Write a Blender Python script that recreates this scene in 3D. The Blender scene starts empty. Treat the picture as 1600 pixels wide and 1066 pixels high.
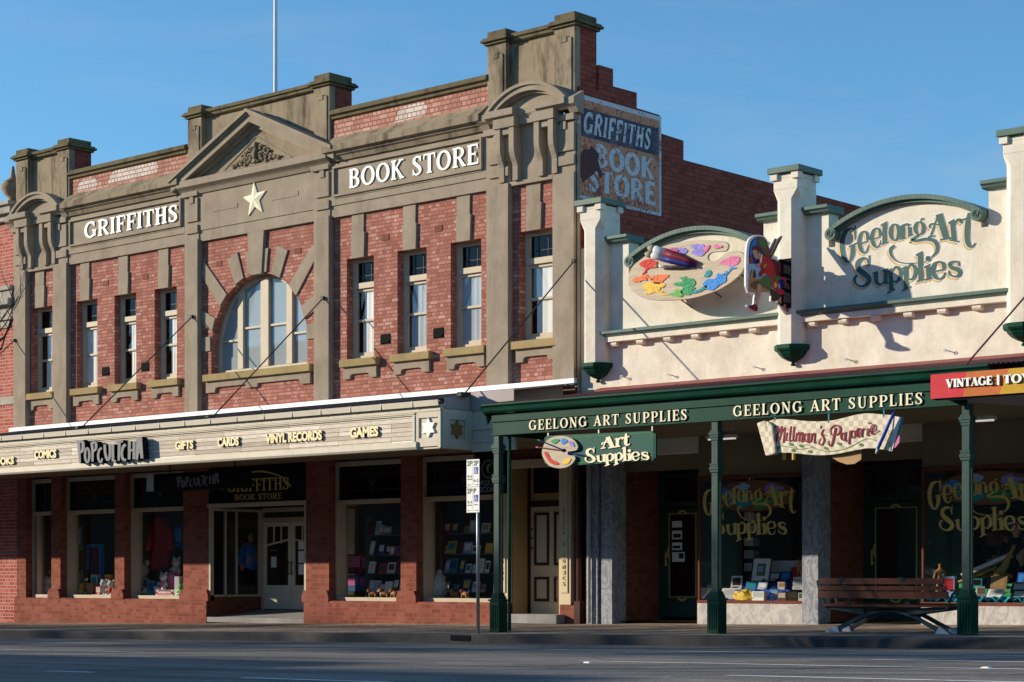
import bpy, bmesh, math, random
from mathutils import Vector, Matrix
R = math.radians
random.seed(7)
S = bpy.context.scene
COL = S.collection

# ------------------------------------------------------------------ camera, sky, sun, exposure
FPX, CXP, YH, DIST, CAMH = 3081.0, 800.0, 904.0, 28.05, 0.77      # calibrated from the photograph (1600 px wide)
CA = 3440 / math.hypot(3440, FPX); SA = FPX / math.hypot(3440, FPX)
cam = bpy.data.cameras.new('camera'); camo = bpy.data.objects.new('camera', cam); COL.objects.link(camo)
camo.location = (0, -DIST, CAMH); camo.rotation_euler = (R(90), 0, math.asin(SA))
cam.sensor_width = 36; cam.lens = FPX / 1600 * 36; cam.shift_y = (YH - 533) / 1600; cam.clip_start = .1; cam.clip_end = 2000
S.camera = camo

SUN_A, SUN_E = 1.52, 0.53           # light travels +x * SUN_A per metre towards the facade, falls SUN_E
sun_el = math.atan2(SUN_E, math.hypot(SUN_A, 1)); 
W_ = bpy.data.worlds.new('World'); S.world = W_; W_.use_nodes = True
wn = W_.node_tree.nodes; wl = W_.node_tree.links
sky = wn.new('ShaderNodeTexSky'); sky.sky_type = 'NISHITA'; sky.sun_disc = False
sky.sun_elevation = sun_el; sky.sun_rotation = math.atan2(-SUN_A, -1) % (2 * math.pi)
sky.altitude = 0; sky.air_density = 1.0; sky.dust_density = 0.0; sky.ozone_density = 5.0
stint = wn.new('ShaderNodeMix'); stint.data_type = 'RGBA'; stint.blend_type = 'MULTIPLY'; stint.inputs['Factor'].default_value = 1
stin = [i for i in stint.inputs if i.type == 'RGBA']; stin[1].default_value = (.84, 1.06, 1.04, 1); wl.new(sky.outputs[0], stin[0])
wco = wn.new('ShaderNodeTexCoord'); wmp = wn.new('ShaderNodeMapping'); wmp.inputs['Scale'].default_value = (3, 3, 9); wmp.inputs['Rotation'].default_value = (.25, .1, 0); wl.new(wco.outputs['Generated'], wmp.inputs[0])
wno = wn.new('ShaderNodeTexNoise'); wno.inputs['Scale'].default_value = 1.6; wno.inputs['Detail'].default_value = 7; wno.inputs['Roughness'].default_value = .62; wno.inputs['Distortion'].default_value = .6; wl.new(wmp.outputs[0], wno.inputs['Vector'])
wra = wn.new('ShaderNodeValToRGB'); wra.color_ramp.elements[0].position = .44; wra.color_ramp.elements[0].color = (0, 0, 0, 1); wra.color_ramp.elements[1].position = .78; wra.color_ramp.elements[1].color = (.30, .30, .30, 1); wl.new(wno.outputs[0], wra.inputs[0])
wmx = wn.new('ShaderNodeMix'); wmx.data_type = 'RGBA'; wmi = [i for i in wmx.inputs if i.type == 'RGBA']; wmi[1].default_value = (2.5, 3.0, 3.6, 1); wl.new(wra.outputs[0], wmx.inputs['Factor']); wl.new([o for o in stint.outputs if o.type == 'RGBA'][0], wmi[0])
wl.new([o for o in wmx.outputs if o.type == 'RGBA'][0], wn['Background'].inputs[0]); wn['Background'].inputs[1].default_value = 0.125
sl = bpy.data.lights.new('sun', 'SUN'); so = bpy.data.objects.new('sun', sl); COL.objects.link(so)
sl.energy = 4.6; sl.angle = R(0.5); sl.color = (1.0, 0.87, 0.69)
so.rotation_euler = Vector((SUN_A, 1, -SUN_E)).to_track_quat('-Z', 'Y').to_euler()
S.view_settings.view_transform = 'Standard'; S.view_settings.look = 'None'; S.view_settings.gamma = 1
S.view_settings.exposure = 0.5

# ------------------------------------------------------------------ pixel of the photograph -> point on a plane of the place
def W(px, py=YH, d=0.0):                      # plane parallel to the facades, d metres in front of them
    xp = (px - CXP) / FPX; k = (DIST - d) / (CA + SA * xp)
    return Vector((k * (-SA + CA * xp), -d, CAMH + k * (YH - py) / FPX))
def WX(px, py, u):                            # plane square to the facades at x = u
    xp = (px - CXP) / FPX; k = u / (-SA + CA * xp)
    return Vector((u, k * (CA + SA * xp) - DIST, CAMH + k * (YH - py) / FPX))
def gz(u, d):                                 # street level (it rises to the right, falls to the kerb)
    return .0136 * (u + 24.3) - .043 * max(0, min(d, 4.25))
ROADZ = lambda u: .0136 * (u + 24.3) - .043 * 4.25 - .145

# ------------------------------------------------------------------ materials
MATS = {}
def newmat(name):
    m = bpy.data.materials.new(name); m.use_nodes = True; MATS[name] = m
    nt = m.node_tree; p = nt.nodes['Principled BSDF']
    return m, nt.nodes, nt.links, p
def ramp(N, stops):
    r = N.new('ShaderNodeValToRGB'); e = r.color_ramp.elements
    while len(e) < len(stops): e.new(.5)
    for i, (pos, c) in enumerate(stops):
        e[i].position = pos; e[i].color = (c[0], c[1], c[2], 1) if hasattr(c, '__len__') else (c, c, c, 1)
    return r
def noise(N, L, co, scale, detail=4, rough=.6, dist=0):
    n = N.new('ShaderNodeTexNoise'); n.inputs['Scale'].default_value = scale; n.inputs['Detail'].default_value = detail
    n.inputs['Roughness'].default_value = rough; n.inputs['Distortion'].default_value = dist
    if co is not None: L.new(co, n.inputs['Vector'])
    return n
def mix(N, L, fac, a, b, mode='MIX'):
    m = N.new('ShaderNodeMix'); m.data_type = 'RGBA'; m.blend_type = mode
    for sock, v in ((m.inputs['Factor'], fac), (m.inputs['A'], a), (m.inputs['B'], b)):
        if isinstance(v, (int, float)): sock.default_value = v if sock.name == 'Factor' else (v, v, v, 1)
        elif isinstance(v, tuple): sock.default_value = (v[0], v[1], v[2], 1)
        else: L.new(v, sock)
    return [o for o in m.outputs if o.type == 'RGBA'][0]
def ob_co(N): return N.new('ShaderNodeTexCoord').outputs['Object']
def mapping(N, L, co, scale):
    m = N.new('ShaderNodeMapping'); m.inputs['Scale'].default_value = scale; L.new(co, m.inputs['Vector']); return m.outputs[0]
def bump(N, L, p, h, strength, dist=.01):
    b = N.new('ShaderNodeBump'); b.inputs['Strength'].default_value = strength; b.inputs['Distance'].default_value = dist
    L.new(h, b.inputs['Height']); L.new(b.outputs[0], p.inputs['Normal'])
def paint(name, col, rough=.5, var=.12, scale=3.0, dirt=None, bumps=.0, metal=0.0, streak=False, spec=.15, fine=0.0):
    m, N, L, p = newmat(name); co = ob_co(N)
    c2 = mapping(N, L, co, (1, 1, .25)) if streak else co
    n = noise(N, L, c2, scale, 6, .65)
    dk = tuple(v * (1 - var) for v in col); lt = tuple(min(1, v * (1 + var * .7)) for v in col)
    r = ramp(N, [(.3, dk), (.7, lt)]); L.new(n.outputs['Fac'], r.inputs[0]); out = r.outputs[0]
    if dirt:
        dc, amt, sc = dirt
        n2 = noise(N, L, mapping(N, L, co, (1, 1, .35)), sc, 8, .7, .3); r2 = ramp(N, [(.52, 0), (.72, amt)])
        L.new(n2.outputs['Fac'], r2.inputs[0]); out = mix(N, L, r2.outputs[0], out, dc)
    L.new(out, p.inputs['Base Color']); p.inputs['Roughness'].default_value = rough; p.inputs['Metallic'].default_value = metal
    p.inputs['Specular IOR Level'].default_value = spec
    if bumps: 
        n3 = noise(N, L, co, 28, 6, .7); bump(N, L, p, n3.outputs['Fac'], bumps, .012)
    return m
def wall_uv(N, L):
    co = ob_co(N); s = N.new('ShaderNodeSeparateXYZ'); L.new(co, s.inputs[0])
    a = N.new('ShaderNodeMath'); a.operation = 'ADD'; L.new(s.outputs[0], a.inputs[0]); L.new(s.outputs[1], a.inputs[1])
    c = N.new('ShaderNodeCombineXYZ'); L.new(a.outputs[0], c.inputs[0]); L.new(s.outputs[2], c.inputs[1])
    return co, c.outputs[0]
def brick(name, c1, c2, c3, mortar, bw=.235, rh=.086, ms=.007, pale=.25, palecol=(.5, .3, .24), rough=.8, squash=.5, bmp=.6, grime=None):
    m, N, L, p = newmat(name); co, uv = wall_uv(N, L)
    b = N.new('ShaderNodeTexBrick'); L.new(uv, b.inputs['Vector']); b.squash = squash; b.squash_frequency = 2; b.offset = .5
    b.inputs['Scale'].default_value = 1; b.inputs['Brick Width'].default_value = bw; b.inputs['Row Height'].default_value = rh
    b.inputs['Mortar Size'].default_value = ms; b.inputs['Mortar Smooth'].default_value = .25; b.inputs['Bias'].default_value = -.1
    b.inputs['Color1'].default_value = (0, 0, 0, 1); b.inputs['Color2'].default_value = (1, 1, 1, 1); b.inputs['Mortar'].default_value = (.5, .5, .5, 1)
    rr = ramp(N, [(.0, c1), (.45, c2), (1 - pale, c3), (1.0, palecol)]); L.new(b.outputs['Color'], rr.inputs[0])
    n = noise(N, L, co, 1.3, 5, .6); r2 = ramp(N, [(.35, .84), (.68, 1.12)]); L.new(n.outputs['Fac'], r2.inputs[0])
    bc = mix(N, L, 1.0, rr.outputs[0], r2.outputs[0], 'MULTIPLY')
    n4 = noise(N, L, co, 22, 4, .7); r4 = ramp(N, [(.3, .86), (.7, 1.1)]); L.new(n4.outputs['Fac'], r4.inputs[0])
    bc = mix(N, L, 1.0, bc, r4.outputs[0], 'MULTIPLY')
    out = mix(N, L, b.outputs['Fac'], bc, mortar)
    if grime:
        n5 = noise(N, L, mapping(N, L, co, (1, 1, .5)), grime[1], 7, .7); r5 = ramp(N, [(.5, 0), (.7, grime[2])]); L.new(n5.outputs['Fac'], r5.inputs[0])
        out = mix(N, L, r5.outputs[0], out, grime[0])
    L.new(out, p.inputs['Base Color']); p.inputs['Roughness'].default_value = rough; p.inputs['Specular IOR Level'].default_value = .05
    inv = N.new('ShaderNodeMath'); inv.operation = 'SUBTRACT'; inv.inputs[0].default_value = 1; L.new(b.outputs['Fac'], inv.inputs[1])
    ad = N.new('ShaderNodeMath'); ad.operation = 'MULTIPLY_ADD'; L.new(n4.outputs['Fac'], ad.inputs[0]); ad.inputs[1].default_value = .35; L.new(inv.outputs[0], ad.inputs[2])
    bump(N, L, p, ad.outputs[0], bmp, .008)
    return m
def glassmat(name, tint=(1, 1, 1), rough=0.0, refl=1.0):
    m, N, L, p = newmat(name); N.remove(p); out = N['Material Output']
    t = N.new('ShaderNodeBsdfTransparent'); t.inputs[0].default_value = (*tint, 1)
    g = N.new('ShaderNodeBsdfGlossy'); g.inputs['Roughness'].default_value = rough; g.inputs[0].default_value = (1, 1, 1, 1)
    lw = N.new('ShaderNodeLayerWeight'); lw.inputs[0].default_value = .5
    pw = N.new('ShaderNodeMath'); pw.operation = 'POWER'; pw.inputs[1].default_value = 5; L.new(lw.outputs['Facing'], pw.inputs[0])
    mm = N.new('ShaderNodeMath'); mm.operation = 'MULTIPLY_ADD'; mm.inputs[1].default_value = .9; mm.inputs[2].default_value = .035 * refl; L.new(pw.outputs[0], mm.inputs[0])
    x = N.new('ShaderNodeMixShader'); L.new(mm.outputs[0], x.inputs[0]); L.new(t.outputs[0], x.inputs[1]); L.new(g.outputs[0], x.inputs[2]); L.new(x.outputs[0], out.inputs[0])
    return m
def emis(name, col, st):
    m, N, L, p = newmat(name); p.inputs['Base Color'].default_value = (.8, .8, .8, 1)
    p.inputs['Emission Color'].default_value = (*col, 1); p.inputs['Emission Strength'].default_value = st; return m

brick('front brick', (.335, .118, .088), (.415, .168, .128), (.48, .22, .175), (.19, .10, .078), bw=.215, rh=.0765, ms=.008, pale=.22, palecol=(.57, .38, .315), grime=((.30, .16, .12), .7, .35))
brick('parapet brick', (.42, .18, .135), (.49, .23, .175), (.54, .29, .23), (.15, .10, .085), ms=.010, pale=.2, palecol=(.62, .44, .37), bw=.25, rh=.098)
brick('faded parapet brick', (.60, .47, .42), (.68, .57, .52), (.66, .54, .49), (.2, .15, .12), ms=.009, pale=.3, palecol=(.66, .58, .52), bw=.25, rh=.098)
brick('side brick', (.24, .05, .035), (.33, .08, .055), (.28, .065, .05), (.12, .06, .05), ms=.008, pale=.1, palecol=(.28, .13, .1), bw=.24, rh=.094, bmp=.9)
brick('shop brick', (.215, .06, .041), (.275, .085, .06), (.30, .10, .072), (.22, .13, .10), pale=.08, palecol=(.46, .22, .16), ms=.005)
brick('brown brick', (.17, .055, .035), (.24, .08, .05), (.21, .075, .05), (.10, .06, .045), pale=.05, ms=.007)
brick('neighbour brick', (.33, .07, .05), (.42, .11, .08), (.45, .14, .10), (.5, .42, .38), pale=.1, ms=.006)
def stucco(name, col, stain, amt, sc=1.6, dark2=None):
    m, N, L, p = newmat(name); co = ob_co(N)
    n = noise(N, L, co, 2.2, 7, .65); r = ramp(N, [(.3, tuple(v * .84 for v in col)), (.7, tuple(v * 1.12 for v in col))]); L.new(n.outputs['Fac'], r.inputs[0])
    n2 = noise(N, L, mapping(N, L, co, (1, 1, .3)), sc, 9, .72, .4); r2 = ramp(N, [(.5, 0), (.68, amt)]); L.new(n2.outputs['Fac'], r2.inputs[0])
    out = mix(N, L, r2.outputs[0], r.outputs[0], stain)
    n5 = noise(N, L, mapping(N, L, co, (1, 1, .12)), 9, 6, .7); r5 = ramp(N, [(.58, 0), (.8, amt * .6)]); L.new(n5.outputs['Fac'], r5.inputs[0])
    out = mix(N, L, r5.outputs[0], out, tuple(v * .5 for v in stain))
    n3 = noise(N, L, co, 45, 5, .75); r3 = ramp(N, [(.3, .88), (.7, 1.08)]); L.new(n3.outputs['Fac'], r3.inputs[0])
    out = mix(N, L, 1.0, out, r3.outputs[0], 'MULTIPLY')
    L.new(out, p.inputs['Base Color']); p.inputs['Roughness'].default_value = .9; p.inputs['Specular IOR Level'].default_value = .05
    bump(N, L, p, n3.outputs['Fac'], .35, .006); return m
stucco('stucco', (.33, .275, .212), (.19, .155, .11), .5)
stucco('weathered stucco', (.29, .235, .165), (.06, .052, .04), .95, 2.0)
stucco('lichen stucco', (.15, .125, .075), (.04, .035, .025), .9, 3.0)
stucco('ochre sill', (.36, .275, .135), (.2, .16, .09), .5, 3)
stucco('white render', (.73, .685, .58), (.50, .43, .33), .5, 1.6)
stucco('pale stone', (.42, .38, .32), (.2, .18, .15), .6, 2)
paint('cream joinery', (.50, .43, .32), .5, .1, 4)
paint('cream fascia', (.56, .51, .41), .5, .08, 2, dirt=((.3, .26, .2), .35, 3))
paint('pale door', (.72, .64, .50), .45, .06, 3)
paint('cream door', (.60, .50, .33), .45, .06, 3)
paint('ochre wall', (.38, .27, .13), .6, .1, 3)
paint('brown trim', (.06, .022, .016), .4, .2, 5)
paint('white flashing', (.86, .86, .86), .35, .06, 2, dirt=((.5, .5, .5), .3, 3))
paint('roof iron', (.13, .11, .105), .55, .2, 2, dirt=((.2, .17, .15), .5, 3))
paint('grey sheet', (.36, .31, .31), .5, .12, 1.5, dirt=((.25, .2, .2), .4, 2))
paint('red iron', (.28, .075, .065), .5, .15, 3)
paint('coping green', (.10, .165, .14), .45, .2, 3, dirt=((.17, .2, .17), .45, 4))
paint('dark green', (.004, .05, .031), .5, .3, 2, dirt=((.015, .068, .046), .45, 5), streak=True, spec=.1)
paint('post green', (.036, .075, .064), .4, .25, 3, dirt=((.075, .11, .095), .5, 8))
paint('door green', (.025, .06, .048), .35, .2, 3)
paint('sign green', (.008, .082, .062), .4, .1, 2)
paint('gold', (.62, .46, .13), .35, .1, 5)
paint('pale gold', (.50, .40, .24), .5, .1, 5)
paint('dim gold', (.62, .48, .14), .45, .15, 5)
paint('cream letter', (.86, .78, .55), .4, .05, 5)
paint('white letter', (.88, .86, .80), .4, .04, 5)
paint('star white', (.9, .88, .82), .3, .04, 5)
paint('star brown', (.25, .15, .04), .4, .15, 6)
paint('yellow letter', (.84, .74, .44), .45, .08, 5)
paint('letter edge', (.10, .07, .02), .5, .1, 5)
paint('grey letter', (.20, .205, .215), .6, .15, 8)
paint('black', (.012, .012, .013), .8, .2, 5, spec=.03)
paint('charcoal', (.035, .035, .04), .5, .2, 5)
paint('letter green', (.055, .12, .11), .55, .14, 6)
paint('tan shadow', (.60, .42, .20), .6, .12, 6)
paint('wall lettering red', (.27, .018, .026), .5, .1, 5)
paint('white paint', (.8, .8, .78), .5, .05, 5)
paint('steel', (.32, .33, .34), .4, .12, 6, metal=.6)
paint('dark iron', (.035, .033, .03), .55, .2, 9)
paint('terracotta', (.16, .04, .025), .7, .2, 9)
paint('bench timber', (.19, .062, .036), .5, .25, 5, dirt=((.09, .035, .025), .5, 6))
paint('bench iron', (.075, .10, .10), .45, .2, 6)
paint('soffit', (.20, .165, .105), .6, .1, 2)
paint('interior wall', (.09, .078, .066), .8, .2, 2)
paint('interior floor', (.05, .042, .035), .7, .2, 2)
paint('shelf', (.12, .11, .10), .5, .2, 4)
paint('blind', (.78, .78, .76), .8, .05, 2)
paint('grey blind', (.62, .62, .60), .8, .06, 1.2)
paint('blue curtain', (.42, .47, .52), .8, .08, 2)
paint('unlit room maroon', (.10, .03, .035), .8, .2, 2)
paint('concrete', (.30, .30, .29), .85, .15, 5, bumps=.3)
glassmat('glass', (.98, .985, .98)); glassmat('leaded glass', (.25, .28, .3), .08)
glassmat('wavy glass', (.85, .88, .9), .02, 1.6)
emis('tube light', (1, .95, .85), .35)
# weathered boards of the awning fascia
m, N, L, p = newmat('fascia boards'); co, uv = wall_uv(N, L)
b = N.new('ShaderNodeTexBrick'); L.new(uv, b.inputs['Vector']); b.offset = .37; b.offset_frequency = 3
for k, v in (('Scale', 1), ('Brick Width', 1.35), ('Row Height', .0775), ('Mortar Size', .004), ('Mortar Smooth', .1), ('Bias', 0)): b.inputs[k].default_value = v
b.inputs['Color1'].default_value = (0, 0, 0, 1); b.inputs['Color2'].default_value = (1, 1, 1, 1)
r = ramp(N, [(0, (.44, .38, .31)), (.4, (.60, .525, .43)), (.75, (.70, .62, .52)), (1, (.80, .74, .65))]); L.new(b.outputs[0], r.inputs[0])
g = noise(N, L, mapping(N, L, co, (2.5, 2.5, 22)), 2, 8, .7, .5); r2 = ramp(N, [(.3, .72), (.6, 1.08)]); L.new(g.outputs['Fac'], r2.inputs[0])
o = mix(N, L, 1.0, r.outputs[0], r2.outputs[0], 'MULTIPLY'); o = mix(N, L, b.outputs['Fac'], o, (.08, .06, .045))
L.new(o, p.inputs['Base Color']); p.inputs['Roughness'].default_value = .8; p.inputs['Specular IOR Level'].default_value = .1
# old painted advertisement on the side wall
def worn(name, col, under=(.17, .055, .045), amt=.5, sc=16):
    m, N, L, p = newmat(name); co = ob_co(N); n = noise(N, L, co, sc, 8, .75, .3); n2 = noise(N, L, co, 2.2, 5, .6)
    a = N.new('ShaderNodeMath'); a.operation = 'MULTIPLY_ADD'; L.new(n2.outputs['Fac'], a.inputs[0]); a.inputs[1].default_value = .5; L.new(n.outputs['Fac'], a.inputs[2])
    r = ramp(N, [(amt + .24, 0), (amt + .34, 1)]); L.new(a.outputs[0], r.inputs[0])
    r3 = ramp(N, [(.3, tuple(v * .8 for v in col)), (.7, tuple(v * 1.15 for v in col))]); L.new(n2.outputs['Fac'], r3.inputs[0])
    o = mix(N, L, r.outputs[0], r3.outputs[0], under); L.new(o, p.inputs['Base Color']); p.inputs['Roughness'].default_value = .85
worn('worn ochre', (.62, .27, .155), (.26, .065, .05), amt=.495); worn('worn navy', (.045, .05, .085), (.16, .14, .15), amt=.525, sc=20)
worn('worn white', (.62, .62, .66), (.14, .09, .10), amt=.522, sc=22); worn('bare patch', (.10, .03, .03), amt=.7)
# stone
def marble(name, c, vein, sc=4.0):
    m, N, L, p = newmat(name); co = ob_co(N); mc = mapping(N, L, co, (1.4, 1.4, .8))
    n = noise(N, L, mc, sc, 9, .6, 1.6); r = ramp(N, [(.42, 0), (.495, .75), (.51, .75), (.57, 0)]); L.new(n.outputs['Fac'], r.inputs[0])
    n2 = noise(N, L, mc, sc * 3, 8, .7, .8); r2 = ramp(N, [(.3, tuple(v * .78 for v in c)), (.7, tuple(v * 1.2 for v in c))]); L.new(n2.outputs['Fac'], r2.inputs[0])
    L.new(mix(N, L, r.outputs[0], r2.outputs[0], vein), p.inputs['Base Color']); p.inputs['Roughness'].default_value = .3; p.inputs['Specular IOR Level'].default_value = .25
marble('blue marble', (.20, .215, .25), (.40, .41, .44)); marble('pale marble', (.40, .385, .375), (.60, .57, .53), 2.2)
# street
m, N, L, p = newmat('asphalt'); co = ob_co(N)
n = noise(N, L, co, 38, 4, .85); n2 = noise(N, L, mapping(N, L, co, (.10, 1.1, 1)), 1.6, 6, .6); n3 = noise(N, L, mapping(N, L, co, (.5, 1, 1)), .55, 3, .5)
r = ramp(N, [(.32, .085), (.5, .20), (.68, .42)]); L.new(n.outputs['Fac'], r.inputs[0]); r2 = ramp(N, [(.35, .72), (.65, 1.18)]); L.new(n2.outputs['Fac'], r2.inputs[0])
o = mix(N, L, 1.0, r.outputs[0], r2.outputs[0], 'MULTIPLY'); o = mix(N, L, 1.0, o, (1.12, 1.0, .88), 'MULTIPLY')
r3 = ramp(N, [(.56, 0), (.58, .4)]); L.new(n3.outputs['Fac'], r3.inputs[0]); o = mix(N, L, r3.outputs[0], o, (.10, .095, .09))
vo = N.new('ShaderNodeTexVoronoi'); vo.feature = 'DISTANCE_TO_EDGE'; vo.inputs['Scale'].default_value = .35; L.new(mix(N, L, .12, co, n2.outputs['Color']), vo.inputs['Vector']); r4 = ramp(N, [(.0, .55), (.006, 0)]); L.new(vo.outputs['Distance'], r4.inputs[0]); o = mix(N, L, r4.outputs[0], o, (.03, .03, .03))
L.new(o, p.inputs['Base Color']); p.inputs['Roughness'].default_value = .85; p.inputs['Specular IOR Level'].default_value = .2; bump(N, L, p, n.outputs['Fac'], .8, .02)
m, N, L, p = newmat('pavers'); co = ob_co(N)
b = N.new('ShaderNodeTexBrick'); L.new(co, b.inputs['Vector'])
for k, v in (('Scale', 1), ('Brick Width', .23), ('Row Height', .115), ('Mortar Size', .006), ('Bias', 0)): b.inputs[k].default_value = v
b.inputs['Color1'].default_value = (.32, .235, .17, 1); b.inputs['Color2'].default_value = (.50, .38, .285, 1); b.inputs['Mortar'].default_value = (.08, .07, .06, 1)
n = noise(N, L, co, 1.4, 7, .7); r = ramp(N, [(.35, .62), (.7, 1.25)]); L.new(n.outputs['Fac'], r.inputs[0])
L.new(mix(N, L, 1.0, b.outputs[0], r.outputs[0], 'MULTIPLY'), p.inputs['Base Color']); p.inputs['Roughness'].default_value = .75; bump(N, L, p, b.outputs['Fac'], -.4, .006)
m, N, L, p = newmat('kerb stone'); co = ob_co(N)
b = N.new('ShaderNodeTexBrick'); L.new(mapping(N, L, co, (1, 0, 0)), b.inputs['Vector'])
for k, v in (('Scale', 1), ('Brick Width', 1.8), ('Row Height', 9), ('Mortar Size', .015), ('Bias', 0)): b.inputs[k].default_value = v
b.inputs['Color1'].default_value = (.24, .235, .225, 1); b.inputs['Color2'].default_value = (.33, .32, .31, 1); b.inputs['Mortar'].default_value = (.05, .05, .05, 1); b.offset = 0
n = noise(N, L, co, 3, 8, .75); r = ramp(N, [(.35, .6), (.7, 1.2)]); L.new(n.outputs['Fac'], r.inputs[0])
L.new(mix(N, L, 1.0, b.outputs[0], r.outputs[0], 'MULTIPLY'), p.inputs['Base Color']); p.inputs['Roughness'].default_value = .85
paint('line paint', (.78, .77, .74), .7, .15, 6, dirt=((.25, .24, .23), .6, 5))
paint('ground earth', (.10, .09, .07), .9, .2, .2)
m, N, L, p = newmat('palette wood'); co = ob_co(N)
n = noise(N, L, mapping(N, L, co, (1.2, 1, 14)), 2.4, 6, .6, .4); r = ramp(N, [(.3, (.33, .26, .17)), (.7, (.50, .42, .30))]); L.new(n.outputs['Fac'], r.inputs[0]); L.new(r.outputs[0], p.inputs['Base Color']); p.inputs['Roughness'].default_value = .6
m, N, L, p = newmat('checked paper'); co = ob_co(N)
ck = N.new('ShaderNodeTexChecker'); ck.inputs['Scale'].default_value = 12.5; co2 = N.new('ShaderNodeSeparateXYZ'); L.new(co, co2.inputs[0]); c3 = N.new('ShaderNodeCombineXYZ'); L.new(co2.outputs[0], c3.inputs[0]); L.new(co2.outputs[2], c3.inputs[1])
L.new(c3.outputs[0], ck.inputs['Vector']); ck.inputs[1].default_value = (.50, .42, .29, 1); ck.inputs[2].default_value = (.66, .60, .47, 1); L.new(ck.outputs[0], p.inputs['Base Color']); p.inputs['Roughness'].default_value = .6
def plain(name, c, rough=.5): return paint(name, c, rough, .1, 8)
for nm, c in dict(red=(.55, .03, .025), orange=(.72, .17, .05), yellow=(.75, .48, .07), green=(.03, .28, .11), lime=(.16, .42, .10), blue=(.03, .23, .62), violet=(.25, .22, .60), purple=(.42, .10, .28), pink=(.62, .17, .33), teal=(.03, .26, .30),
    navy=(.015, .02, .16), maroon=(.16, .015, .03), skin=(.55, .33, .23), hair=(.13, .04, .015), olive=(.07, .06, .03), leafgreen=(.09, .19, .06), brown=(.19, .09, .045), tan=(.42, .26, .12), lightblue=(.30, .45, .66), silver=(.55, .56, .57),
    brush=(.30, .27, .2), signred=(.55, .035, .05), signorange=(.50, .14, .035), signyellow=(.52, .30, .03), pole=(.7, .7, .7), dress=(.35, .012, .02), bluejacket=(.05, .24, .70), cardboard=(.36, .22, .1), satin=(.03, .36, .50), goldcloth=(.62, .42, .05), pearl=(.7, .66, .6),
    blackcloth=(.015, .015, .017), parkgreen=(.01, .10, .04), parkblue=(.015, .06, .38), wood=(.42, .22, .07), plush=(.62, .60, .58), puppy=(.36, .17, .07), bluebox=(.02, .08, .25)).items(): plain(nm, c)
plain('bark', (.07, .055, .045), .9); plain('opposite wall', (.14, .12, .10), .9); plain('leaf', (.035, .06, .02), .8)
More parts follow.
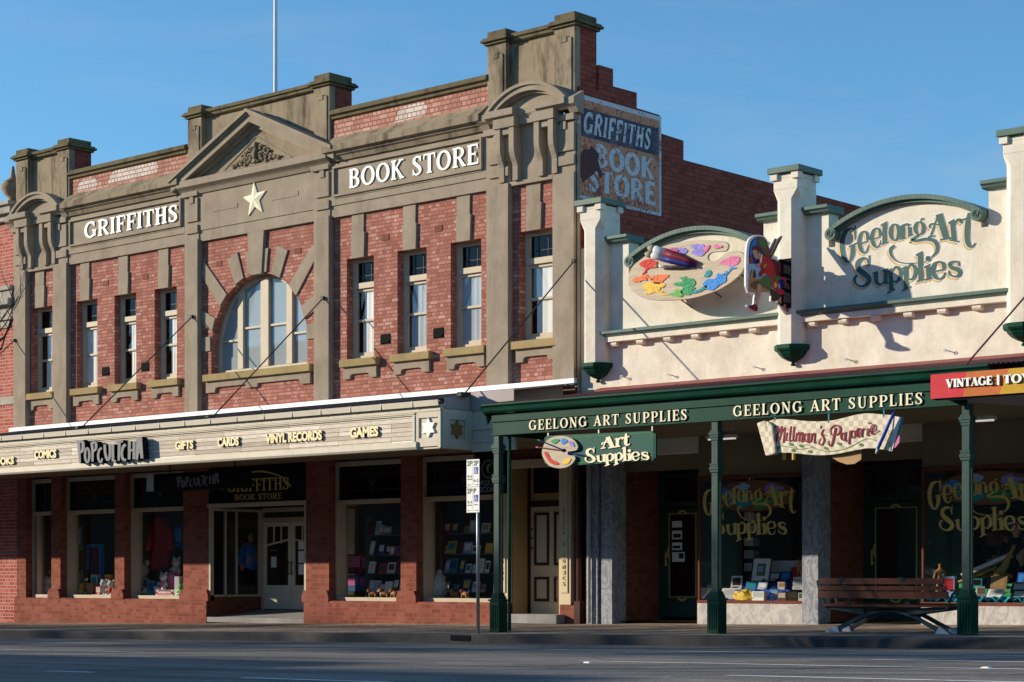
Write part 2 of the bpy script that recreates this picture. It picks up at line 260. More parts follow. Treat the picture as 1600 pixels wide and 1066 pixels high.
# ------------------------------------------------------------------ mesh helpers
class MB:
    def __init__(s): s.v = []; s.f = []; s.m = []; s.mi = 0; s.marks = [0]
    def new(s):                                             # what follows is a piece (an object) of its own
        if len(s.f) > s.marks[-1]: s.marks.append(len(s.f))
        return s
    def face(s, idx): s.f.append(idx); s.m.append(s.mi)
    def poly(s, pts):
        b = len(s.v); s.v += [tuple(p) for p in pts]; s.face(list(range(b, b + len(pts))))
    def box(s, x0, x1, y0, y1, z0, z1):
        b = len(s.v); s.v += [(x, y, z) for x in (x0, x1) for y in (y0, y1) for z in (z0, z1)]
        for q in ((0, 1, 3, 2), (4, 6, 7, 5), (0, 4, 5, 1), (2, 3, 7, 6), (0, 2, 6, 4), (1, 5, 7, 3)): s.face([b + i for i in q])
    def prism(s, pts, ext):                               # closed outline of 3-D points pushed along ext
        n = len(pts); b = len(s.v); e = Vector(ext)
        s.v += [tuple(Vector(p)) for p in pts] + [tuple(Vector(p) + e) for p in pts]
        s.face(list(range(b, b + n))); s.face(list(range(b + 2 * n - 1, b + n - 1, -1)))
        for i in range(n): j = (i + 1) % n; s.face([b + i, b + n + i, b + n + j, b + j])
    def xz(s, pts, y0, y1): s.prism([(x, y0, z) for x, z in pts], (0, y1 - y0, 0))
    def yz(s, pts, x0, x1): s.prism([(x0, y, z) for y, z in pts], (x1 - x0, 0, 0))
    def xy(s, pts, z0, z1): s.prism([(x, y, z0) for x, y in pts], (0, 0, z1 - z0))
    def tube(s, pts, r, n=8, cap=True):
        P = [Vector(p) for p in pts]; rs = r if hasattr(r, '__len__') else [r] * len(P); b = len(s.v); ref = None
        for i, p in enumerate(P):
            t = (P[min(i + 1, len(P) - 1)] - P[max(i - 1, 0)]).normalized()
            a = t.cross(Vector((0, 0, 1)) if abs(t.z) < .95 else Vector((1, 0, 0))).normalized()
            if ref is not None and a.dot(ref) < 0: a = -a
            ref = a; c = t.cross(a)
            for k in range(n): q = 2 * math.pi * k / n; s.v.append(tuple(p + (a * math.cos(q) + c * math.sin(q)) * rs[i]))
        for i in range(len(P) - 1):
            for k in range(n): s.face([b + i * n + k, b + i * n + (k + 1) % n, b + (i + 1) * n + (k + 1) % n, b + (i + 1) * n + k])
        if cap: s.face([b + k for k in range(n)][::-1]); s.face([b + (len(P) - 1) * n + k for k in range(n)])
    def lathe(s, prof, o=(0, 0, 0), n=16, ph=0.0):           # prof: (r, z)
        b = len(s.v); O = Vector(o)
        for r, z in prof:
            for k in range(n): q = 2 * math.pi * (k + ph) / n; s.v.append((O.x + r * math.cos(q), O.y + r * math.sin(q), O.z + z))
        for i in range(len(prof) - 1):
            for k in range(n): s.face([b + i * n + k, b + i * n + (k + 1) % n, b + (i + 1) * n + (k + 1) % n, b + (i + 1) * n + k])
        s.face([b + k for k in range(n)][::-1]); s.face([b + (len(prof) - 1) * n + k for k in range(n)])
    def ball(s, c, r, seg=12, rings=8):
        rx, ry, rz = r if hasattr(r, '__len__') else (r, r, r); b = len(s.v)
        for i in range(1, rings):
            t = math.pi * i / rings
            for k in range(seg): q = 2 * math.pi * k / seg; s.v.append((c[0] + rx * math.sin(t) * math.cos(q), c[1] + ry * math.sin(t) * math.sin(q), c[2] + rz * math.cos(t)))
        s.v += [(c[0], c[1], c[2] + rz), (c[0], c[1], c[2] - rz)]; T = len(s.v) - 2
        for i in range(rings - 2):
            for k in range(seg): s.face([b + i * seg + k, b + (i + 1) * seg + k, b + (i + 1) * seg + (k + 1) % seg, b + i * seg + (k + 1) % seg])
        for k in range(seg): s.face([T, b + k, b + (k + 1) % seg]); s.face([T + 1, b + (rings - 2) * seg + (k + 1) % seg, b + (rings - 2) * seg + k])
    def build(s, name, mats, parent=None, label=None, bevel=0, smooth=False):
        if s.marks[-1] == len(s.f) and len(s.marks) > 1: s.marks.pop()
        if len(s.marks) > 1:
            first = None; ends = s.marks[1:] + [len(s.f)]
            for a, b in zip(s.marks, ends):
                q = MB(); ids = {}
                for fi in range(a, b):
                    for i in s.f[fi]:
                        if i not in ids: ids[i] = len(q.v); q.v.append(s.v[i])
                    q.f.append([ids[i] for i in s.f[fi]]); q.m.append(s.m[fi])
                o = q.build(name, mats, parent, label, bevel, smooth); first = first or o
            return first
        me = bpy.data.meshes.new(name); me.from_pydata(s.v, [], s.f)
        for mm in (mats if isinstance(mats, (list, tuple)) else [mats]): me.materials.append(MATS[mm])
        for i, p in enumerate(me.polygons): p.material_index = s.m[i]; p.use_smooth = smooth
        bm = bmesh.new(); bm.from_mesh(me); bmesh.ops.recalc_face_normals(bm, faces=bm.faces); bm.to_mesh(me); bm.free(); me.update()
        o = bpy.data.objects.new(name, me); COL.objects.link(o)
        if parent is not None:
            o.parent = parent
            if parent.type == 'EMPTY' and parent.get('_world'): o.location = -parent.location
        if label: o['label'] = label
        if bevel:
            bv = o.modifiers.new('bevel', 'BEVEL'); bv.width = bevel; bv.segments = 2; bv.limit_method = 'ANGLE'; bv.angle_limit = R(40)
        return o
def tag(o, label=None, cat=None, group=None, kind=None):
    for k, v in (('label', label), ('category', cat), ('group', group), ('kind', kind)):
        if v: o[k] = v
    return o
def root(name, label, cat, loc, group=None):                 # parts of it are meshed in world coordinates
    o = bpy.data.objects.new(name, None); COL.objects.link(o); o.location = loc; o['_world'] = 1; o.empty_display_size = .2
    return tag(o, label, cat, group)
def thing(name, label, cat, loc, rotz=0, group=None, tilt=(0, 0)):  # parts of it are meshed about its own base
    o = bpy.data.objects.new(name, None); COL.objects.link(o); o.location = loc; o.rotation_euler = (tilt[0], tilt[1], rotz); o.empty_display_size = .1
    return tag(o, label, cat, group)
def dup(o, loc, rotz=None, label=None):
    r = o.copy(); COL.objects.link(r); r.location = loc
    if rotz is not None: r.rotation_euler[2] = rotz
    if label: r['label'] = label
    for ch in list(o.children):
        c = ch.copy(); COL.objects.link(c); c.parent = r
        for g in list(ch.children):
            d = g.copy(); COL.objects.link(d); d.parent = c
    return r

# ------------------------------------------------------------------ brush / letter strokes
def catmull(P, n=6, closed=False):
    if len(P) < 3: return [tuple(map(float, p)) for p in P]
    out = []; m = len(P); rng = range(m if closed else m - 1)
    for i in rng:
        if closed: a, b, c, d = P[(i - 1) % m], P[i], P[(i + 1) % m], P[(i + 2) % m]
        else: a, b, c, d = P[max(i - 1, 0)], P[i], P[i + 1], P[min(i + 2, m - 1)]
        for k in range(n):
            t = k / n
            out.append(tuple(.5 * (2 * b[q] + (c[q] - a[q]) * t + (2 * a[q] - 5 * b[q] + 4 * c[q] - d[q]) * t * t + (3 * b[q] - a[q] - 3 * c[q] + d[q]) * t ** 3) for q in range(len(b))))
    if not closed: out.append(tuple(map(float, P[-1])))
    return out
def ring(cx, cy, rx, ry, wt, wn, tilt=0):
    return ('ring', [(cx + rx * math.cos(q) + tilt * math.sin(q) * rx, cy + ry * math.sin(q), wn + (wt - wn) * abs(math.cos(q)) ** 1.3) for q in [2 * math.pi * k / 16 for k in range(16)]])
def strokes(mb, ss, mapf, ext, grow=0.0, off=(0, 0), step=.0004, n=5):
    """each stroke is a ribbon of varying width; mapf(x, y) gives its point on the sign, ext the depth behind it"""
    e = Vector(ext); en = e.normalized() if e.length else e
    for si, st in enumerate(ss):
        closed = st[0] == 'ring'; pts = st[1] if closed else st
        C = catmull(pts, n if not closed else 2, closed); m = len(C); lo, hi = [], []
        for i in range(m):
            a = C[(i - 1) % m] if closed else C[max(i - 1, 0)]; c = C[(i + 1) % m] if closed else C[min(i + 1, m - 1)]
            tx, ty = c[0] - a[0], c[1] - a[1]; l = math.hypot(tx, ty) or 1; tx /= l; ty /= l; w = max(C[i][2], .001) / 2 + grow
            px, py = C[i][0] + off[0], C[i][1] + off[1]
            if grow and not closed and i in (0, m - 1): q = -grow if i == 0 else grow; px += tx * q; py += ty * q
            lo.append(mapf(px - ty * w, py + tx * w) - en * step * si); hi.append(mapf(px + ty * w, py - tx * w) - en * step * si)
        b = len(mb.v); mb.v += [tuple(p) for p in lo] + [tuple(p) for p in hi] + [tuple(p + e) for p in lo] + [tuple(p + e) for p in hi]
        last = m if closed else m - 1
        for i in range(last):
            j = (i + 1) % m
            mb.face([b + i, b + j, b + m + j, b + m + i])
            mb.face([b + 2 * m + i, b + 3 * m + i, b + 3 * m + j, b + 2 * m + j])
            mb.face([b + i, b + 2 * m + i, b + 2 * m + j, b + j]); mb.face([b + m + i, b + m + j, b + 3 * m + j, b + 3 * m + i])
        if not closed:
            for i in (0, m - 1): mb.face([b + i, b + m + i, b + 3 * m + i, b + 2 * m + i])
def arcs(cx, cy, rx, ry, a0, a1, wt, wn, n=9):
    return [(cx + rx * math.cos(R(a0 + (a1 - a0) * k / n)), cy + ry * math.sin(R(a0 + (a1 - a0) * k / n)), wn + (wt - wn) * abs(math.cos(R(a0 + (a1 - a0) * k / n))) ** 1.2) for k in range(n + 1)]
def caps(ch, T=.17, t=.075, sf=.06):
    V = lambda x, y0=0, y1=1, w=T: [(x, y0, w), (x, y1, w)]
    H = lambda x0, x1, y, w=t: [(x0, y, w), (x1, y, w)]
    B = sf / 2; s = lambda x, y, h=.155: [(x - h, B if y == 0 else 1 - B, sf), (x + h, B if y == 0 else 1 - B, sf)]
    x = .17
    if ch == 'I': return .34, [V(x), s(x, 0), s(x, 1)]
    if ch == 'L': return .62, [V(x), s(x, 0), s(x, 1), H(x, .58, B + .01), [(.57, 0, .05), (.57, .26, .07)]]
    if ch == 'E': return .66, [V(x), s(x, 0), s(x, 1), H(x, .6, .965), H(x, .48, .52), H(x, .63, .035), [(.6, 1, .06), (.6, .76, .05)], [(.49, .4, .04), (.49, .63, .04)], [(.63, 0, .06), (.63, .26, .05)]]
    if ch == 'F': return .62, [V(x), s(x, 0), s(x, 1), H(x, .58, .965), H(x, .46, .50), [(.59, 1, .06), (.59, .74, .05)], [(.47, .38, .04), (.47, .62, .04)]]
    if ch == 'T': return .70, [V(.35), s(.35, 0), H(.03, .67, .965, .08), [(.04, 1, .06), (.02, .74, .05)], [(.66, 1, .06), (.68, .74, .05)]]
    if ch == 'H': return .78, [V(x), V(.61), s(x, 0), s(x, 1), s(.61, 0), s(.61, 1), H(x, .61, .52)]
    if ch == 'N': return .82, [V(.14, 0, 1, t), [(.14, .97, T), (.66, .04, T)], V(.67, 0, 1, t), s(.14, 0, .13), s(.1, 1, .1), s(.67, 1, .13)]
    if ch == 'O': return .86, [ring(.43, .5, .335, .455, T, t)]
    if ch == 'G': return .86, [arcs(.43, .5, .335, .455, 48, 325, T, t, 12), V(.70, .08, .44), s(.70, .46, .14) if 0 else [(.55, .44, sf), (.84, .44, sf)], [(.68, .97, .06), (.70, .70, .05)]]
    if ch == 'C': return .80, [arcs(.43, .5, .335, .455, 45, 315, T, t, 12), [(.68, .97, .06), (.70, .68, .05)]]
    if ch == 'S': return .62, [[(.50, .74, .05), (.45, .90, t), (.30, .955, t), (.14, .86, .13), (.14, .68, T), (.30, .52, T), (.46, .36, T), (.49, .18, .13), (.34, .045, t), (.16, .08, t), (.08, .26, .05)], [(.51, .98, .05), (.51, .70, .05)], [(.07, .02, .05), (.07, .32, .05)]]
    if ch == 'R': return .78, [V(x), s(x, 0), s(x, 1), [(x, .96, t), (.40, .96, t), (.56, .87, .13), (.60, .73, T), (.55, .58, .13), (.38, .49, t), (x, .49, t)], [(.38, .5, .12), (.66, .04, T)], [(.58, B, sf), (.80, B, sf)]]
    if ch == 'P': return .68, [V(x), s(x, 0), s(x, 1), [(x, .96, t), (.40, .96, t), (.56, .86, .13), (.60, .71, T), (.55, .55, .13), (.38, .45, t), (x, .45, t)]]
    if ch == 'B': return .74, [V(x), s(x, 0, .13), s(x, 1, .13), [(x, .96, t), (.38, .96, t), (.53, .88, .13), (.56, .75, T), (.5, .6, .12), (.38, .53, t), (x, .53, t)], [(.36, .53, t), (.56, .44, .13), (.61, .27, T), (.54, .10, .13), (.38, .04, t), (x, .04, t)]]
    if ch == 'K': return .80, [V(x), s(x, 0), s(x, 1), [(x, .40, t), (.62, .97, .09)], [(.34, .56, .12), (.68, .03, T)], [(.5, 1 - B, sf), (.78, 1 - B, sf)], [(.56, B, sf), (.82, B, sf)]]
    if ch == 'A': return .80, [[(.10, .02, .08), (.40, .99, .08)], [(.38, .99, T), (.66, .02, T)], H(.2, .56, .32, .07), s(.10, 0, .12), s(.67, 0, .15)]
    if ch == 'U': return .80, [[(.17, 1, T), (.17, .32, T), (.25, .10, .13), (.42, .035, .08), (.57, .12, .07), (.62, .34, .07), (.62, 1, .07)], s(.17, 1), s(.62, 1, .12)]
    if ch == 'V': return .78, [[(.12, .99, T), (.42, .02, T)], [(.68, .99, .08), (.42, .02, .08)], s(.12, 1), s(.68, 1, .12)]
    if ch == 'Y': return .76, [[(.12, .99, T), (.38, .46, T)], [(.64, .99, .08), (.38, .46, .08)], V(.38, 0, .5), s(.38, 0), s(.12, 1), s(.64, 1, .12)]
    if ch == '|': return .30, [V(.15, -.1, 1.1, .11)]
    return .34, []
def word_strokes(txt, T=.17, t=.075, sf=.06, gap=.06):
    out = []; x = 0
    for ch in txt:
        w, ss = caps(ch, T, t, sf)
        for st in ss:
            if st[0] == 'ring': out.append(('ring', [(a + x, b, c) for a, b, c in st[1]]))
            else: out.append([(a + x, b, c) for a, b, c in st])
        x += w + gap
    return out, x - gap
def sign_word(mb, txt, p00, p10, h, depth=.02, T=.17, t=.075, sf=.06, gap=.06, grow=0, off=(0, 0)):
    """serif capitals from p00 (lower left) to p10 (lower right), h high"""
    ss, wd = word_strokes(txt, T, t, sf, gap); a, b = Vector(p00), Vector(p10)
    x = 0
    for k, wordt in enumerate(txt.split(' ')):                 # one piece per word
        if k: x += caps(' ')[0] + gap
        ws, ww = word_strokes(wordt, T, t, sf, gap); mb.new()
        strokes(mb, ws, lambda p, y, x=x: a + (b - a) * ((p + x) / wd) + Vector((0, 0, h)) * y, (0, depth, 0), grow, off); x += ww + gap
def font_mesh(txt, bold=0.0, space=1.0):
    cu = bpy.data.curves.new('lettering', 'FONT'); cu.body = txt; cu.size = 1; cu.offset = bold; cu.space_character = space; cu.resolution_u = 3
    o = bpy.data.objects.new('lettering', cu); COL.objects.link(o); dg = bpy.context.evaluated_depsgraph_get(); dg.update()
    me = bpy.data.meshes.new_from_object(o.evaluated_get(dg)); bpy.data.objects.remove(o)
    vs = [v.co.copy() for v in me.vertices]; fs = [list(p.vertices) for p in me.polygons]
    from collections import Counter
    ec = Counter(); 
    for f in fs:
        for i in range(len(f)): ec[tuple(sorted((f[i], f[(i + 1) % len(f)])))] += 1
    edges = [e for e, c in ec.items() if c == 1]; bpy.data.meshes.remove(me)
    return vs, fs, edges
def sans_word(mb, txt, p00, p10, h, depth=.02, bold=.02, rot_h=None, base='cap'):
    """plain bold sans lettering; h = cap height"""
    vs, fs, ed = font_mesh(txt, bold); x0 = min(v.x for v in vs); x1 = max(v.x for v in vs); y0 = min(v.y for v in vs); y1 = max(v.y for v in vs)
    a, b = Vector(p00), Vector(p10); n = len(vs); o = len(mb.v)
    up = Vector((0, 0, h)) if rot_h is None else Vector(rot_h)
    front = [a + (b - a) * ((v.x - x0) / (x1 - x0)) + up * ((v.y - y0) / (y1 - y0)) for v in vs]
    dv = Vector((0, depth, 0)) if not isinstance(depth, Vector) else depth
    mb.v += [tuple(p) for p in front] + [tuple(p + dv) for p in front]
    for f in fs: mb.face([o + i for i in f]); mb.face([o + n + i for i in reversed(f)])
    for i, j in ed: mb.face([o + i, o + j, o + n + j, o + n + i])
# ------------------------------------------------------------------ street
def sheet(name, mat, d0, d1, u0, u1, lift=0.0, zf=None, nu=1, nd=1):
    mb = MB(); zf = zf or gz
    us = [u0 + (u1 - u0) * i / nu for i in range(nu + 1)]; ds = [d0 + (d1 - d0) * i / nd for i in range(nd + 1)]
    for i in range(nu):
        for j in range(nd):
            a, b, c, e = us[i], us[i + 1], ds[j], ds[j + 1]
            mb.poly([(a, -c, zf(a, c) + lift), (b, -c, zf(b, c) + lift), (b, -e, zf(b, e) + lift), (a, -e, zf(a, e) + lift)])
    return tag(mb.build(name, mat), kind='structure')
sheet('ground', 'ground earth', -160, 160, -260, 160, -.45, lambda u, d: .0136 * (u + 24.3) - .25)
sheet('footpath', 'pavers', -3.5, 4.1, -70, 40)
sheet('road', 'asphalt', 4.22, 33, -150, 80, 0, lambda u, d: ROADZ(u))
sheet('far_footpath', 'pavers', 33, 40, -150, 80, .12, lambda u, d: ROADZ(u))
mb = MB()
for (a, b) in ((-70, 40),):
    pr = [(-4.1, .0), (-4.1, -.3), (-4.27, -.3), (-4.27, -.03), (-4.24, .002), (-4.18, .006)]
    P0 = [Vector((a, y, gz(a, 4.1) + z + .002)) for y, z in pr]; P1 = [Vector((b, y, gz(b, 4.1) + z + .002)) for y, z in pr]
    for i in range(len(pr)): j = (i + 1) % len(pr); mb.poly([P0[i], P0[j], P1[j], P1[i]])
tag(mb.build('kerb', 'kerb stone'), kind='structure')
# painted lines: (pixel ends on the road) -> strips along the street
def road_pt(px, py):
    d = 5.0
    for _ in range(30):
        p = W(px, py, d); u = W(px, YH, d).x; k = (ROADZ(u) - CAMH) / ((YH - py) / FPX); d = DIST - k * (CA + SA * (px - CXP) / FPX)
    return u, d
def line(u0, u1, d, w, name='lane_line'):
    sheet(name, 'line paint', d - w / 2, d + w / 2, u0, u1, .004, lambda u, dd: ROADZ(u), 1, 1)
for px0, py0, px1, py1, w in ((0, 1004, 1600, 1024.5, .10), (890, 1034, 1600, 1045, .12), (1130, 1056, 1600, 1066, .13), (370, 1060, 620, 1066, .12), (72, 1049, 148, 1051, .1), (0, 1014, 200, 1020, .1), (1365, 1031, 1600, 1035, .16)):
    a, b = road_pt(px0, py0), road_pt(px1, py1); dm = (a[1] + b[1]) / 2
    u0, u1 = a[0], b[0]
    if px0 == 0: u0 = -60
    if px1 == 1600: u1 = 5
    line(u0, u1, dm, w)
# raised reflectors on the lane line
for i, px in enumerate((919, 1541)):
    u, d = road_pt(px, 1036 if i == 0 else 1044); mb = MB()
    mb.prism([(u - .05, -d - .04, ROADZ(u)), (u + .05, -d - .04, ROADZ(u)), (u + .03, -d - .03, ROADZ(u) + .014), (u - .03, -d - .03, ROADZ(u) + .014)], (0, .07, 0))
    tag(mb.build('road_reflector', 'white letter'), ['small white reflector stud on the road, left of the pair', 'small white reflector stud on the road, near the right edge'][i], 'road stud', 'reflector studs on the lane line')
# side entry pit in the kerb
mb = MB(); p = W(719, 1000, 4.28); mb.box(p.x - .22, p.x + .22, -4.285, -4.2, gz(p.x, 4.1) - .11, gz(p.x, 4.1) - .02)
tag(mb.build('drain_opening', 'black'), 'dark stormwater opening in the kerb below the parking sign', 'drain')
# unseen other side of the street, added for its shade and pane reflections
OPP = [(-150, -98, 12.2), (-98, -83, 12.8), (-83, -70, 12.4), (-70, -54, 12.9), (-54, -46, 12.0), (-46, -32, 9.5), (-32, -20, 8.2), (-20, 4, 9), (4, 30, 8.6)]
for i, (a, b, h) in enumerate(OPP):
    r = root('unseen_opposite_building', 'unseen plain rendered shop building across the street, added to shade the road', 'building', ((a + b) / 2, -37, ROADZ(a)), 'unseen shop buildings across the street')
    mb = MB(); mb.box(a, b - .02, -50, -36.5, ROADZ(a) - .5, h); mb.build('wall', 'opposite wall', r)
    mb = MB()
    for k in range(max(1, int((b - a) / 3.2))):
        x = a + .9 + k * 3.2
        for z in (4.6, 8.2, 11.4):
            if z + 1.9 < h and x + 1.3 < b: mb.box(x, x + 1.3, -36.5, -36.46, z, z + 1.9)
    if mb.v: mb.build('window', 'charcoal', r)
# unseen trees added behind those shops, crowns shaped to dapple the kerb and footpath
lr = random.Random(21)
for i, (ua, ub) in enumerate(((-132, -118), (-117, -104), (-103, -91.2), (-88.6, -81.6), (-79.8, -72.5), (-72.8, -64.5), (-64.8, -55), (-54.5, -44))):
    uc = (ua + ub) / 2; t_ = root('unseen_shade_tree', 'unseen tall leafy tree added behind the opposite shops to dapple the kerb', 'tree', (uc, -43, ROADZ(uc)), 'unseen shade trees across the street')
    m = MB(); m.tube([(uc, -43, -1), (uc + .2, -43, 6), (uc - .1, -43, 12), (uc, -43, 17)], [.5, .42, .3, .15], 8)
    for k in range(9): a_ = lr.uniform(0, 6.28); m.tube([(uc, -43, lr.uniform(10, 15)), (uc + math.cos(a_) * (ub - ua) * .4, -43 + math.sin(a_) * 2, lr.uniform(17, 20))], [.14, .04], 5)
    m.build('trunk', 'bark', t_); m = MB()
    for k in range(int((ub - ua) * 46)):
        x = lr.uniform(ua, ub); f = 1 - ((x - uc) / (ub - ua) * 2) ** 2; y = lr.uniform(-46, -40.5); zt = .53 * -y - .35 - (1 - f) * .7; z = lr.uniform(zt - 3.0 - 1.6 * f, zt)
        d1 = Vector((lr.uniform(-1, 1), lr.uniform(-1, 1), lr.uniform(-1, 1))).normalized(); d2 = d1.cross(Vector((lr.uniform(-1, 1), lr.uniform(-1, 1), lr.uniform(-1, 1)))).normalized(); r_ = lr.uniform(.22, .5); c_ = Vector((x, y, z))
        m.poly([c_ - d1 * r_, c_ + d2 * r_ * .5, c_ + d1 * r_, c_ - d2 * r_ * .5])
    m.build('crown', 'leaf', t_)
# street tree whose bare twigs reach into the frame
tr = root('street_tree', 'bare twiggy branch tips of a street tree at the left edge', 'tree', (-27.5, -12, ROADZ(-27.5)))
rnd = random.Random(5)
mb = MB(); u0 = W(-150, 0, 12).x; zr = ROADZ(u0)
mb.tube([(u0, -12, zr), (u0 + .05, -12, zr + 1.5), (u0 - .05, -12.05, zr + 3.0), (u0 - .1, -12, zr + 4.4)], [.16, .13, .11, .05]); mb.build('trunk', 'bark', tr)
mb = MB()
def twig(p, v, r, n, depth):
    pts = [p]; 
    for i in range(n): v = (v + Vector((rnd.uniform(-.3, .3), rnd.uniform(-.3, .3), rnd.uniform(-.1, .35)))).normalized(); pts.append(pts[-1] + v * .17)
    mb.tube(pts, [r * (1 - .7 * i / n) for i in range(n + 1)], 5)
    if depth:
        for i in range(1, n + 1):
            if rnd.random() < .75: twig(pts[i], (v + Vector((rnd.uniform(-1, 1), rnd.uniform(-.6, .6), rnd.uniform(-.1, 1)))).normalized(), r * .55, max(2, n - 2), depth - 1)
for tx, ty in ((-12, 530), (2, 545), (-8, 512), (-60, 480), (-100, 420), (6, 528)):
    q = W(tx, ty, 12); s0 = Vector((u0 - .05, -12, zr + 3.4)); mb.tube([s0, (s0 + q) / 2 + Vector((0, 0, .25)), q], [.05, .035, .018], 6); twig(q, (q - s0).normalized(), .012, 4, 2)
for k in range(10): 
    a = rnd.uniform(2.4, 3.9); q = Vector((u0 + 1.6 * math.cos(a) * rnd.uniform(.6, 1.3), -12 + rnd.uniform(-1, 1), zr + rnd.uniform(4.4, 6))); s0 = Vector((u0 - .08, -12, zr + 3.6)); mb.tube([s0, q], [.05, .02], 6); twig(q, (q - s0).normalized(), .015, 5, 2)
mb.build('crown', 'bark', tr)
# ------------------------------------------------------------------ the brick book store
UC = -32.48; XR = -23.46; XL = -41.50
gb = root('brick_shop_building', 'two storey red brick shop with khaki rendered pilasters and pediments', 'building', (UC, 0, 0))
def sym(a, b): return [(UC + a, UC + b), (UC - b, UC - a)]
WINS = [(7.54, 8.40), (2.78, 3.58), (4.26, 5.08), (5.74, 6.56)]
AR = 1.575; ASP = 5.78
def wall_grid(mb, x0, x1, z0, z1, holes, y=0.0, depth=.25, reveal_mi=None):
    xs = sorted(set([x0, x1] + [h[0] for h in holes] + [h[1] for h in holes])); zs = sorted(set([z0, z1] + [h[2] for h in holes] + [h[3] for h in holes]))
    for i in range(len(xs) - 1):
        for j in range(len(zs) - 1):
            cx, cz = (xs[i] + xs[i + 1]) / 2, (zs[j] + zs[j + 1]) / 2
            if any(h[0] < cx < h[1] and h[2] < cz < h[3] for h in holes): continue
            mb.poly([(xs[i], y, zs[j]), (xs[i + 1], y, zs[j]), (xs[i + 1], y, zs[j + 1]), (xs[i], y, zs[j + 1])])
    for h in holes:
        if len(h) > 4: continue
        a, b, c, e = h; mb.poly([(a, y, c), (a, y + depth, c), (a, y + depth, e), (a, y, e)]); mb.poly([(b, y, c), (b, y + depth, c), (b, y + depth, e), (b, y, e)])
        mb.poly([(a, y, e), (b, y, e), (b, y + depth, e), (a, y + depth, e)]); mb.poly([(a, y, c), (b, y, c), (b, y + depth, c), (a, y + depth, c)])
ZB0, ZB1 = 3.3, 8.3
holes = []
for a, b in WINS: holes += [(x0, x1, 5.26, 7.36) for x0, x1 in sym(a, b)]
mb = MB(); ab = (UC - AR, UC + AR, 5.26, ASP + AR + .001, 'arch')
wall_grid(mb, XL, XR, ZB0, ZB1, holes + [ab])
N_ = 28
arcp = [(UC - AR * math.cos(math.pi * k / N_), ASP + AR * math.sin(math.pi * k / N_)) for k in range(N_ + 1)]
for k in range(N_):
    (xa, za), (xb, zb) = arcp[k], arcp[k + 1]; zt = ab[3]
    mb.poly([(xa, 0, za), (xb, 0, zb), (xb, 0, zt), (xa, 0, zt)]); mb.poly([(xa, 0, za), (xb, 0, zb), (xb, .28, zb), (xa, .28, za)])
for x in (UC - AR, UC + AR): mb.poly([(x, 0, 5.26), (x, .28, 5.26), (x, .28, ASP), (x, 0, ASP)])
mb.poly([(UC - AR, 0, 5.26), (UC + AR, 0, 5.26), (UC + AR, .28, 5.26), (UC - AR, .28, 5.26)])
mb.build('front_wall', 'front brick', gb)
# side wall (stepped parapet), rear part of the house and flat roof
sp = [(0.0, 11.0)]
steps = [WX(924.8, 98, XR), WX(958, 108, XR), WX(958, 135, XR), WX(995, 145, XR), WX(995, 169, XR), WX(1031, 180, XR), WX(1031, 208, XR), WX(1068, 220, XR), WX(1068, 250, XR)]
zq = [p.z for p in steps]; 
prof = [(0.012, 8.0), (0.012, zq[0])]; 
prof = [(0.012, 2.6), (0.012, 9.9), (0.585, 9.9), (.585, zq[0])]
for p in steps[1:]: prof.append((p.y, p.z))
prof += [(34, zq[-1] - .02), (34, 2.6)]
mb = MB(); mb.prism([(XR, y, z) for y, z in prof], (-.35, 0, 0)); mb.box(XR - .6, XR - .35, .7, 34, -.4, 8)
mb.box(XL, XL + .3, .02, 34, -.6, 9.4); mb.box(XL + .3, XR - .6, 33.7, 34, -.6, 9.4); mb.box(XL + .3, XR - .36, .3, 33.7, 8.6, 8.8); mb.box(XL + .3, XR - .36, .55, 33.7, 3.3, 3.5)
mb.box(XL + .3, XR - .36, 2.2, 2.4, 3.5, 8.6)
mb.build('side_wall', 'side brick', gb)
# faded advertisement on the side wall
def wallp(px, py): p = WX(px, py, XR); return p
g_tl, g_tr, g_bl, g_br = wallp(901.5, 147), wallp(1031, 181), wallp(903.5, 309), wallp(1035, 338.5)
ya, yb = g_tl.y + .02, (g_tr.y + g_br.y) / 2; zt_, zb_ = (g_tl.z + g_tr.z) / 2, (g_bl.z + g_br.z) / 2
def gq(f, g): return Vector((XR, ya + (yb - ya) * f, zb_ + (zt_ - zb_) * g))
def gpan(mb, f0, f1, g0, g1, t):
    mb.prism([gq(f0, g0), gq(f1, g0), gq(f1, g1), gq(f0, g1)], (t, 0, 0))
adv = MB(); gpan(adv, 0, 1, 0, 1, .004); pa = adv.build('painted_advertisement', 'worn white', gb)
adv = MB(); gpan(adv, .025, .975, .03, .955, .007); adv.build('ochre_panel', 'worn ochre', pa)
adv = MB(); gpan(adv, .035, .965, .60, .875, .009); adv.build('navy_band', 'worn navy', pa)
def side_word(txt, f0, f1, g0, g1, t, T=.24, sk=0.0):
    mb = MB(); ss, wd = word_strokes(txt, T, .19, .04, .10)
    strokes(mb, ss, lambda x, y: gq(f0 + (f1 - f0) * x / wd, g0 + (g1 - g0) * y) + Vector((t, sk * (y - .5), 0)), (-.002, 0, 0), step=.0003)
    return mb
side_word('GRIFFITHS', .07, .86, .64, .84, .012, .23, .06).build('painted_lettering', 'worn white', pa)
side_word('BOOK', .20, .90, .345, .555, .011, .27).build('painted_lettering', 'worn white', pa)
side_word('STORE', .12, .92, .10, .31, .011, .27).build('painted_lettering', 'worn white', pa)
mb = MB(); bl = [(.03, .20), (.02, .40), (.06, .47), (.13, .49), (.15, .53), (.19, .50), (.24, .46), (.23, .40), (.25, .34), (.28, .27), (.26, .24), (.21, .30), (.17, .25), (.10, .20), (.06, .16)]
mb.prism([gq(a, b) + Vector((.013, 0, 0)) for a, b in bl], (.003, 0, 0)); mb.build('bare_brick_patch', 'bare patch', pa)

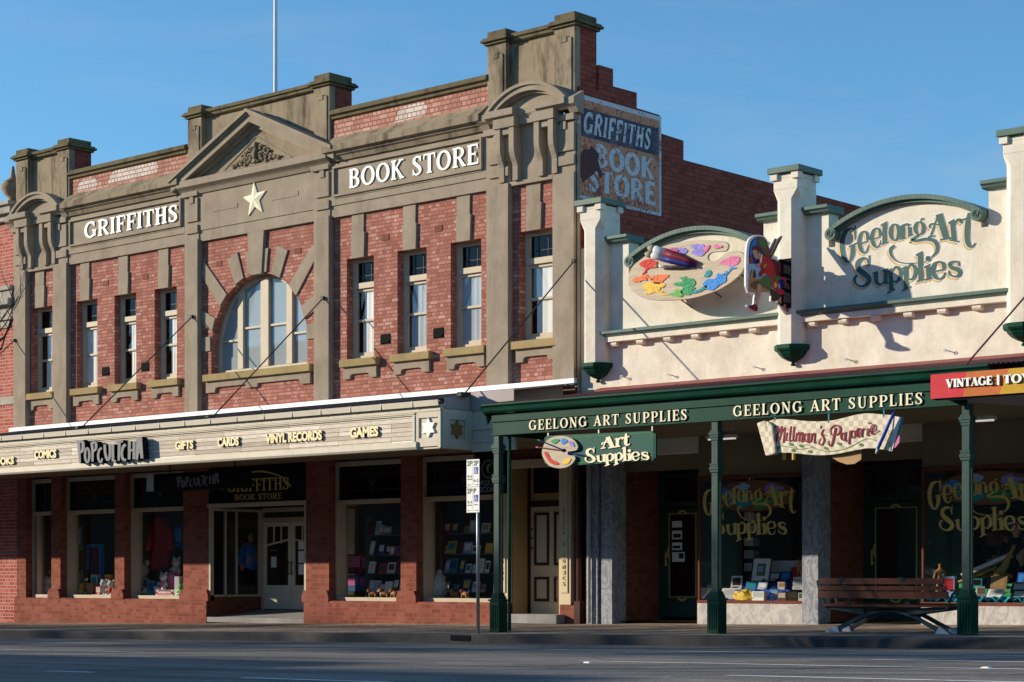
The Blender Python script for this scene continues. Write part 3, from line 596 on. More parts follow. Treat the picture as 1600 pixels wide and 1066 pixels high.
# windows of the upper floor
def sash_window(x0, x1, z0, z1, i):
    f = MB(); y0, y1 = .17, .25; t = .075
    f.box(x0 - .02, x0 + t, y0, y1, z0, z1 + .02); f.box(x1 - t, x1 + .02, y0, y1, z0, z1 + .02); f.box(x0 + t, x1 - t, y0, y1, z1 - .08, z1 + .02); f.box(x0 + t, x1 - t, y0 - .01, y1, z0, z0 + .10)
    f.box(x0 + t, x1 - t, y0 - .03, y1, 6.74, 6.86)                                 # transom
    zm = 6.06
    f.box(x0 + t, x0 + t + .045, y0 + .02, y1, z0 + .10, 6.74); f.box(x1 - t - .045, x1 - t, y0 + .02, y1, z0 + .10, 6.74); f.box(x0 + t, x1 - t, y0 + .015, y1, zm, zm + .05)
    f.box(x0 + t + .045, x1 - t - .045, y0 + .02, y1, 6.68, 6.74); f.box(x0 + t + .045, x1 - t - .045, y0 + .03, y1, z0 + .1, z0 + .17)
    f.box(x0 + t, x0 + t + .05, y0 + .02, y1, 6.86, z1 - .08); f.box(x1 - t - .05, x1 - t, y0 + .02, y1, 6.86, z1 - .08)
    w = f.build('window', 'cream joinery', gb, bevel=.006)
    g = MB(); g.box(x0 + t, x1 - t, y0 + .038, y0 + .042, zm + .02, 6.74); g.box(x0 + t, x1 - t, y0 + .048, y0 + .052, z0 + .1, zm + .02); g.build('pane', 'glass', w)
    g = MB(); g.box(x0 + t, x1 - t, y0 + .05, y0 + .056, 6.86, z1 - .08); g.build('leaded_pane', 'leaded glass', w)
    g = MB()
    for q in (.36, .64): xq = x0 + (x1 - x0) * q; g.box(xq - .006, xq + .006, y0 + .04, y0 + .048, 6.86, z1 - .08)
    g.box(x0 + t, x1 - t, y0 + .041, y0 + .047, 7.0, 7.012); g.build('lead_came', 'charcoal', w)
    c = MB(); rw = random.Random(i * 13 + 5); xs = x0 + (.24, .34, .30, .33, .22, .32, .12, .10)[i]; n = 22
    for za, zb_w, sh in ((z0, 6.08, rw.uniform(-.05, .05)), (6.08, 6.74, 0)):
        P = [(xs + sh + (x1 - xs - sh) * k / n, y0 + .062 + .004 * math.sin(k * (.8 + .12 * i)) + .001 * rw.random()) for k in range(n + 1)]
        for k in range(n): c.poly([(P[k][0], P[k][1], za), (P[k + 1][0], P[k + 1][1], za), (P[k + 1][0], P[k + 1][1], zb_w), (P[k][0], P[k][1], zb_w)])
    c.build('curtain', ('blind', 'blind', 'blind', 'blind', 'blue curtain', 'blind', 'blue curtain', 'blind')[i], w, smooth=True)
    c = MB(); c.box(x0 - .1, x1 + .1, y0 + .5, y0 + .52, z0 - .1, z1 + .1); c.build('dark_room', 'unlit room maroon' if i % 3 else 'interior wall', w)  # dark sheet standing in for the unlit room behind the sash
    s = MB(); s.box(x0 - .10, x1 + .18, -.13, .25, 5.12, 5.27); sl_ = s.build('sill', 'ochre sill', gb, bevel=.008)
    s = MB(); a, b = x0 - .06, x1 + .12; s.xz([(a, 4.87), (a + .2, 4.87), (a + .22, 4.95), (a + .28, 4.97), (b - .28, 4.97), (b - .22, 4.95), (b - .2, 4.87), (b, 4.87), (b, 5.12), (a, 5.12)], -.055, .0)
    s.build('sill_apron', 'stucco', gb, bevel=.006)
    k = MB(); c_ = (x0 + x1) / 2 - .02; k.xz([(c_ - .19, 7.345), (c_ + .17, 7.345), (c_ + .19, 7.86), (c_ - .21, 7.86)], -.05, .06); k.xz([(c_ - .19, 7.86), (c_ + .15, 7.86), (c_ + .16, 8.245), (c_ - .2, 8.245)], -.035, 0)
    k.build('keystone', 'stucco', gb, bevel=.006)
i = 0
for a, b in WINS:
    for x0, x1 in sym(a, b): sash_window(x0, x1, 5.26, 7.36, i); i += 1
# arched window
f = MB(); ya_, yb_ = .20, .29
def ring_part(mb, r0, r1, y0, y1, n=32):
    for k in range(n):
        t0, t1 = math.pi * k / n, math.pi * (k + 1) / n
        P = [(UC - r * math.cos(t), y, ASP + r * math.sin(t)) for r in (r0, r1) for t in (t0, t1) for y in (y0, y1)]
        mb.poly([P[0], P[2], P[6], P[4]]); mb.poly([P[1], P[3], P[7], P[5]]); mb.poly([P[0], P[1], P[3], P[2]]); mb.poly([P[4], P[5], P[7], P[6]])
ring_part(f, AR - .09, AR + .02, ya_, yb_); f.box(UC - AR - .02, UC - AR + .09, ya_, yb_, 5.26, ASP); f.box(UC + AR - .09, UC + AR + .02, ya_, yb_, 5.26, ASP)
f.box(UC - AR, UC + AR, ya_ - .015, yb_, 5.255, 5.36)
for x, w in ((-.80, .09), (0, .13), (.80, .09)):
    h = ASP + math.sqrt((AR - .05) ** 2 - x * x); f.box(UC + x - w, UC + x + w, ya_ - .02, yb_ + .01, 5.36, h)
for x0, x1, zt in ((-1.5, -.89, 5.98), (-.71, -.13, 6.22), (.13, .71, 6.22), (.89, 1.5, 5.98)): f.box(UC + x0, UC + x1, ya_ + .01, yb_, zt, zt + .05)
aw = f.build('arched_window', 'cream joinery', gb, bevel=.006)
g = MB(); pts = [(UC - (AR - .04) * math.cos(math.pi * k / 32), ASP + (AR - .04) * math.sin(math.pi * k / 32)) for k in range(33)]
g.xz([(UC - AR + .04, 5.3)] + pts + [(UC + AR - .04, 5.3)], ya_ + .045, ya_ + .051); g.build('pane', 'wavy glass', aw)
g = MB(); g.box(UC - AR - .3, UC + AR + .3, .256, .262, 5.0, 7.6); g.build('blind', 'grey blind', aw)
s = MB(); s.box(UC - AR - .15, UC + AR + .2, -.13, .28, 5.12, 5.27); s.build('sill', 'ochre sill', gb, bevel=.008)
s = MB(); a, b = UC - AR - .12, UC + AR + .14
s.xz([(a, 4.87), (a + .3, 4.87), (a + .33, 4.96), (a + .4, 4.98), (UC - .35, 4.98), (UC - .32, 4.9), (UC + .02, 4.9), (UC + .05, 4.98), (b - .4, 4.98), (b - .33, 4.96), (b - .3, 4.87), (b, 4.87), (b, 5.12), (a, 5.12)], -.055, 0)
s.build('sill_apron', 'stucco', gb, bevel=.006)
s = MB()
def vous(deg, r1, hw0, hw1):
    t = R(deg); c, n = Vector((math.cos(t), math.sin(t))), Vector((-math.sin(t), math.cos(t)))
    P = [c * AR + n * hw0, c * AR - n * hw0, c * r1 - n * hw1, c * r1 + n * hw1]
    P = [(UC + max(-1.878, min(1.878, q.x)), ASP + min(q.y, 2.46)) for q in P]; s.xz(P, -.035, 0)
for m_ in (0, 1):
    for d_, r1, h0, h1 in ((68, AR + .62, .15, .18), (44, AR + 1.12, .17, .21), (22, AR + .55, .15, .17)): vous(180 - d_ if m_ else d_, r1, h0, h1)
    x0, x1 = (UC + AR, UC + 1.878) if not m_ else (UC - 1.878, UC - AR); s.box(x0, x1, -.035, 0, ASP + .02, ASP + .34)
s.xz([(UC - .19, ASP + AR - .03), (UC + .19, ASP + AR - .03), (UC + .27, 8.245), (UC - .27, 8.245)], -.075, .1)
s.xz([(UC - .31, ASP + AR - .0), (UC + .31, ASP + AR - .0), (UC + .37, 7.86), (UC - .37, 7.86)], -.04, .0)
s.build('arch_voussoirs', 'stucco', gb, bevel=.006)
# vents
s = MB(); v2 = MB()
for o in (3.92, 5.41): 
    for x0, x1 in sym(o - .1, o + .1): s.new(); s.box(x0, x1, -.012, 0, 7.62, 7.745); v2.new(); v2.box(x0 - .04, x1 + .04, -.012, 0, 5.52, 5.72); v2.box(x0 - .02, x1 + .02, -.03, -.012, 5.54, 5.58)
for x in (UC - 1.3, UC + 1.28): s.new().box(x - .1, x + .1, -.012, 0, 7.64, 7.76)
s.build('air_vent', 'terracotta', gb); v2.build('wall_grille', 'black', gb)

# pilasters, entablature, cornices
ZF = 4.47
p = MB()
def pil(x0, x1, inner):
    p.new()
    p.box(x0, x1, -.10, 0, ZF, 9.38); a, b = (x0 + .13, x1) if inner > 0 else (x0, x1 - .13)
    for z0, z1 in ((ZF, 8.30), (8.44, 8.62), (8.70, 9.22)): p.box(x0 + .10, x1 - .0, -.14, -.10, z0, z1)
    p.box(x0 + .24, x0 + .38, -.165, -.14, 9.1, 9.25); p.box(x0 - .02, x1 + .02, -.17, 0, 9.26, 9.38)
for a, b in ((8.46, 9.02), (6.78, 7.38), (1.88, 2.38)):
    for k, (x0, x1) in enumerate(sym(a, b)): pil(x0, x1, 1)
p.new(); p.box(XR - .03, XR + .03, -.08, .012, 3.6, 9.2)
p.box(XR + .0, XR + .035, -.08, .0, 3.6, 9.0)
p.build('pilaster', 'stucco', gb, bevel=.008)
e = MB()
BAYS = sym(2.38, 6.78)
for x0, x1 in BAYS:
    e.new(); e.box(x0, x1, -.075, 0, 8.245, 8.485); e.box(x0, x1, -.10, 0, 8.485, 9.38)
    a, b = x0 + .12, x1 - .08
    e.box(a, b, -.155, -.10, 8.655, 8.70); e.box(a, b, -.155, -.10, 9.24, 9.285); e.box(a, a + .05, -.155, -.10, 8.70, 9.24); e.box(b - .05, b, -.155, -.10, 8.70, 9.24)
    e.box(a + .02, b - .02, -.115, -.10, 8.62, 8.66)
e.new(); e.box(UC - 1.88, UC + 1.88, -.075, 0, 8.245, 8.485); e.box(UC - 1.88, UC + 1.88, -.095, 0, 8.485, 9.3)
for sx in (-1, 1): e.box(UC + sx * .98 - .42, UC + sx * .98 + .42, -.105, -.095, 8.84, 8.87); e.box(UC + sx * .98 + .38, UC + sx * .98 + .42, -.105, -.095, 8.87, 8.94)
e.build('entablature', 'stucco', gb, bevel=.006)
c = MB()
CPR = [(0, 9.38), (-.15, 9.38), (-.19, 9.46), (-.24, 9.49), (-.24, 9.52), (-.33, 9.55), (-.33, 9.68), (-.29, 9.70), (0, 9.93)]
for x0, x1 in BAYS: c.new().yz(CPR, x0 - .0, x1 + .0)
c.build('cornice', 'weathered stucco', gb)
c = MB()                                                    # pediment base and raking cornice over the centre
c.yz([(0, 9.30), (-.13, 9.30), (-.17, 9.37), (-.2, 9.40), (-.29, 9.46), (-.29, 9.60), (-.25, 9.62), (0, 9.66)], UC - 2.44, UC + 2.44)
HW, ZB_, ZA = 2.66, 9.68, 10.86
def rake(sx, y0, t0, t1):
    d_ = Vector((HW, ZA - ZB_)); nrm = Vector((-d_.y, d_.x)).normalized() * -1
    A, B = Vector((-HW, ZB_)), Vector((0, ZA)); nn = Vector((d_.y, -d_.x)).normalized()
    k0, k1 = t0 / abs(nn.y), t1 / abs(nn.y)
    c.xz([(UC + sx * q.x, q.y) for q in (A - Vector((0, k0)), B - Vector((0, k0)), B - Vector((0, k1)), A - Vector((0, k1)))], y0, -.002)
for sx in (1, -1):
    rake(sx, -.36, 0, .07); rake(sx, -.31, .07, .11); rake(sx, -.27, .11, .25); rake(sx, -.10, .25, .33)
c.build('pediment', 'stucco', gb)
c = MB(); c.xz([(UC - 2.3, 9.55), (UC + 2.3, 9.55), (UC, 10.6)], -.04, .3); c.build('tympanum', 'weathered stucco', gb)
o_ = MB()
def scroll(cx, cz, r, s_, turns=1.6):
    o_.tube([(cx + s_ * r * (1 - t / 14) * math.cos(t * turns * .45), -.075 - .012 * math.sin(t), cz + r * (1 - t / 14) * math.sin(t * turns * .45)) for t in range(13)], [.022 - .0009 * t for t in range(13)], 6)
for sx in (-1, 1):
    for k, (dx, dz, r) in enumerate(((.16, 9.86, .10), (.33, 9.83, .085), (.30, 9.97, .06), (.49, 9.80, .07), (.63, 9.77, .055), (.75, 9.75, .04), (.16, 10.04, .07), (.42, 9.92, .045))):
        scroll(UC + sx * dx, dz, r, sx); o_.ball((UC + sx * dx, -.075, dz), (r * .4, .035, r * .4), 8, 6)
    for k in range(6): o_.ball((UC + sx * (.08 + .13 * k), -.07, 9.76 + .03 * math.sin(k * 2.1)), (.05, .04, .035), 8, 6)
o_.ball((UC, -.075, 9.93), (.085, .07, .13), 10, 8); o_.ball((UC, -.08, 10.12), (.06, .05, .07), 10, 8); o_.box(UC - .07, UC + .07, -.1, -.04, 9.74, 9.82)
o_.build('relief_ornament', 'weathered stucco', gb, smooth=True)
o_ = MB(); 
for q in (((-1.12, 9.70), (1.12, 9.70)), ((-1.12, 9.70), (0, 10.30)), ((1.12, 9.70), (0, 10.30))): o_.tube([(UC + q[0][0], -.045, q[0][1]), (UC + q[1][0], -.045, q[1][1])], .016, 6)
o_.build('tympanum_moulding', 'stucco', gb)
# star in the centre panel
def star(mb, cx, cz, ro, ri, n, y, depth, puff=0.0, mapf=None, rot=0):
    P = [(cx + (ro if k % 2 == 0 else ri) * math.sin(math.pi * k / n + rot), cz + (ro if k % 2 == 0 else ri) * math.cos(math.pi * k / n + rot)) for k in range(2 * n)]
    M = mapf or (lambda x, z, q: Vector((x, y - q, z)))
    for k in range(2 * n):
        j = (k + 1) % (2 * n); mb.poly([M(cx, cz, puff), M(*P[k], 0), M(*P[j], 0)]); mb.poly([M(*P[k], 0), M(*P[k], -depth), M(*P[j], -depth), M(*P[j], 0)])
s = MB(); star(s, UC + .02, 8.93, .39, .155, 5, -.12, .03, .035, rot=R(-4)); s.build('star', 'cream letter', gb)
# lettering on the two name panels
l = MB(); sign_word(l, 'GRIFFITHS', (W(130, 0, .15).x, -.122, 8.785), (W(277, 0, .15).x, -.122, 8.785), .375, .013, .175, .095, .075, .08)
l.build('raised_lettering', 'white letter', gb)
l = MB(); sign_word(l, 'BOOK STORE', (W(543, 0, .15).x, -.122, 8.78), (W(746, 0, .15).x, -.122, 8.785), .385, .013, .175, .095, .075, .08)
l.build('raised_lettering', 'white letter', gb)
# brick parapets and attic towers
for k, (x0, x1) in enumerate(BAYS):
    b_ = MB(); b_.box(x0, x1, -.002, .30, 9.6, 10.30); b_.build('brick_parapet', 'parapet brick', gb)
    b_ = MB()
    segs = ((.06, .24, 9.96, 10.22), (.34, .76, 9.98, 10.27)) if k == 1 else ((.42, .62, 9.95, 10.25),)
    for f0, f1, z0, z1 in segs: 
        pts = [(x0 + (x1 - x0) * f0 - .05, z0), (x0 + (x1 - x0) * f0 + .06, z1 - .08), (x0 + (x1 - x0) * (f0 + .05), z1), (x0 + (x1 - x0) * f1 - .12, z1 - .01), (x0 + (x1 - x0) * f1, z1 - .1), (x0 + (x1 - x0) * f1 - .05, z0 + .03)]
        b_.xz(pts, -.006, -.002)
    b_.build('faded_brick_patch', 'faded parapet brick', gb)
    b_ = MB(); b_.yz([(-.02, 10.28), (-.06, 10.30), (-.06, 10.35), (-.12, 10.38), (-.12, 10.44), (-.06, 10.49), (.36, 10.49), (.36, 10.28)], x0 - .0, x1 + .0); b_.build('coping', 'lichen stucco', gb)
t = MB(); tb = MB(); tc = MB()
def pier(x0, x1):
    yb2 = .58; t.new(); tb.new(); tc.new()
    t.box(x0, x1, -.06, 0.1, 9.6, 11.03); tb.box(x0 + .004, x1 - .004, .1, yb2, 9.6, 11.03)
    t.box(x0 + .06, x1 - .06, -.085, -.06, 9.7, 10.82); t.box(x0 + .17, x1 - .17, -.10, -.085, 10.74, 10.86)
    tc.box(x0 - .05, x1 + .05, -.11, yb2 + .05, 11.03, 11.08); tc.box(x0 - .10, x1 + .10, -.16, yb2 + .10, 11.08, 11.13); tc.box(x0 - .07, x1 + .07, -.13, yb2 + .07, 11.13, 11.165); tc.box(x0 + .0, x1 - .0, -.06, yb2, 11.165, 11.29)
def attic(xa, xb):
    t.new(); tc.new(); t.box(xa, xb, .08, .34, 9.6, 11.02); tc.yz([(.05, 11.0), (0.0, 11.03), (0.0, 11.08), (-.04, 11.1), (-.04, 11.15), (.02, 11.19), (.40, 11.19), (.40, 11.0)], xa, xb)
for q, (x0, x1) in enumerate(sym(8.47, 8.97) + sym(6.77, 7.25) + sym(1.84, 2.32)): pier(x0, x1)
for x0, x1 in sym(7.25, 8.47): attic(x0, x1)
attic(UC - 1.84, UC + 1.84)
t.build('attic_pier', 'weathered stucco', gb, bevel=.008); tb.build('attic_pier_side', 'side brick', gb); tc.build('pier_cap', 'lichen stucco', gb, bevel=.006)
# end bays: consoles under a segmental pediment
for x0, x1 in sym(7.38, 8.46):
    b_ = MB(); b_.box(x0, x1, -.10, 0, 8.24, 8.32); b_.box(x0, x1, -.05, 0, 8.32, 9.4)
    CP = [(-.05, 9.32), (-.27, 9.32), (-.27, 8.95), (-.26, 8.85), (-.22, 8.74), (-.178, 8.66), (-.157, 8.60), (-.157, 8.32), (-.05, 8.32)]
    xl, xr = x0 - .34, x1 + .34
    for cx in (xl + .36, xr - .42):
        b_.new()
        for a in (cx - .24, cx + .11): b_.yz(CP, a, a + .13)
        b_.box(cx - .11, cx + .11, -.24, 0, 9.2, 9.32)
        b_.box(cx - .27, cx + .27, -.30, 0, 9.32, 9.50)
    b_.new(); b_.box(x0, x1, -.16, 0, 9.36, 9.5)
    b_.build('console', 'stucco', gb, bevel=.005)
    b_ = MB(); xc = (x0 + x1) / 2 + .02; hw = 1.0
    b_.yz([(0, 9.46), (-.2, 9.46), (-.26, 9.50), (-.29, 9.52), (-.34, 9.54), (-.34, 9.66), (-.30, 9.68), (0, 9.70)], xc - hw, xc - hw + .72)
    b_.yz([(0, 9.46), (-.2, 9.46), (-.26, 9.50), (-.29, 9.52), (-.34, 9.54), (-.34, 9.66), (-.30, 9.68), (0, 9.70)], xc + hw - .72, xc + hw)
    b_.yz([(0, 9.48), (-.15, 9.48), (-.20, 9.54), (-.20, 9.655), (0, 9.69)], xc - hw + .72, xc + hw - .72)
    b_.yz([(0, 9.36), (-.16, 9.38), (-.22, 9.47), (-.29, 9.52), (-.29, 9.64), (0, 9.8)], xc - hw - .22, xc - hw); b_.yz([(0, 9.36), (-.16, 9.38), (-.22, 9.47), (-.29, 9.52), (-.29, 9.64), (0, 9.8)], xc + hw, min(xc + hw + .22, XR + .12))
    rs = .42; rr_ = (hw * hw + rs * rs) / (2 * rs); an = math.asin(hw / rr_)
    def seg(r0, r1, y0, n=18):
        for k in range(n):
            a0, a1 = -an + 2 * an * k / n, -an + 2 * an * (k + 1) / n; zc = 9.68 + rs - rr_
            b_.xz([(xc + r * math.sin(a), zc + r * math.cos(a)) for r, a in ((r0, a0), (r0, a1), (r1, a1), (r1, a0))], y0, -.0)
    seg(rr_ - .06, rr_, -.31); seg(rr_ - .16, rr_ - .06, -.27); seg(rr_ - .20, rr_ - .16, -.18)
    pp = [(xc + (rr_ - .2) * math.sin(-an + 2 * an * k / 18) * .95, 9.68 + rs - rr_ + (rr_ - .2) * math.cos(-an + 2 * an * k / 18)) for k in range(19)]
    b_.xz([(xc - hw * .93, 9.66)] + pp + [(xc + hw * .93, 9.66)], -.09, .06)
    b_.build('segmental_pediment', 'stucco', gb)
# lead flashing above the awning
fl = MB(); fl.yz([(-.165, 4.38), (-.165, 4.47), (-.02, 4.485), (0, 4.485), (0, 4.38)], XL - .1, XR + .02); fl.yz([(-.165, 4.36), (-.30, 4.345), (-.30, 4.33), (-.165, 4.345)], XL - .1, XR + .02); fl.build('flashing', 'white flashing', gb)

# ground floor: brick piers, shop windows, entry
g = MB()
SH = [(-41.12, -40.06), (-39.69, -37.55), (-37.19, -35.03), (-30.24, -28.13), (-27.69, -25.42)]     # shop windows
ENT = (-34.14, -30.95); DB = (-25.14, -23.87)
zs0 = .30
hl = [(a, b, .30, 3.25) for a, b in SH] + [(ENT[0], ENT[1], -.6, 3.25, 'o'), (DB[0], DB[1], -.6, 3.02, 'o')]
wall_grid(g, XL, XR, -.6, 3.3, hl, 0.0, .22)
g.build('ground_floor_wall', 'shop brick', gb)
pl = MB()
def plinth(x0, x1): pl.new().yz([(0, -.6), (-.07, -.6), (-.07, .27), (-.05, .30), (0, .31)], x0, x1)
plinth(XL - .02, ENT[0]); plinth(ENT[1], DB[0] + .0); plinth(DB[1], XR + .03)
for x0, x1 in ((-40.06, -39.69), (-37.55, -37.19), (-35.03, -34.14), (-30.95, -30.24), (-28.13, -27.69)):
    pl.new().xz([(x0 - .06, .27), (x1 + .06, .27), (x1 + .06, .40), (x1 + .001, .52), (x0 - .001, .52), (x0 - .06, .40)], -.075, .12)
pl.build('plinth', 'shop brick', gb, bevel=.01)
def shop_window(x0, x1, j):
    f = MB(); y0 = .20
    f.box(x0, x0 + .05, y0 - .02, y0 + .30, .30, 3.2); f.box(x1 - .05, x1, y0 - .02, y0 + .30, .30, 3.2); f.box(x0 + .05, x1 - .05, y0 - .06, y0 + .30, .30, .38); f.box(x0 + .05, x1 - .05, y0 - .03, y0 + .12, 2.31, 2.40); f.box(x0 + .05, x1 - .05, y0, y0 + .1, 3.1, 3.2)
    if j == 0: f.box(x0 + .16, x0 + .20, y0, y0 + .1, .38, 2.31)
    w = f.build('shop_window', 'cream joinery', gb, bevel=.006)
    q = MB(); q.box(x0 + .05, x1 - .05, y0 + .24, y0 + .246, .38, 2.31); q.build('pane', 'glass', w)
    q = MB(); q.box(x0 + .05, x1 - .05, y0 + .05, y0 + .056, 2.40, 3.1); q.build('leaded_pane', 'leaded glass', w)
    q = MB(); xm = (x0 + x1) / 2
    for a in (x0 + .3, xm, x1 - .3): q.box(a - .012, a + .012, y0 + .03, y0 + .05, 2.40, 3.1)
    for z in (2.58, 2.92): q.box(x0 + .05, x1 - .05, y0 + .03, y0 + .05, z, z + .02)
    if j != 0: star(q, xm, 2.75, .17, .075, 5, y0 + .028, .02, .02)
    q.build('glazing_bar', 'charcoal', w)
for j, (a, b) in enumerate(SH): shop_window(a, b, j)
# interior shell and window beds
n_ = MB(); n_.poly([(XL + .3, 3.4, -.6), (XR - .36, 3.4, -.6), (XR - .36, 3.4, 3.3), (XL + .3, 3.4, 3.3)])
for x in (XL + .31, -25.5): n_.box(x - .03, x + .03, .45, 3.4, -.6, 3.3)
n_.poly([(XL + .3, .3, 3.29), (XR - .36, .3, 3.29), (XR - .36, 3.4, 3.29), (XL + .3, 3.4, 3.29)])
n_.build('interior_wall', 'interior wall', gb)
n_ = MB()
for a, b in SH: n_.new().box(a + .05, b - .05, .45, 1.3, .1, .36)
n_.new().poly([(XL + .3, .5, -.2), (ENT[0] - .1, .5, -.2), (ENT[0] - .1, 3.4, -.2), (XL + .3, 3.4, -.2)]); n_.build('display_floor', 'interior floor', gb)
# entry
EY = 1.47; e = MB()
zf0, zf1 = gz(-32.5, 0) + .02, .06
e.poly([(ENT[0], -.02, zf0), (ENT[1], -.02, zf0), (ENT[1], EY, zf1), (ENT[0], EY, zf1)]); e.box(ENT[0], ENT[1], -.06, -.02, zf0 - .1, zf0 + .012); e.build('entry_floor', 'concrete', gb)
e = MB(); zl = .36
for x, s_ in ((ENT[0], 1), (ENT[1], -1)):
    e.new()
    a, b = (x, x + .06 * s_) if s_ > 0 else (x - .06, x)
    a, b = min(a, b), max(a, b)
    e.box(a, b, .0, .10, zl, 2.33); e.box(a, b, .42, .47, zl, 2.33); e.box(a, b, .10, EY, 2.27, 2.33); e.box(a, b, .1, EY, zl, zl + .05); e.box(a, b, .75, .79, zl + .05, 2.27)
    e.box(a, b, EY - .05, EY, zl + .05, 2.27)
e.new(); e.box(ENT[0] - .02, ENT[1] + .02, -.03, .10, 2.33, 2.42)
e.build('entry_frame', 'cream joinery', gb, bevel=.005)
e = MB(); e.box(ENT[0] + .02, ENT[0] + .05, .47, EY - .05, zl + .05, 2.27); e.new(); e.box(ENT[1] - .05, ENT[1] - .02, .1, EY - .05, zl + .05, 2.27); e.build('entry_pane', 'glass', gb)
e = MB(); 
for x in (ENT[0], ENT[1] - .06): e.new().box(x, x + .06, .0, EY, -.3, zl)
e.build('stall_riser', 'brown brick', gb)
e = MB(); e.box(ENT[0], ENT[1], -.0, .10, 2.42, 3.2); e.box(ENT[0], ENT[1], .1, EY + .1, 2.42, 2.5); e.build('fanlight_panel', 'black', gb)
l = MB(); sign_word(l, 'GRIFFITHS', (-33.5, -.012, 2.66), (-31.45, -.012, 2.66), .27, .01, .15, .06)
l.new(); sign_word(l, 'BOOK STORE', (-33.25, -.012, 2.47), (-31.7, -.012, 2.47), .13, .01, .13, .06)
strokes(l, [[(ENT[0] + .45, 2.72, .03), (ENT[0] + .8, 2.95, .03), (UC, 3.08, .035), (ENT[1] - .8, 2.95, .03), (ENT[1] - .45, 2.72, .03)]], lambda x, y: Vector((x, -.012, y)), (0, .01, 0))
l.build('gilt_lettering', 'dim gold', gb)
# double doors
d0, d1 = ENT[0] + .0, ENT[1]; f = MB()
DXA, DXB = WX(0, 0, -1).x, 0
xa = W(405, YH, -EY).x; xb = xa + 2.12
f.box(xa, xa + .10, EY, EY + .09, .06, 2.30); f.box(xb - .1, xb, EY, EY + .09, .06, 2.30); f.box(xa + .1, xb - .1, EY, EY + .09, 2.05, 2.14); f.box(xa + .1, xb - .1, EY, EY + .09, 2.27, 2.36); f.box(xb, ENT[1], EY, EY + .08, -.1, 2.36); f.build('door_frame', 'cream joinery', gb, bevel=.005)
f = MB(); f.box(xa + .1, xb - .1, EY + .03, EY + .036, 2.14, 2.27); f.build('fanlight', 'glass', gb)
xm = (xa + xb) / 2
for k, (a, b) in enumerate(((xa + .11, xm - .005), (xm + .005, xb - .11))):
    f = MB(); y0, y1 = EY + .02, EY + .065; zb = .08
    f.box(a, a + .10, y0, y1, zb, 2.04); f.box(b - .10, b, y0, y1, zb, 2.04); f.box(a + .1, b - .1, y0, y1, 1.94, 2.04); f.box(a + .1, b - .1, y0, y1, zb, .62)
    for q in (.33, .66): f.box(a + .1 + (b - a - .2) * q - .015, a + .1 + (b - a - .2) * q + .015, y0 + .01, y1, 1.56, 1.94)
    f.xz([(a + .1, 1.50), (b - .1, 1.62), (b - .1, 1.66), (a + .1, 1.54)] if k == 0 else [(a + .1, 1.62), (b - .1, 1.50), (b - .1, 1.54), (a + .1, 1.66)], y0 + .008, y1 - .003)
    dr = f.build('door', 'pale door', gb, bevel=.004)
    f = MB(); f.box(a + .1, b - .1, y0 + .02, y0 + .026, .62, 1.94); f.build('door_pane', 'glass', dr)
    f = MB(); hx = b - .05 if k == 0 else a + .05; f.tube([(hx, y0 - .05, .85), (hx, y0 - .05, 1.15)], .012, 6); f.box(hx - .01, hx + .01, y0 - .05, y0, .86, .88); f.box(hx - .01, hx + .01, y0 - .05, y0, 1.12, 1.14); f.build('door_handle', 'dark iron', dr)
    f = MB()
    if k == 0:
        f.box(a + .26, a + .44, y0 + .012, y0 + .016, 1.02, 1.26); f.new().lathe([(.1, 0), (.1, .004)], (a + .35, y0 + .014, 1.4), 12)
    else:
        for z0, z1 in ((1.42, 1.62), (1.12, 1.38), (.86, 1.09)): f.new().box(a + .22, a + .44, y0 + .012, y0 + .016, z0, z1)
    f.build('notice', 'white paint', dr)
# cream side door at the right end
f = MB(); DY = .45
f.box(-25.40, DB[0], -.09, 0.02, .28, 3.1); f.new(); f.box(DB[1], -23.58, -.09, 0.02, .28, 3.1); f.new(); f.box(-25.36, -25.2, -.11, -.09, .5, 2.9); f.new(); f.box(-23.82, -23.64, -.11, -.09, .5, 2.9); f.new(); f.box(-25.44, -23.54, -.12, .0, 2.86, 3.02)
f.build('door_pilaster', 'cream door', gb, bevel=.006)
f = MB(); f.box(DB[0], DB[0] + .03, .02, DY, -.1, 3.02); f.box(DB[1] - .03, DB[1], .02, DY, -.1, 3.02); f.box(DB[0], DB[1], .02, DY, 2.99, 3.02); f.build('door_reveal', 'ochre wall', gb)
f = MB(); f.box(DB[0] + .03, DB[0] + .10, DY - .02, DY + .08, .05, 3.0); f.box(DB[1] - .1, DB[1] - .03, DY - .02, DY + .08, .05, 3.0); f.box(DB[0] + .1, DB[1] - .1, DY - .02, DY + .08, 2.14, 2.26); f.build('door_frame', 'brown trim', gb)
f = MB(); f.box(DB[0] + .1, DB[1] - .1, DY, DY + .06, 2.26, 2.4); f.box(DB[0] + .1, DB[0] + .16, DY, DY + .06, 2.4, 2.95); f.box(DB[1] - .16, DB[1] - .1, DY, DY + .06, 2.4, 2.95); f.box(DB[0] + .1, DB[1] - .1, DY, DY + .06, 2.95, 3.0); f.build('fanlight_frame', 'ochre wall', gb)
f = MB(); f.box(DB[0] + .16, DB[1] - .16, DY + .02, DY + .026, 2.4, 2.95); f.box(DB[0] + .16, DB[1] - .16, DY + .1, DY + .12, 2.4, 2.95); f.build('fanlight', 'black', gb)
f = MB(); xa, xb = DB[0] + .1, DB[1] - .1; f.box(xa, xb, DY, DY + .05, .09, 2.14); dr = f.build('panelled_door', 'cream door', gb)
f = MB()
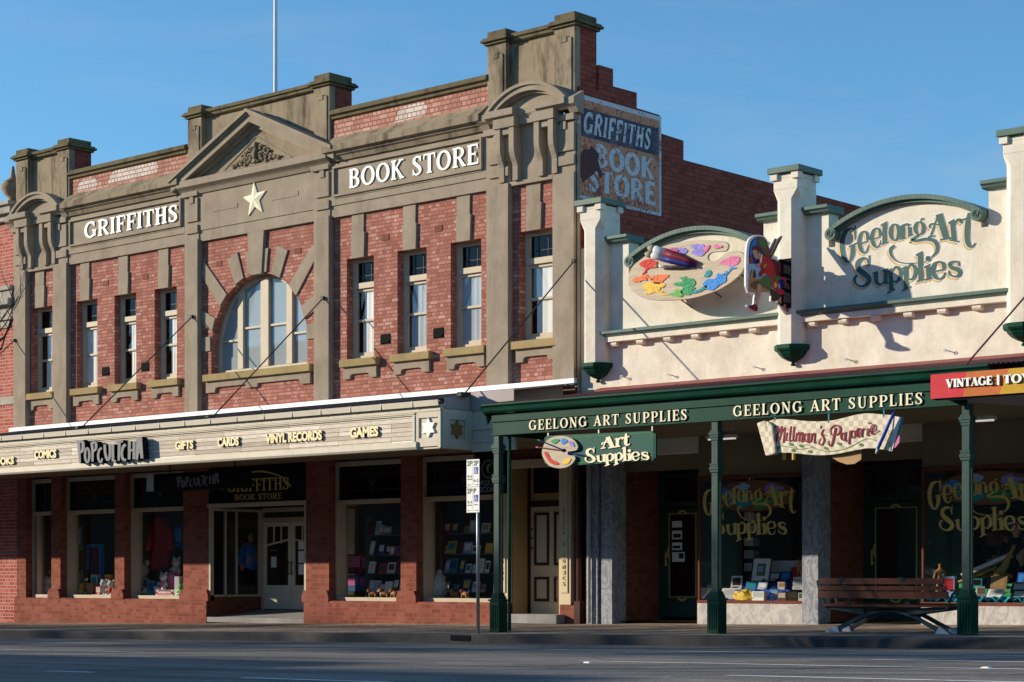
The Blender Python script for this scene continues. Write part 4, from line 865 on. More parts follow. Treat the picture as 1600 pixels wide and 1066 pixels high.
for a, b in ((xa + .10, xa + .47), (xb - .47, xb - .10)):
    for z0, z1 in ((1.02, 2.03), (.33, .80)):
        f.box(a, b, DY - .022, DY, z0, z0 + .05); f.box(a, b, DY - .022, DY, z1 - .05, z1); f.box(a, a + .05, DY - .022, DY, z0 + .05, z1 - .05); f.box(b - .05, b, DY - .022, DY, z0 + .05, z1 - .05)
f.build('panel_moulding', 'brown trim', dr, bevel=.005)
f = MB()
for z in (1.35, 1.72, 1.55): f.new().ball((xa + .05, DY - .03, z), .022, 8, 6)
f.build('door_knob', 'dark iron', dr)
f = MB(); f.box(DB[0] - .12, DB[1] + .12, -.30, DY, -.08, gz(-24.5, 0) + .10); f.build('door_step', 'concrete', gb, bevel=.01)
f = MB()
for x, tx in ((-25.28, 'VINYL RECORDS'), (-23.73, 'BOOKS & COMICS')):
    for k, ch in enumerate(tx):
        if ch != ' ': f.new(); sans_word(f, ch, (x - .03, -.125, 2.0 - k * .105), (x + .03, -.125, 2.0 - k * .105), .075, .008, .02)
f.build('gilt_letter', 'pale gold', gb)
f = MB(); f.tube([(-23.40, -.06, -.05), (-23.40, -.06, 3.3)], .05, 8); f.box(-23.47, -23.33, -.13, .02, -.1, .35); f.build('downpipe', 'brown trim', gb)
f = MB(); f.tube([(-23.09, -.15, -.05), (-23.09, -.15, 2.9)], .03, 8); f.build('downpipe', 'steel', gb)
# ------------------------------------------------------------------ street awning of the brick shop
aw_ = root('street_awning', 'flat grey iron awning with a cream fascia and weathered boards on the brick shop', 'awning', (UC, -3.6, 3.0))
AX0, AX1, AD = -42.3, -23.52, 3.6; AX2, AD2 = -22.5, 2.85
r = MB()
def corr(mb, x0, x1, d0, z0, d1, z1, p=.076, a=.011):
    n = int((x1 - x0) / p * 4)
    for i in range(n):
        xa, xb = x0 + (x1 - x0) * i / n, x0 + (x1 - x0) * (i + 1) / n; za, zb = a * math.sin(i * math.pi / 2), a * math.sin((i + 1) * math.pi / 2)
        mb.poly([(xa, -d0, z0 + za), (xb, -d0, z0 + zb), (xb, -d1, z1 + zb), (xa, -d1, z1 + za)])
corr(r, AX0, AX1, .30, 4.335, AD + .10, 3.855); r.build('roof', 'roof iron', aw_)
r = MB(); r.prism([(AX1 - .02, -.3, 4.345), (-23.36, -.3, 4.345), (AX2, -AD2 - .02, 4.0), (AX1 - .02, -AD2 - .02, 4.0)], (0, 0, .02)); r.box(AX1 + .002, AX2, -AD2 - .035, -AD2 - .02, 3.70, 4.02); r.prism([(AX1 + .002, -2.9, 3.99), (AX1 + .002, -AD + .05, 3.88), (AX1 + .002, -AD + .05, 3.70), (AX1 + .002, -2.9, 3.70)], (.012, 0, 0)); r.prism([(AX1 - .10, -.3, 4.36), (AX1 - .07, -.3, 4.36), (AX1 - .07, -AD + .07, 3.86), (AX1 - .10, -AD + .07, 3.86)], (0, 0, -.55)); r.build('roof', 'grey sheet', aw_)
r = MB(); r.yz([(-AD + .02, 3.74), (-AD - .11, 3.74), (-AD - .12, 3.84), (-AD - .10, 3.84), (-AD - .09, 3.76), (-AD + .02, 3.76)], AX0, AX1 + .02)
for k in range(24):
    x = AX1 - .6 - k * .78; r.box(x - .012, x + .012, -AD - .125, -AD - .10, 3.74, 3.845)
r.build('gutter', 'cream fascia', aw_)
r = MB(); PX1 = W(647, YH, AD).x
r.box(AX0, AX1, -AD + .0, -AD + .06, 3.01, 3.74); r.box(AX0, AX1, -AD - .04, -AD, 3.655, 3.735)
r.box(AX0, PX1 + .06, -AD - .055, -AD, 3.625, 3.65); r.box(AX0, PX1 + .06, -AD - .04, -AD, 3.60, 3.622); r.box(PX1, PX1 + .06, -AD - .045, -AD, 3.15, 3.60)
r.yz([(-AD, 3.012), (-AD - .05, 3.012), (-AD - .075, 3.05), (-AD - .07, 3.145), (-AD, 3.148)], AX0, AX1 - .55)
sx0, sx1 = W(656, YH, AD).x, W(686, YH, AD).x
r.box(PX1 + .06, sx0, -AD - .03, -AD, 3.05, 3.655); r.box(sx1, AX1, -AD - .03, -AD, 3.02, 3.655); r.box(sx0, sx1, -AD - .03, -AD, 3.55, 3.655); r.box(sx0, sx1, -AD - .03, -AD, 3.05, 3.2)
r.box(AX1 - .06, AX1, -AD + .06, -AD2, 3.01, 3.70); 
r.box(AX1, AX1 + .03, -AD, -AD + .16, 3.012, 3.68); r.box(AX1, AX1 + .03, -AD + .56, -AD2, 3.012, 3.68); r.box(AX1, AX1 + .03, -AD + .16, -AD + .56, 3.52, 3.68); r.box(AX1, AX1 + .03, -AD + .16, -AD + .56, 3.012, 3.18)
r.box(AX1, AX2, -AD2, -AD2 + .06, 2.98, 3.70); r.box(AX1 + .03, AX2, -AD2 - .03, -AD2, 3.36, 3.42); r.box(AX1 + .03, AX2, -AD2 - .02, -AD2, 3.14, 3.17)
r.build('fascia', 'cream fascia', aw_, bevel=.004)
r = MB(); r.box(AX0, PX1, -AD - .012, -AD, 3.148, 3.60); r.build('fascia_boards', 'fascia boards', aw_)
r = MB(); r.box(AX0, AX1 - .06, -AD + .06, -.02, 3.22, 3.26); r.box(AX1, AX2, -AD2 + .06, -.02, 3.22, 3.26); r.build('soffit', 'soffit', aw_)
s = MB(); star(s, (sx0 + sx1) / 2, 3.375, .175, .10, 6, -AD - .035, .03, .0); s.build('star', 'star white', aw_)
s = MB(); star(s, -AD + .36, 3.35, .165, .095, 6, 0, .03, .012, mapf=lambda y, z, q: Vector((AX1 + .033 + q, y, z))); s.build('star', 'star brown', aw_)
rods = [(300, 495, 118, 668), (505, 466, 325, 652), (897, 408, 720, 615)]
f = MB(); f2 = MB()
for ax, ay, fx, fy in rods:
    A = W(ax, ay, .16); F = W(fx, fy, 3.1); F.x = A.x; f.new(); f.tube([A, F], .013, 6); f.box(A.x - .035, A.x + .035, -.20, -.14, A.z - .035, A.z + .035); f.box(F.x - .05, F.x + .05, -3.25, -3.0, F.z - .06, F.z + .01)
A = W(22, 532, .16); f.new(); f.tube([A, (A.x, -3.1, 3.95)], .013, 6); f.box(A.x - .035, A.x + .035, -.2, -.14, A.z - .035, A.z + .035)
f.build('stay_rod', 'dark iron', aw_)
# small words on the boards: cut-out letters
yl = -AD - .055
for tx, xa, ya2, xb, yb2, hh in (('BOOKS', -14, 729, 22, 724.5, 12), ('COMICS', 54, 719, 88, 714, 13.5), ('GIFTS', 274, 704, 302, 700.5, 13.5), ('CARDS', 340, 699.5, 373, 695.5, 14), ('VINYL RECORDS', 415, 694.5, 503, 687, 15.5), ('GAMES', 547, 686, 591, 680.5, 16)):
    a, b = W(xa, ya2, AD + .05), W(xb, yb2, AD + .05); z = (a.z + b.z) / 2; h = hh / FPX * (DIST - AD) / (CA + SA * (xa - CXP) / FPX) 
    l = MB(); sans_word(l, tx, (a.x, yl, z), (b.x, yl, z), h, .012, .045); o = l.build('fascia_lettering', 'yellow letter', aw_)
    l = MB(); sans_word(l, tx, (a.x + .004, yl + .013, z - .004), (b.x + .004, yl + .013, z - .004), h, .03, .047); l.build('letter_side', 'letter edge', o)
# chunky shop-name letters standing off the fascia
POP = [[(224, 290, 48), (236, 450, 42), (250, 640, 26)], [(232, 305, 44), (285, 302, 46), (300, 370, 48), (288, 440, 44), (248, 478, 30)],
       ring(362, 515, 34, 112, 36, 30), [(432, 310, 42), (446, 450, 38), (445, 615, 32)], [(440, 318, 38), (490, 318, 40), (502, 368, 42), (492, 425, 36), (452, 460, 26)],
       [(592, 405, 38), (556, 425, 34), (534, 510, 36), (545, 590, 36), (580, 622, 34), (598, 560, 22)], [(636, 345, 40), (646, 490, 40), (680, 585, 42), (716, 530, 38), (716, 345, 38)],
       [(762, 345, 42), (766, 610, 40)], [(764, 605, 30), (812, 603, 30)], [(808, 302, 38), (922, 298, 38)], [(866, 310, 46), (856, 600, 34)],
       [(966, 345, 44), (924, 390, 44), (904, 490, 40), (924, 575, 42), (972, 590, 36)], [(1026, 295, 46), (1020, 580, 42)], [(1098, 295, 46), (1095, 575, 42)], [(1030, 445, 32), (1098, 425, 32)],
       [(1168, 236, 66), (1140, 585, 38)], [(1188, 236, 66), (1222, 565, 42)], [(1152, 470, 30), (1206, 460, 30)]]
def popmap(px, py): return W(100 + px / 10, 660 + py / 10, AD + .20)
sg = root('shop_name_sign', 'chunky grey cut-out shop name letters standing off the awning boards', 'sign', tuple(popmap(700, 640)))
l = MB(); strokes(l, POP, popmap, (0, .006, 0)); lt = l.build('lettering', 'grey letter', sg)
l = MB(); strokes(l, POP, lambda x, y: popmap(x, y) + Vector((0, .009, 0)), (0, .13, 0), grow=.6); l.build('letter_side', 'black', sg)
l = MB()
for x in (300, 600, 900, 1180): p = popmap(x, 470); l.new().tube([p + Vector((0, .12, 0)), p + Vector((0, .215, 0))], .015, 6)
l.build('stand_off', 'dark iron', sg)
# black box sign hung under the awning
hs = root('hanging_box_sign', 'long black box sign with grey lettering hung under the awning before the entry', 'sign', tuple(W(300, 755, 2.3)))
def hp(px, py, d=2.3): return W(px, py, d)
a = hp(240, 754); b = hp(376, 756); zb, zt = hp(240, 768).z, hp(240, 741).z
l = MB(); l.box(a.x, b.x, -2.3, -2.0, zb, zt); bd = l.build('box', 'black', hs, bevel=.006)
l = MB(); l.box(a.x - .004, a.x + .0, -2.29, -2.01, zb + .02, zt - .02); a2 = hp(229, 755); l.box(a2.x, a.x - .004, -2.3, -2.292, zb + .005, zt - .005); l.build('end_panel', 'silver', hs)
l = MB()
for x in (a.x + .35, b.x - .35): l.new().box(x - .012, x + .012, -2.16, -2.14, zt, 3.225)
l.build('hanger', 'dark iron', hs)
x0, x1 = hp(276, 755).x, hp(343, 755).x; z0, z1 = zb + .05, zt - .04
l = MB(); strokes(l, POP, lambda x, y: Vector((x0 + (x1 - x0) * (x - 200) / 1045, -2.306, z0 + (z1 - z0) * (640 - y) / 420)), (0, .005, 0)); l.build('lettering', 'grey letter', hs)
# round record sign further along, behind the post
rs_ = root('record_shop_sign', 'black square sign with a lime record logo hung by the cream door', 'sign', tuple(W(765, 740, 1.6)))
a, b = W(741, 700, 1.6), W(787, 778, 1.6); zt, zb = W(760, 700, 1.6).z, W(760, 772, 1.6).z
l = MB(); l.box(a.x, b.x, -1.6, -1.5, zb, zt); l.build('board', 'black', rs_)
cx = W(763, 733, 1.6).x; cz = W(763, 733, 1.6).z
l = MB(); strokes(l, [ring(cx, cz, .15, .16, .03, .03)], lambda x, y: Vector((x, -1.606, y)), (0, .005, 0)); l.build('logo_ring', 'grey letter', rs_)
l = MB(); strokes(l, [[(cx + .02, cz - .08, .02), (cx - .02, cz + .02, .06), (cx + .05, cz + .09, .05)]], lambda x, y: Vector((x, -1.606, y)), (0, .005, 0)); l.build('logo_leaf', 'lime', rs_)
l = MB(); zz = cz - .30
for tx, z in (('POPCULTCHA', zz), ('RECORDS', zz - .12)): sans_word(l, tx, (a.x + .04, -1.606, z), (b.x - .04, -1.606, z), .10, .005, .03)
l.build('lettering', 'grey letter', rs_)
l = MB()
for x in (a.x + .1, b.x - .1): l.new().box(x - .01, x + .01, -1.56, -1.54, zt, 3.225)
l.build('hanger', 'dark iron', rs_)
# flagpole on the roof
fp = root('flagpole', 'white flagpole rising behind the pediment of the brick shop', 'flagpole', (0, 0, 0)); fx = W(430.5, 0, -1.2).x; fp.location = (fx, 1.2, 8.8)
l = MB(); l.tube([(fx, 1.2, 8.8), (fx, 1.2, 12), (fx, 1.2, 16.5)], [.055, .045, .038], 10); l.build('pole', 'pole', fp, smooth=True)
l = MB(); l.box(fx - .12, fx + .12, 1.08, 1.32, 8.8, 8.95); l.build('pole_foot', 'dark iron', fp)
# ------------------------------------------------------------------ neighbour on the left
nb = root('neighbour_shop_building', 'red brick shop with grey stone bands and an urn at the left edge', 'building', (-45, 0, 0))
NX1 = XL - .03; NX0 = -52
zc = W(20, 320, 0).z
l = MB(); l.box(NX0, NX1, .02, 12, -1, W(0, 345).z); l.build('wall', 'neighbour brick', nb)
l = MB()
z = lambda py, px=15: W(px, py).z
for za, zb, o in ((455, 448, .22), (468, 455, .16), (478, 468, .26), (500, 478, .10), (632, 619, .03)): l.new().box(NX0, NX1 + .01, -o + .02, .02, z(za), z(zb))
l.new(); l.box(NX0, NX1, -.10, .3, z(346), z(336)); l.box(NX0, NX1 + .05, -.22, .35, z(336), z(324)); l.box(NX0, NX1 + .1, -.30, .4, z(324), z(318))
l.new().box(NX0, NX1 - .25, -.02, .02, z(512), z(500))
l.build('stone_band', 'pale stone', nb, bevel=.01)
l = MB(); ux = W(16, 300).x; zu = z(318); l.lathe([(.0, 0), (.16, 0), (.16, .06), (.10, .1), (.20, .2), (.30, .36), (.31, .44), (.24, .5), (.26, .53), (.14, .60), (.07, .66), (.05, .8), (.03, .92), (0, .94)], (ux, .08, zu), 16); l.build('urn', 'weathered stucco', nb, smooth=True)
l = MB(); l.box(NX0, NX1, -3.3, .02, 3.4, 3.5); l.box(NX0, NX1, -3.3, -3.24, 3.0, 3.5); l.build('awning', 'cream fascia', nb)
# ------------------------------------------------------------------ the cream art shop
ab_ = root('rendered_shop_building', 'cream rendered shop with green copings, stop-chamfered piers and scrolled arches', 'building', (-18, 0, 0))
RY = .03                                     # wall face
PIERS = [(-22.98, .24), (-18.72, .24), (-14.46, .24)]
RX0, RX1 = XR + .02, -9.8
zr0, zr1 = 3.0, 6.88
m = MB()
def arch_outline(xa, xb):                     # one parapet bay between two piers
    xm, hw, zs, rise = (xa + xb) / 2 + .02, 1.345, 6.48, .36
    rr = (hw * hw + rise * rise) / (2 * rise); an = math.asin(hw / rr); zc = zs + rise - rr
    arc = [(xm + rr * math.sin(-an + 2 * an * k / 24), zc + rr * math.cos(-an + 2 * an * k / 24)) for k in range(25)]
    return xm, hw, rr, an, zc, arc
BAY = [(PIERS[0][0] + .2, PIERS[1][0] - .2), (PIERS[1][0] + .2, PIERS[2][0] - .2), (PIERS[2][0] + .2, RX1)]
tops = [(RX0, zr1)]
stepw = .62
out = []
for bi, (xa, xb) in enumerate(BAY[:2]):
    xm, hw, rr, an, zc, arc = arch_outline(xa, xb)
    out += [(xa - .2, zr1 + .0), (xm - hw - .13, zr1), (xm - hw - .13, 6.30)] + [(xm - hw, 6.30)] + arc + [(xm + hw, 6.30), (xm + hw + .13, 6.30), (xm + hw + .13, zr1), (xb + .2, zr1)]
outl = [(RX0, zr0), (RX0, zr1)] + out + [(RX1, zr1), (RX1, zr0)]
m.xz(outl, RY, RY + .30); m.build('parapet_wall', 'white render', ab_)
m = MB(); m.box(RX0, RX1, RY + .3, 14, zr0, 5.6); m.build('rear_wall', 'white render', ab_)
# copings
c = MB()
def cope(x0, x1, z, ends):
    c.new().yz([(-.02, z), (-.07, z + .015), (-.09, z + .05), (-.13, z + .07), (-.13, z + .125), (.40, z + .125), (.40, z)], x0, x1)
for bi, (xa, xb) in enumerate(BAY[:2]):
    xm, hw, rr, an, zc, arc = arch_outline(xa, xb)
    cope(xa, xm - hw - .06, zr1, 1); cope(xm + hw + .06, xb, zr1, 1)
    c.new()
    for r0, r1, y0 in ((rr, rr + .045, -.06), (rr + .045, rr + .12, -.13)):
        for k in range(32):
            a0, a1 = -an + 2 * an * k / 32, -an + 2 * an * (k + 1) / 32
            c.xz([(xm + r * math.sin(a), zc + r * math.cos(a)) for r, a in ((r0, a0), (r0, a1), (r1, a1), (r1, a0))], y0, .38)
    for sx in (-1, 1):
        ex, ez = xm + sx * (hw + .0), zc + rr * math.cos(an) + .01
        b0 = len(c.v); n = 18
        c.prism([(ex + .105 * math.cos(2 * math.pi * k / n), -.14, ez + .105 * math.sin(2 * math.pi * k / n)) for k in range(n)], (0, .2, 0))
        c.tube([(ex + (.075 - .0035 * t) * math.cos(t * .7), -.146, ez + (.075 - .0035 * t) * math.sin(t * .7)) for t in range(19)], .009, 5)
cope(BAY[2][0], RX1, zr1, 1)
c.build('coping', 'coping green', ab_, bevel=.004)
# string course with brackets
c = MB(); c2 = MB()
for bi, (xa, xb) in enumerate(BAY):
    xa2, xb2 = (xa - .10, xb + .02) if bi < 2 else (xa - .1, xb)
    c.new(); c2.new(); c.yz([(RY, 5.17), (-.13, 5.17), (-.15, 5.20), (-.19, 5.22), (-.19, 5.27), (-.03, 5.30), (RY, 5.30)], xa2 - .0, xb2)
    c2.yz([(RY, 5.075), (-.12, 5.075), (-.12, 5.17), (RY, 5.17)], xa2 + .08, xb2 - .02)
    k = 0; x = xa2 + .30
    while x < xb2 - .1:
        c2.yz([(RY, 4.985), (-.03, 4.985), (-.07, 5.0), (-.09, 5.03), (-.09, 5.075), (RY, 5.075)], x - .08, x + .08); x += .615
c.build('string_course', 'coping green', ab_, bevel=.004); c2.build('bracket_course', 'white render', ab_, bevel=.006)
# piers
for px, hw in PIERS:
    p = MB(); yf, yb = -.25, .32; ch = .125
    p.box(px - hw, px + hw, yf, yb, 7.33, 7.52)
    # stop chamfer: square above 7.33, chamfered below 7.16
    def octo(z, q): return [(px - hw + q, yf, z), (px + hw - q, yf, z), (px + hw, yf + q, z), (px + hw, yb, z), (px - hw, yb, z), (px - hw, yf + q, z)]
    A, B, C_ = octo(7.33, .0005), octo(7.16, ch), octo(4.70, ch)
    for P, Q in ((A, B), (B, C_)):
        for i in range(6): j = (i + 1) % 6; p.poly([P[i], P[j], Q[j], Q[i]])
    p.box(px - hw - .0, px + hw + .0, yf - .0, yb + .0, 7.52, 7.585)
    for ax in (px - hw - .045, px + hw - .10):
        for ay in (yf - .045, yb - .10): p.box(ax, ax + .145, ay, ay + .145, 7.485, 7.60)
    p.build('pier', 'white render', ab_, bevel=.008)
    p = MB(); p.box(px - hw - .08, px + hw + .08, yf - .08, yb + .08, 7.60, 7.70); p.build('pier_cap', 'coping green', ab_, bevel=.006)
    p = MB(); ph = .5; o = (px, -.10, 4.38); p.lathe([(.001, 0), (.03, .0), (.045, .025), (.03, .05), (.02, .06), (.10, .09), (.19, .14), (.25, .20), (.27, .235), (.30, .245), (.325, .28), (.325, .345), (.001, .345)], (px, -.02, 4.365), 8, .5); p.build('pier_pendant', 'dark green', ab_)
# eye bolts
e = MB()
for px, py in ((974, 589), (1047, 586), (1181, 574), (1325, 562), (1480, 548)):
    q = W(px, py, 0); e.new(); e.tube([(q.x, RY, q.z), (q.x, -.05, q.z)], .008, 6); e.tube([(q.x + .03 * math.cos(a), -.06, q.z + .02 * math.sin(a)) for a in [k * .7 for k in range(10)]], .007, 5)
e.build('eye_bolt', 'steel', ab_)

# painted wall lettering, drawn stroke by stroke
def e_glyph(cx, cy, sx, sy): 
    return [[(cx + a * sx, cy + b * sy, w * max(.8, (sx + sy) / 2)) for a, b, w in P] for P in ([(42, -20, 34), (32, -82, 30), (0, -104, 16), (-34, -70, 32), (-46, 8, 40), (-28, 80, 36), (2, 110, 16), (32, 84, 14), (45, 28, 6)], [(-40, 20, 13), (44, -10, 13)])]
GEE = [[(262, 235, 10), (205, 265, 40), (172, 340, 46), (166, 430, 46), (182, 520, 42), (215, 572, 24), (252, 562, 10)], [(255, 236, 10), (280, 240, 16), (292, 275, 22), (296, 350, 10)], [(298, 210, 12), (296, 345, 8)], [(272, 405, 44), (268, 500, 42), (238, 578, 16)], [(232, 420, 14), (314, 384, 14)]] \
    + e_glyph(383, 372, 1, 1) + e_glyph(508, 328, .98, .88) \
    + [[(592, 188, 46), (590, 388, 44)], [(552, 208, 14), (612, 175, 16)], [(556, 396, 15), (622, 374, 15)], ring(692, 276, 42, 80, 42, 14), [(772, 205, 38), (772, 335, 38)], [(840, 225, 38), (846, 310, 38)], [(775, 225, 8), (808, 195, 18), (838, 210, 34)], [(745, 220, 12), (790, 196, 12)], [(742, 345, 14), (800, 330, 14)], [(820, 315, 14), (872, 298, 14)],
       ring(938, 235, 42, 62, 38, 12), [(950, 175, 10), (958, 145, 12), (978, 142, 22)], [(935, 300, 20), (888, 335, 28), (862, 352, 26), (905, 362, 24), (1000, 345, 30), (1080, 358, 38), (1115, 405, 38), (1108, 470, 28), (1058, 528, 10)],
       [(688, 412, 28), (650, 445, 30), (655, 500, 22), (705, 560, 14), (790, 585, 10), (918, 582, 7)], [(968, 574, 7), (1002, 568, 9)], ring(1026, 540, 13, 14, 27, 27),
       [(1132, 95, 66), (1210, 345, 62)], [(1118, 125, 13), (1050, 312, 13)], [(1132, 205, 12), (1080, 190, 15), (1042, 205, 17), (1042, 235, 12)], [(1026, 324, 14), (1088, 312, 14)], [(1145, 352, 16), (1262, 330, 16)],
       [(1265, 160, 44), (1285, 355, 44)], [(1228, 186, 14), (1284, 152, 16)], [(1288, 195, 16), (1320, 152, 22), (1354, 160, 32), (1350, 186, 16)], [(1238, 352, 14), (1326, 368, 16)],
       [(1432, 82, 18), (1418, 200, 46), (1414, 340, 46), (1436, 408, 36), (1472, 414, 18), (1494, 382, 8)], [(1372, 150, 16), (1472, 124, 18)]]
SUP = [[(432, 612, 10), (416, 552, 16), (378, 538, 28), (326, 575, 42), (326, 640, 50), (385, 690, 58), (434, 735, 50), (424, 785, 42), (372, 816, 24), (314, 800, 16), (290, 748, 26), (316, 700, 22)], [(436, 508, 10), (434, 618, 9)],
       [(505, 675, 40), (508, 765, 40), (545, 800, 22), (582, 775, 12)], [(602, 652, 40), (602, 792, 40)], [(470, 690, 13), (524, 668, 15)], [(564, 665, 13), (620, 642, 15)], [(592, 792, 12), (642, 780, 14)]]
for dx, dy in ((0, 0), (150, -24)):
    SUP += [[(x + dx, y + dy, w) for x, y, w in P] for P in ([(648, 650, 42), (660, 860, 42)], [(662, 668, 14), (706, 622, 20), (748, 660, 38), (748, 720, 38), (716, 768, 22), (672, 764, 12)], [(618, 884, 16), (696, 844, 14)], [(612, 668, 14), (660, 642, 16)])]
SUP += [[(944, 482, 46), (952, 750, 44)], [(904, 506, 14), (964, 474, 16)], [(912, 768, 15), (988, 744, 15)], [(1024, 620, 44), (1034, 740, 44)], [(985, 628, 14), (1044, 600, 16)], [(995, 752, 15), (1066, 732, 15)]] + e_glyph(1132, 655, 1.32, .80) \
    + [[(1332, 612, 12), (1325, 574, 15), (1285, 570, 20), (1243, 592, 36), (1262, 628, 40), (1320, 648, 46), (1342, 676, 38), (1326, 712, 26), (1276, 716, 16), (1240, 695, 18), (1232, 660, 10)]]
def wallmap(x, y): return W(1290 + x / 6.4, 320 + y / 6.4, -RY + .006)
pg = MB(); strokes(pg, GEE + SUP, lambda x, y: wallmap(x, y) + Vector((0, .003, 0)), (0, .003, 0), off=(-20, 24), step=.00006, n=7); pg.build('lettering_shadow', 'tan shadow', ab_)
pg = MB(); strokes(pg, GEE + SUP, lambda x, y: wallmap(x, y) + Vector((0, .0, 0)), (0, .003, 0), grow=6, step=.00003, n=7); pg.build('lettering_outline', 'white letter', ab_)
pg = MB(); strokes(pg, GEE + SUP, lambda x, y: wallmap(x, y) + Vector((0, -.003, 0)), (0, .003, 0), grow=1.8, step=.00006, n=7); pg.build('painted_lettering', 'letter green', ab_)
# unit version of the lettering for the shop windows: (u, z) relative, one unit wide
q0 = wallmap(120, 800); q1 = wallmap(1490, 800)
def unit(x, y): q = wallmap(x, y); return ((q.x - q0.x) / (q1.x - q0.x), (q.z - q0.z) / (q1.x - q0.x))

# ground floor
GF = 3.35
MP = [(-23.20, -22.62), (-18.50, -18.18)]
E1, E2 = (-22.62, -20.73), (-18.18, -16.27); W1, W2 = (-20.73, -18.50), (-16.27, -12.6)
m = MB()
m.box(-23.20, -22.93, -.10, .35, -.15, GF); m.box(-22.88, -22.62, -.06, .35, -.15, GF); m.box(-22.93, -22.88, -.02, .3, -.15, GF); m.new().box(MP[1][0], MP[1][1], -.08, .3, -.1, GF)
m.build('marble_pilaster', 'blue marble', ab_, bevel=.006)
ED = 1.33
m = MB(); m.box(E1[0] - .08, E1[0], .35, ED + .1, -.2, GF); m.new().box(E2[0] - .1, E2[0], .3, ED + .1, -.2, GF); m.build('entry_side_wall', 'brown brick', ab_)
m = MB()
for a, b in (E1, E2): m.new(); m.box(a, b, .30, .36, 2.72, GF); m.box(a, b, .36, ED + .1, 3.0, 3.05)
for a, b in (W1, W2): m.new().box(a, b, .02, .12, 2.55, GF)
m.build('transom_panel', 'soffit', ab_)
m = MB()
for a, b in (W1, W2):
    m.new(); m.box(a, b, -.02, .22, -.15, .34); m.box(a - .0, a + .10, .22, ED, -.15, .34)
m.build('stall_riser', 'pale marble', ab_, bevel=.006)
m = MB()
for a, b in (W1, W2):
    m.new(); m.box(a, a + .035, .0, .05, .39, 2.52); m.box(b - .035, b, .0, .05, .39, 2.52); m.box(a, b, -.03, .06, .34, .39); m.box(a, b, -.02, .05, 2.50, 2.55); m.box(a, a + .035, .05, ED, .34, .39); m.box(a, a + .035, .05, ED, 2.5, 2.55); m.box(a, a + .03, ED - .04, ED, .39, 2.5)
m.build('window_frame', 'terracotta', ab_, bevel=.004)
m = MB()
for a, b in (W1, W2): m.new(); m.box(a + .035, b - .035, .02, .026, .39, 2.5); m.box(a + .012, a + .018, .05, ED - .04, .39, 2.5)
m.build('shop_window', 'glass', ab_)
m = MB()
for a, b in (W1, W2): m.new().box(a + .04, b, .06, 1.5, .25, .385)
m.build('display_floor', 'pearl', ab_)
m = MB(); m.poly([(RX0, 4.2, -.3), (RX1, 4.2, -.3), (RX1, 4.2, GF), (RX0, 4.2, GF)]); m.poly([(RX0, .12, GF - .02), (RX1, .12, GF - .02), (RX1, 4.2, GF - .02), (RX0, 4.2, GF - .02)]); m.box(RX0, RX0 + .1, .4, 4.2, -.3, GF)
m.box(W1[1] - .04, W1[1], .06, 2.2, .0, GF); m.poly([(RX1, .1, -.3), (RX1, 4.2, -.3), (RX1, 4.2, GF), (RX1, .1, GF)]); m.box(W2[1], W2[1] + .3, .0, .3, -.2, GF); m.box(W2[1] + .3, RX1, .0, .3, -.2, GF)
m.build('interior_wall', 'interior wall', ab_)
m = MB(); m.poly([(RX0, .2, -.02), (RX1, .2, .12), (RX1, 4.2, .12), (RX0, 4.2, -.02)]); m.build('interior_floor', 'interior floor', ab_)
def art_door(a, b, wdoor):
    y0 = ED; f = MB(); f.box(a, a + .12, y0, y0 + .08, -.1, 2.72); f.box(b - .1, b, y0, y0 + .08, -.1, 2.72); f.box(a + .12, b - .1, y0, y0 + .08, 2.1, 2.2); f.box(a + .12, b - .1, y0, y0 + .08, 2.66, 2.72)
    xa = a + .13; xb = xa + wdoor; f.box(xb, b - .1, y0 + .01, y0 + .07, -.1, 2.1); fr = f.build('door_frame', 'door green', ab_, bevel=.005)
    g = MB(); g.box(a + .12, b - .1, y0 + .03, y0 + .036, 2.2, 2.66); g.build('fanlight', 'glass', fr)
    f = MB(); y1 = y0 + .015; f.box(xa, xa + .13, y1, y1 + .05, .05, 2.08); f.box(xb - .13, xb - .005, y1, y1 + .05, .05, 2.08); f.box(xa + .13, xb - .13, y1, y1 + .05, 1.94, 2.08); f.box(xa + .13, xb - .13, y1, y1 + .05, .05, .45)
    d = f.build('shop_door', 'door green', ab_, bevel=.005)
    f = MB(); f.box(xa + .13, xb - .13, y1 + .02, y1 + .026, .45, 1.94); f.build('door_pane', 'glass', d)
    f = MB(); t = .012; u0, u1, v0, v1 = xa + .10, xb - .10, .42, 1.97
    for z in (v0, v1): f.box(u0, u1, y1 - .006, y1, z, z + t)
    for x in (u0, u1): f.box(x, x + t, y1 - .006, y1, v0, v1 + t)
    for z, s_ in ((v1 + .02, 1), (v0 - .02, -1)):
        for k in range(-3, 4): f.ball(((u0 + u1) / 2 + k * .028, y1 - .004, z + s_ * (.035 - .004 * k * k)), (.016, .008, .022), 6, 5)
    for k in range(-3, 4): f.ball((u0 - .02 - .012 + .0025 * k * k, y1 - .004, 1.25 + k * .03), (.014, .008, .02), 6, 5)
    f.build('gilt_line', 'dim gold', d)
    f = MB(); f.tube([(xa + .06, y1 - .05, 1.0), (xa + .06, y1 - .05, 1.25)], .013, 6); f.box(xa + .05, xa + .07, y1 - .05, y1, 1.02, 1.04); f.build('door_handle', 'gold', d)
    return xa, d
xa, d1 = art_door(E1[0], E1[1], .82)
f = MB(); y1 = ED + .008
for z0, z1 in ((1.72, 1.84), (1.50, 1.66), (1.30, 1.44), (1.08, 1.26)): f.new().box(xa + .17, xa + (.40 if z0 > 1.1 else .46), y1 + .008, y1 + .012, z0, z1)
f.build('notice', 'white paint', d1)
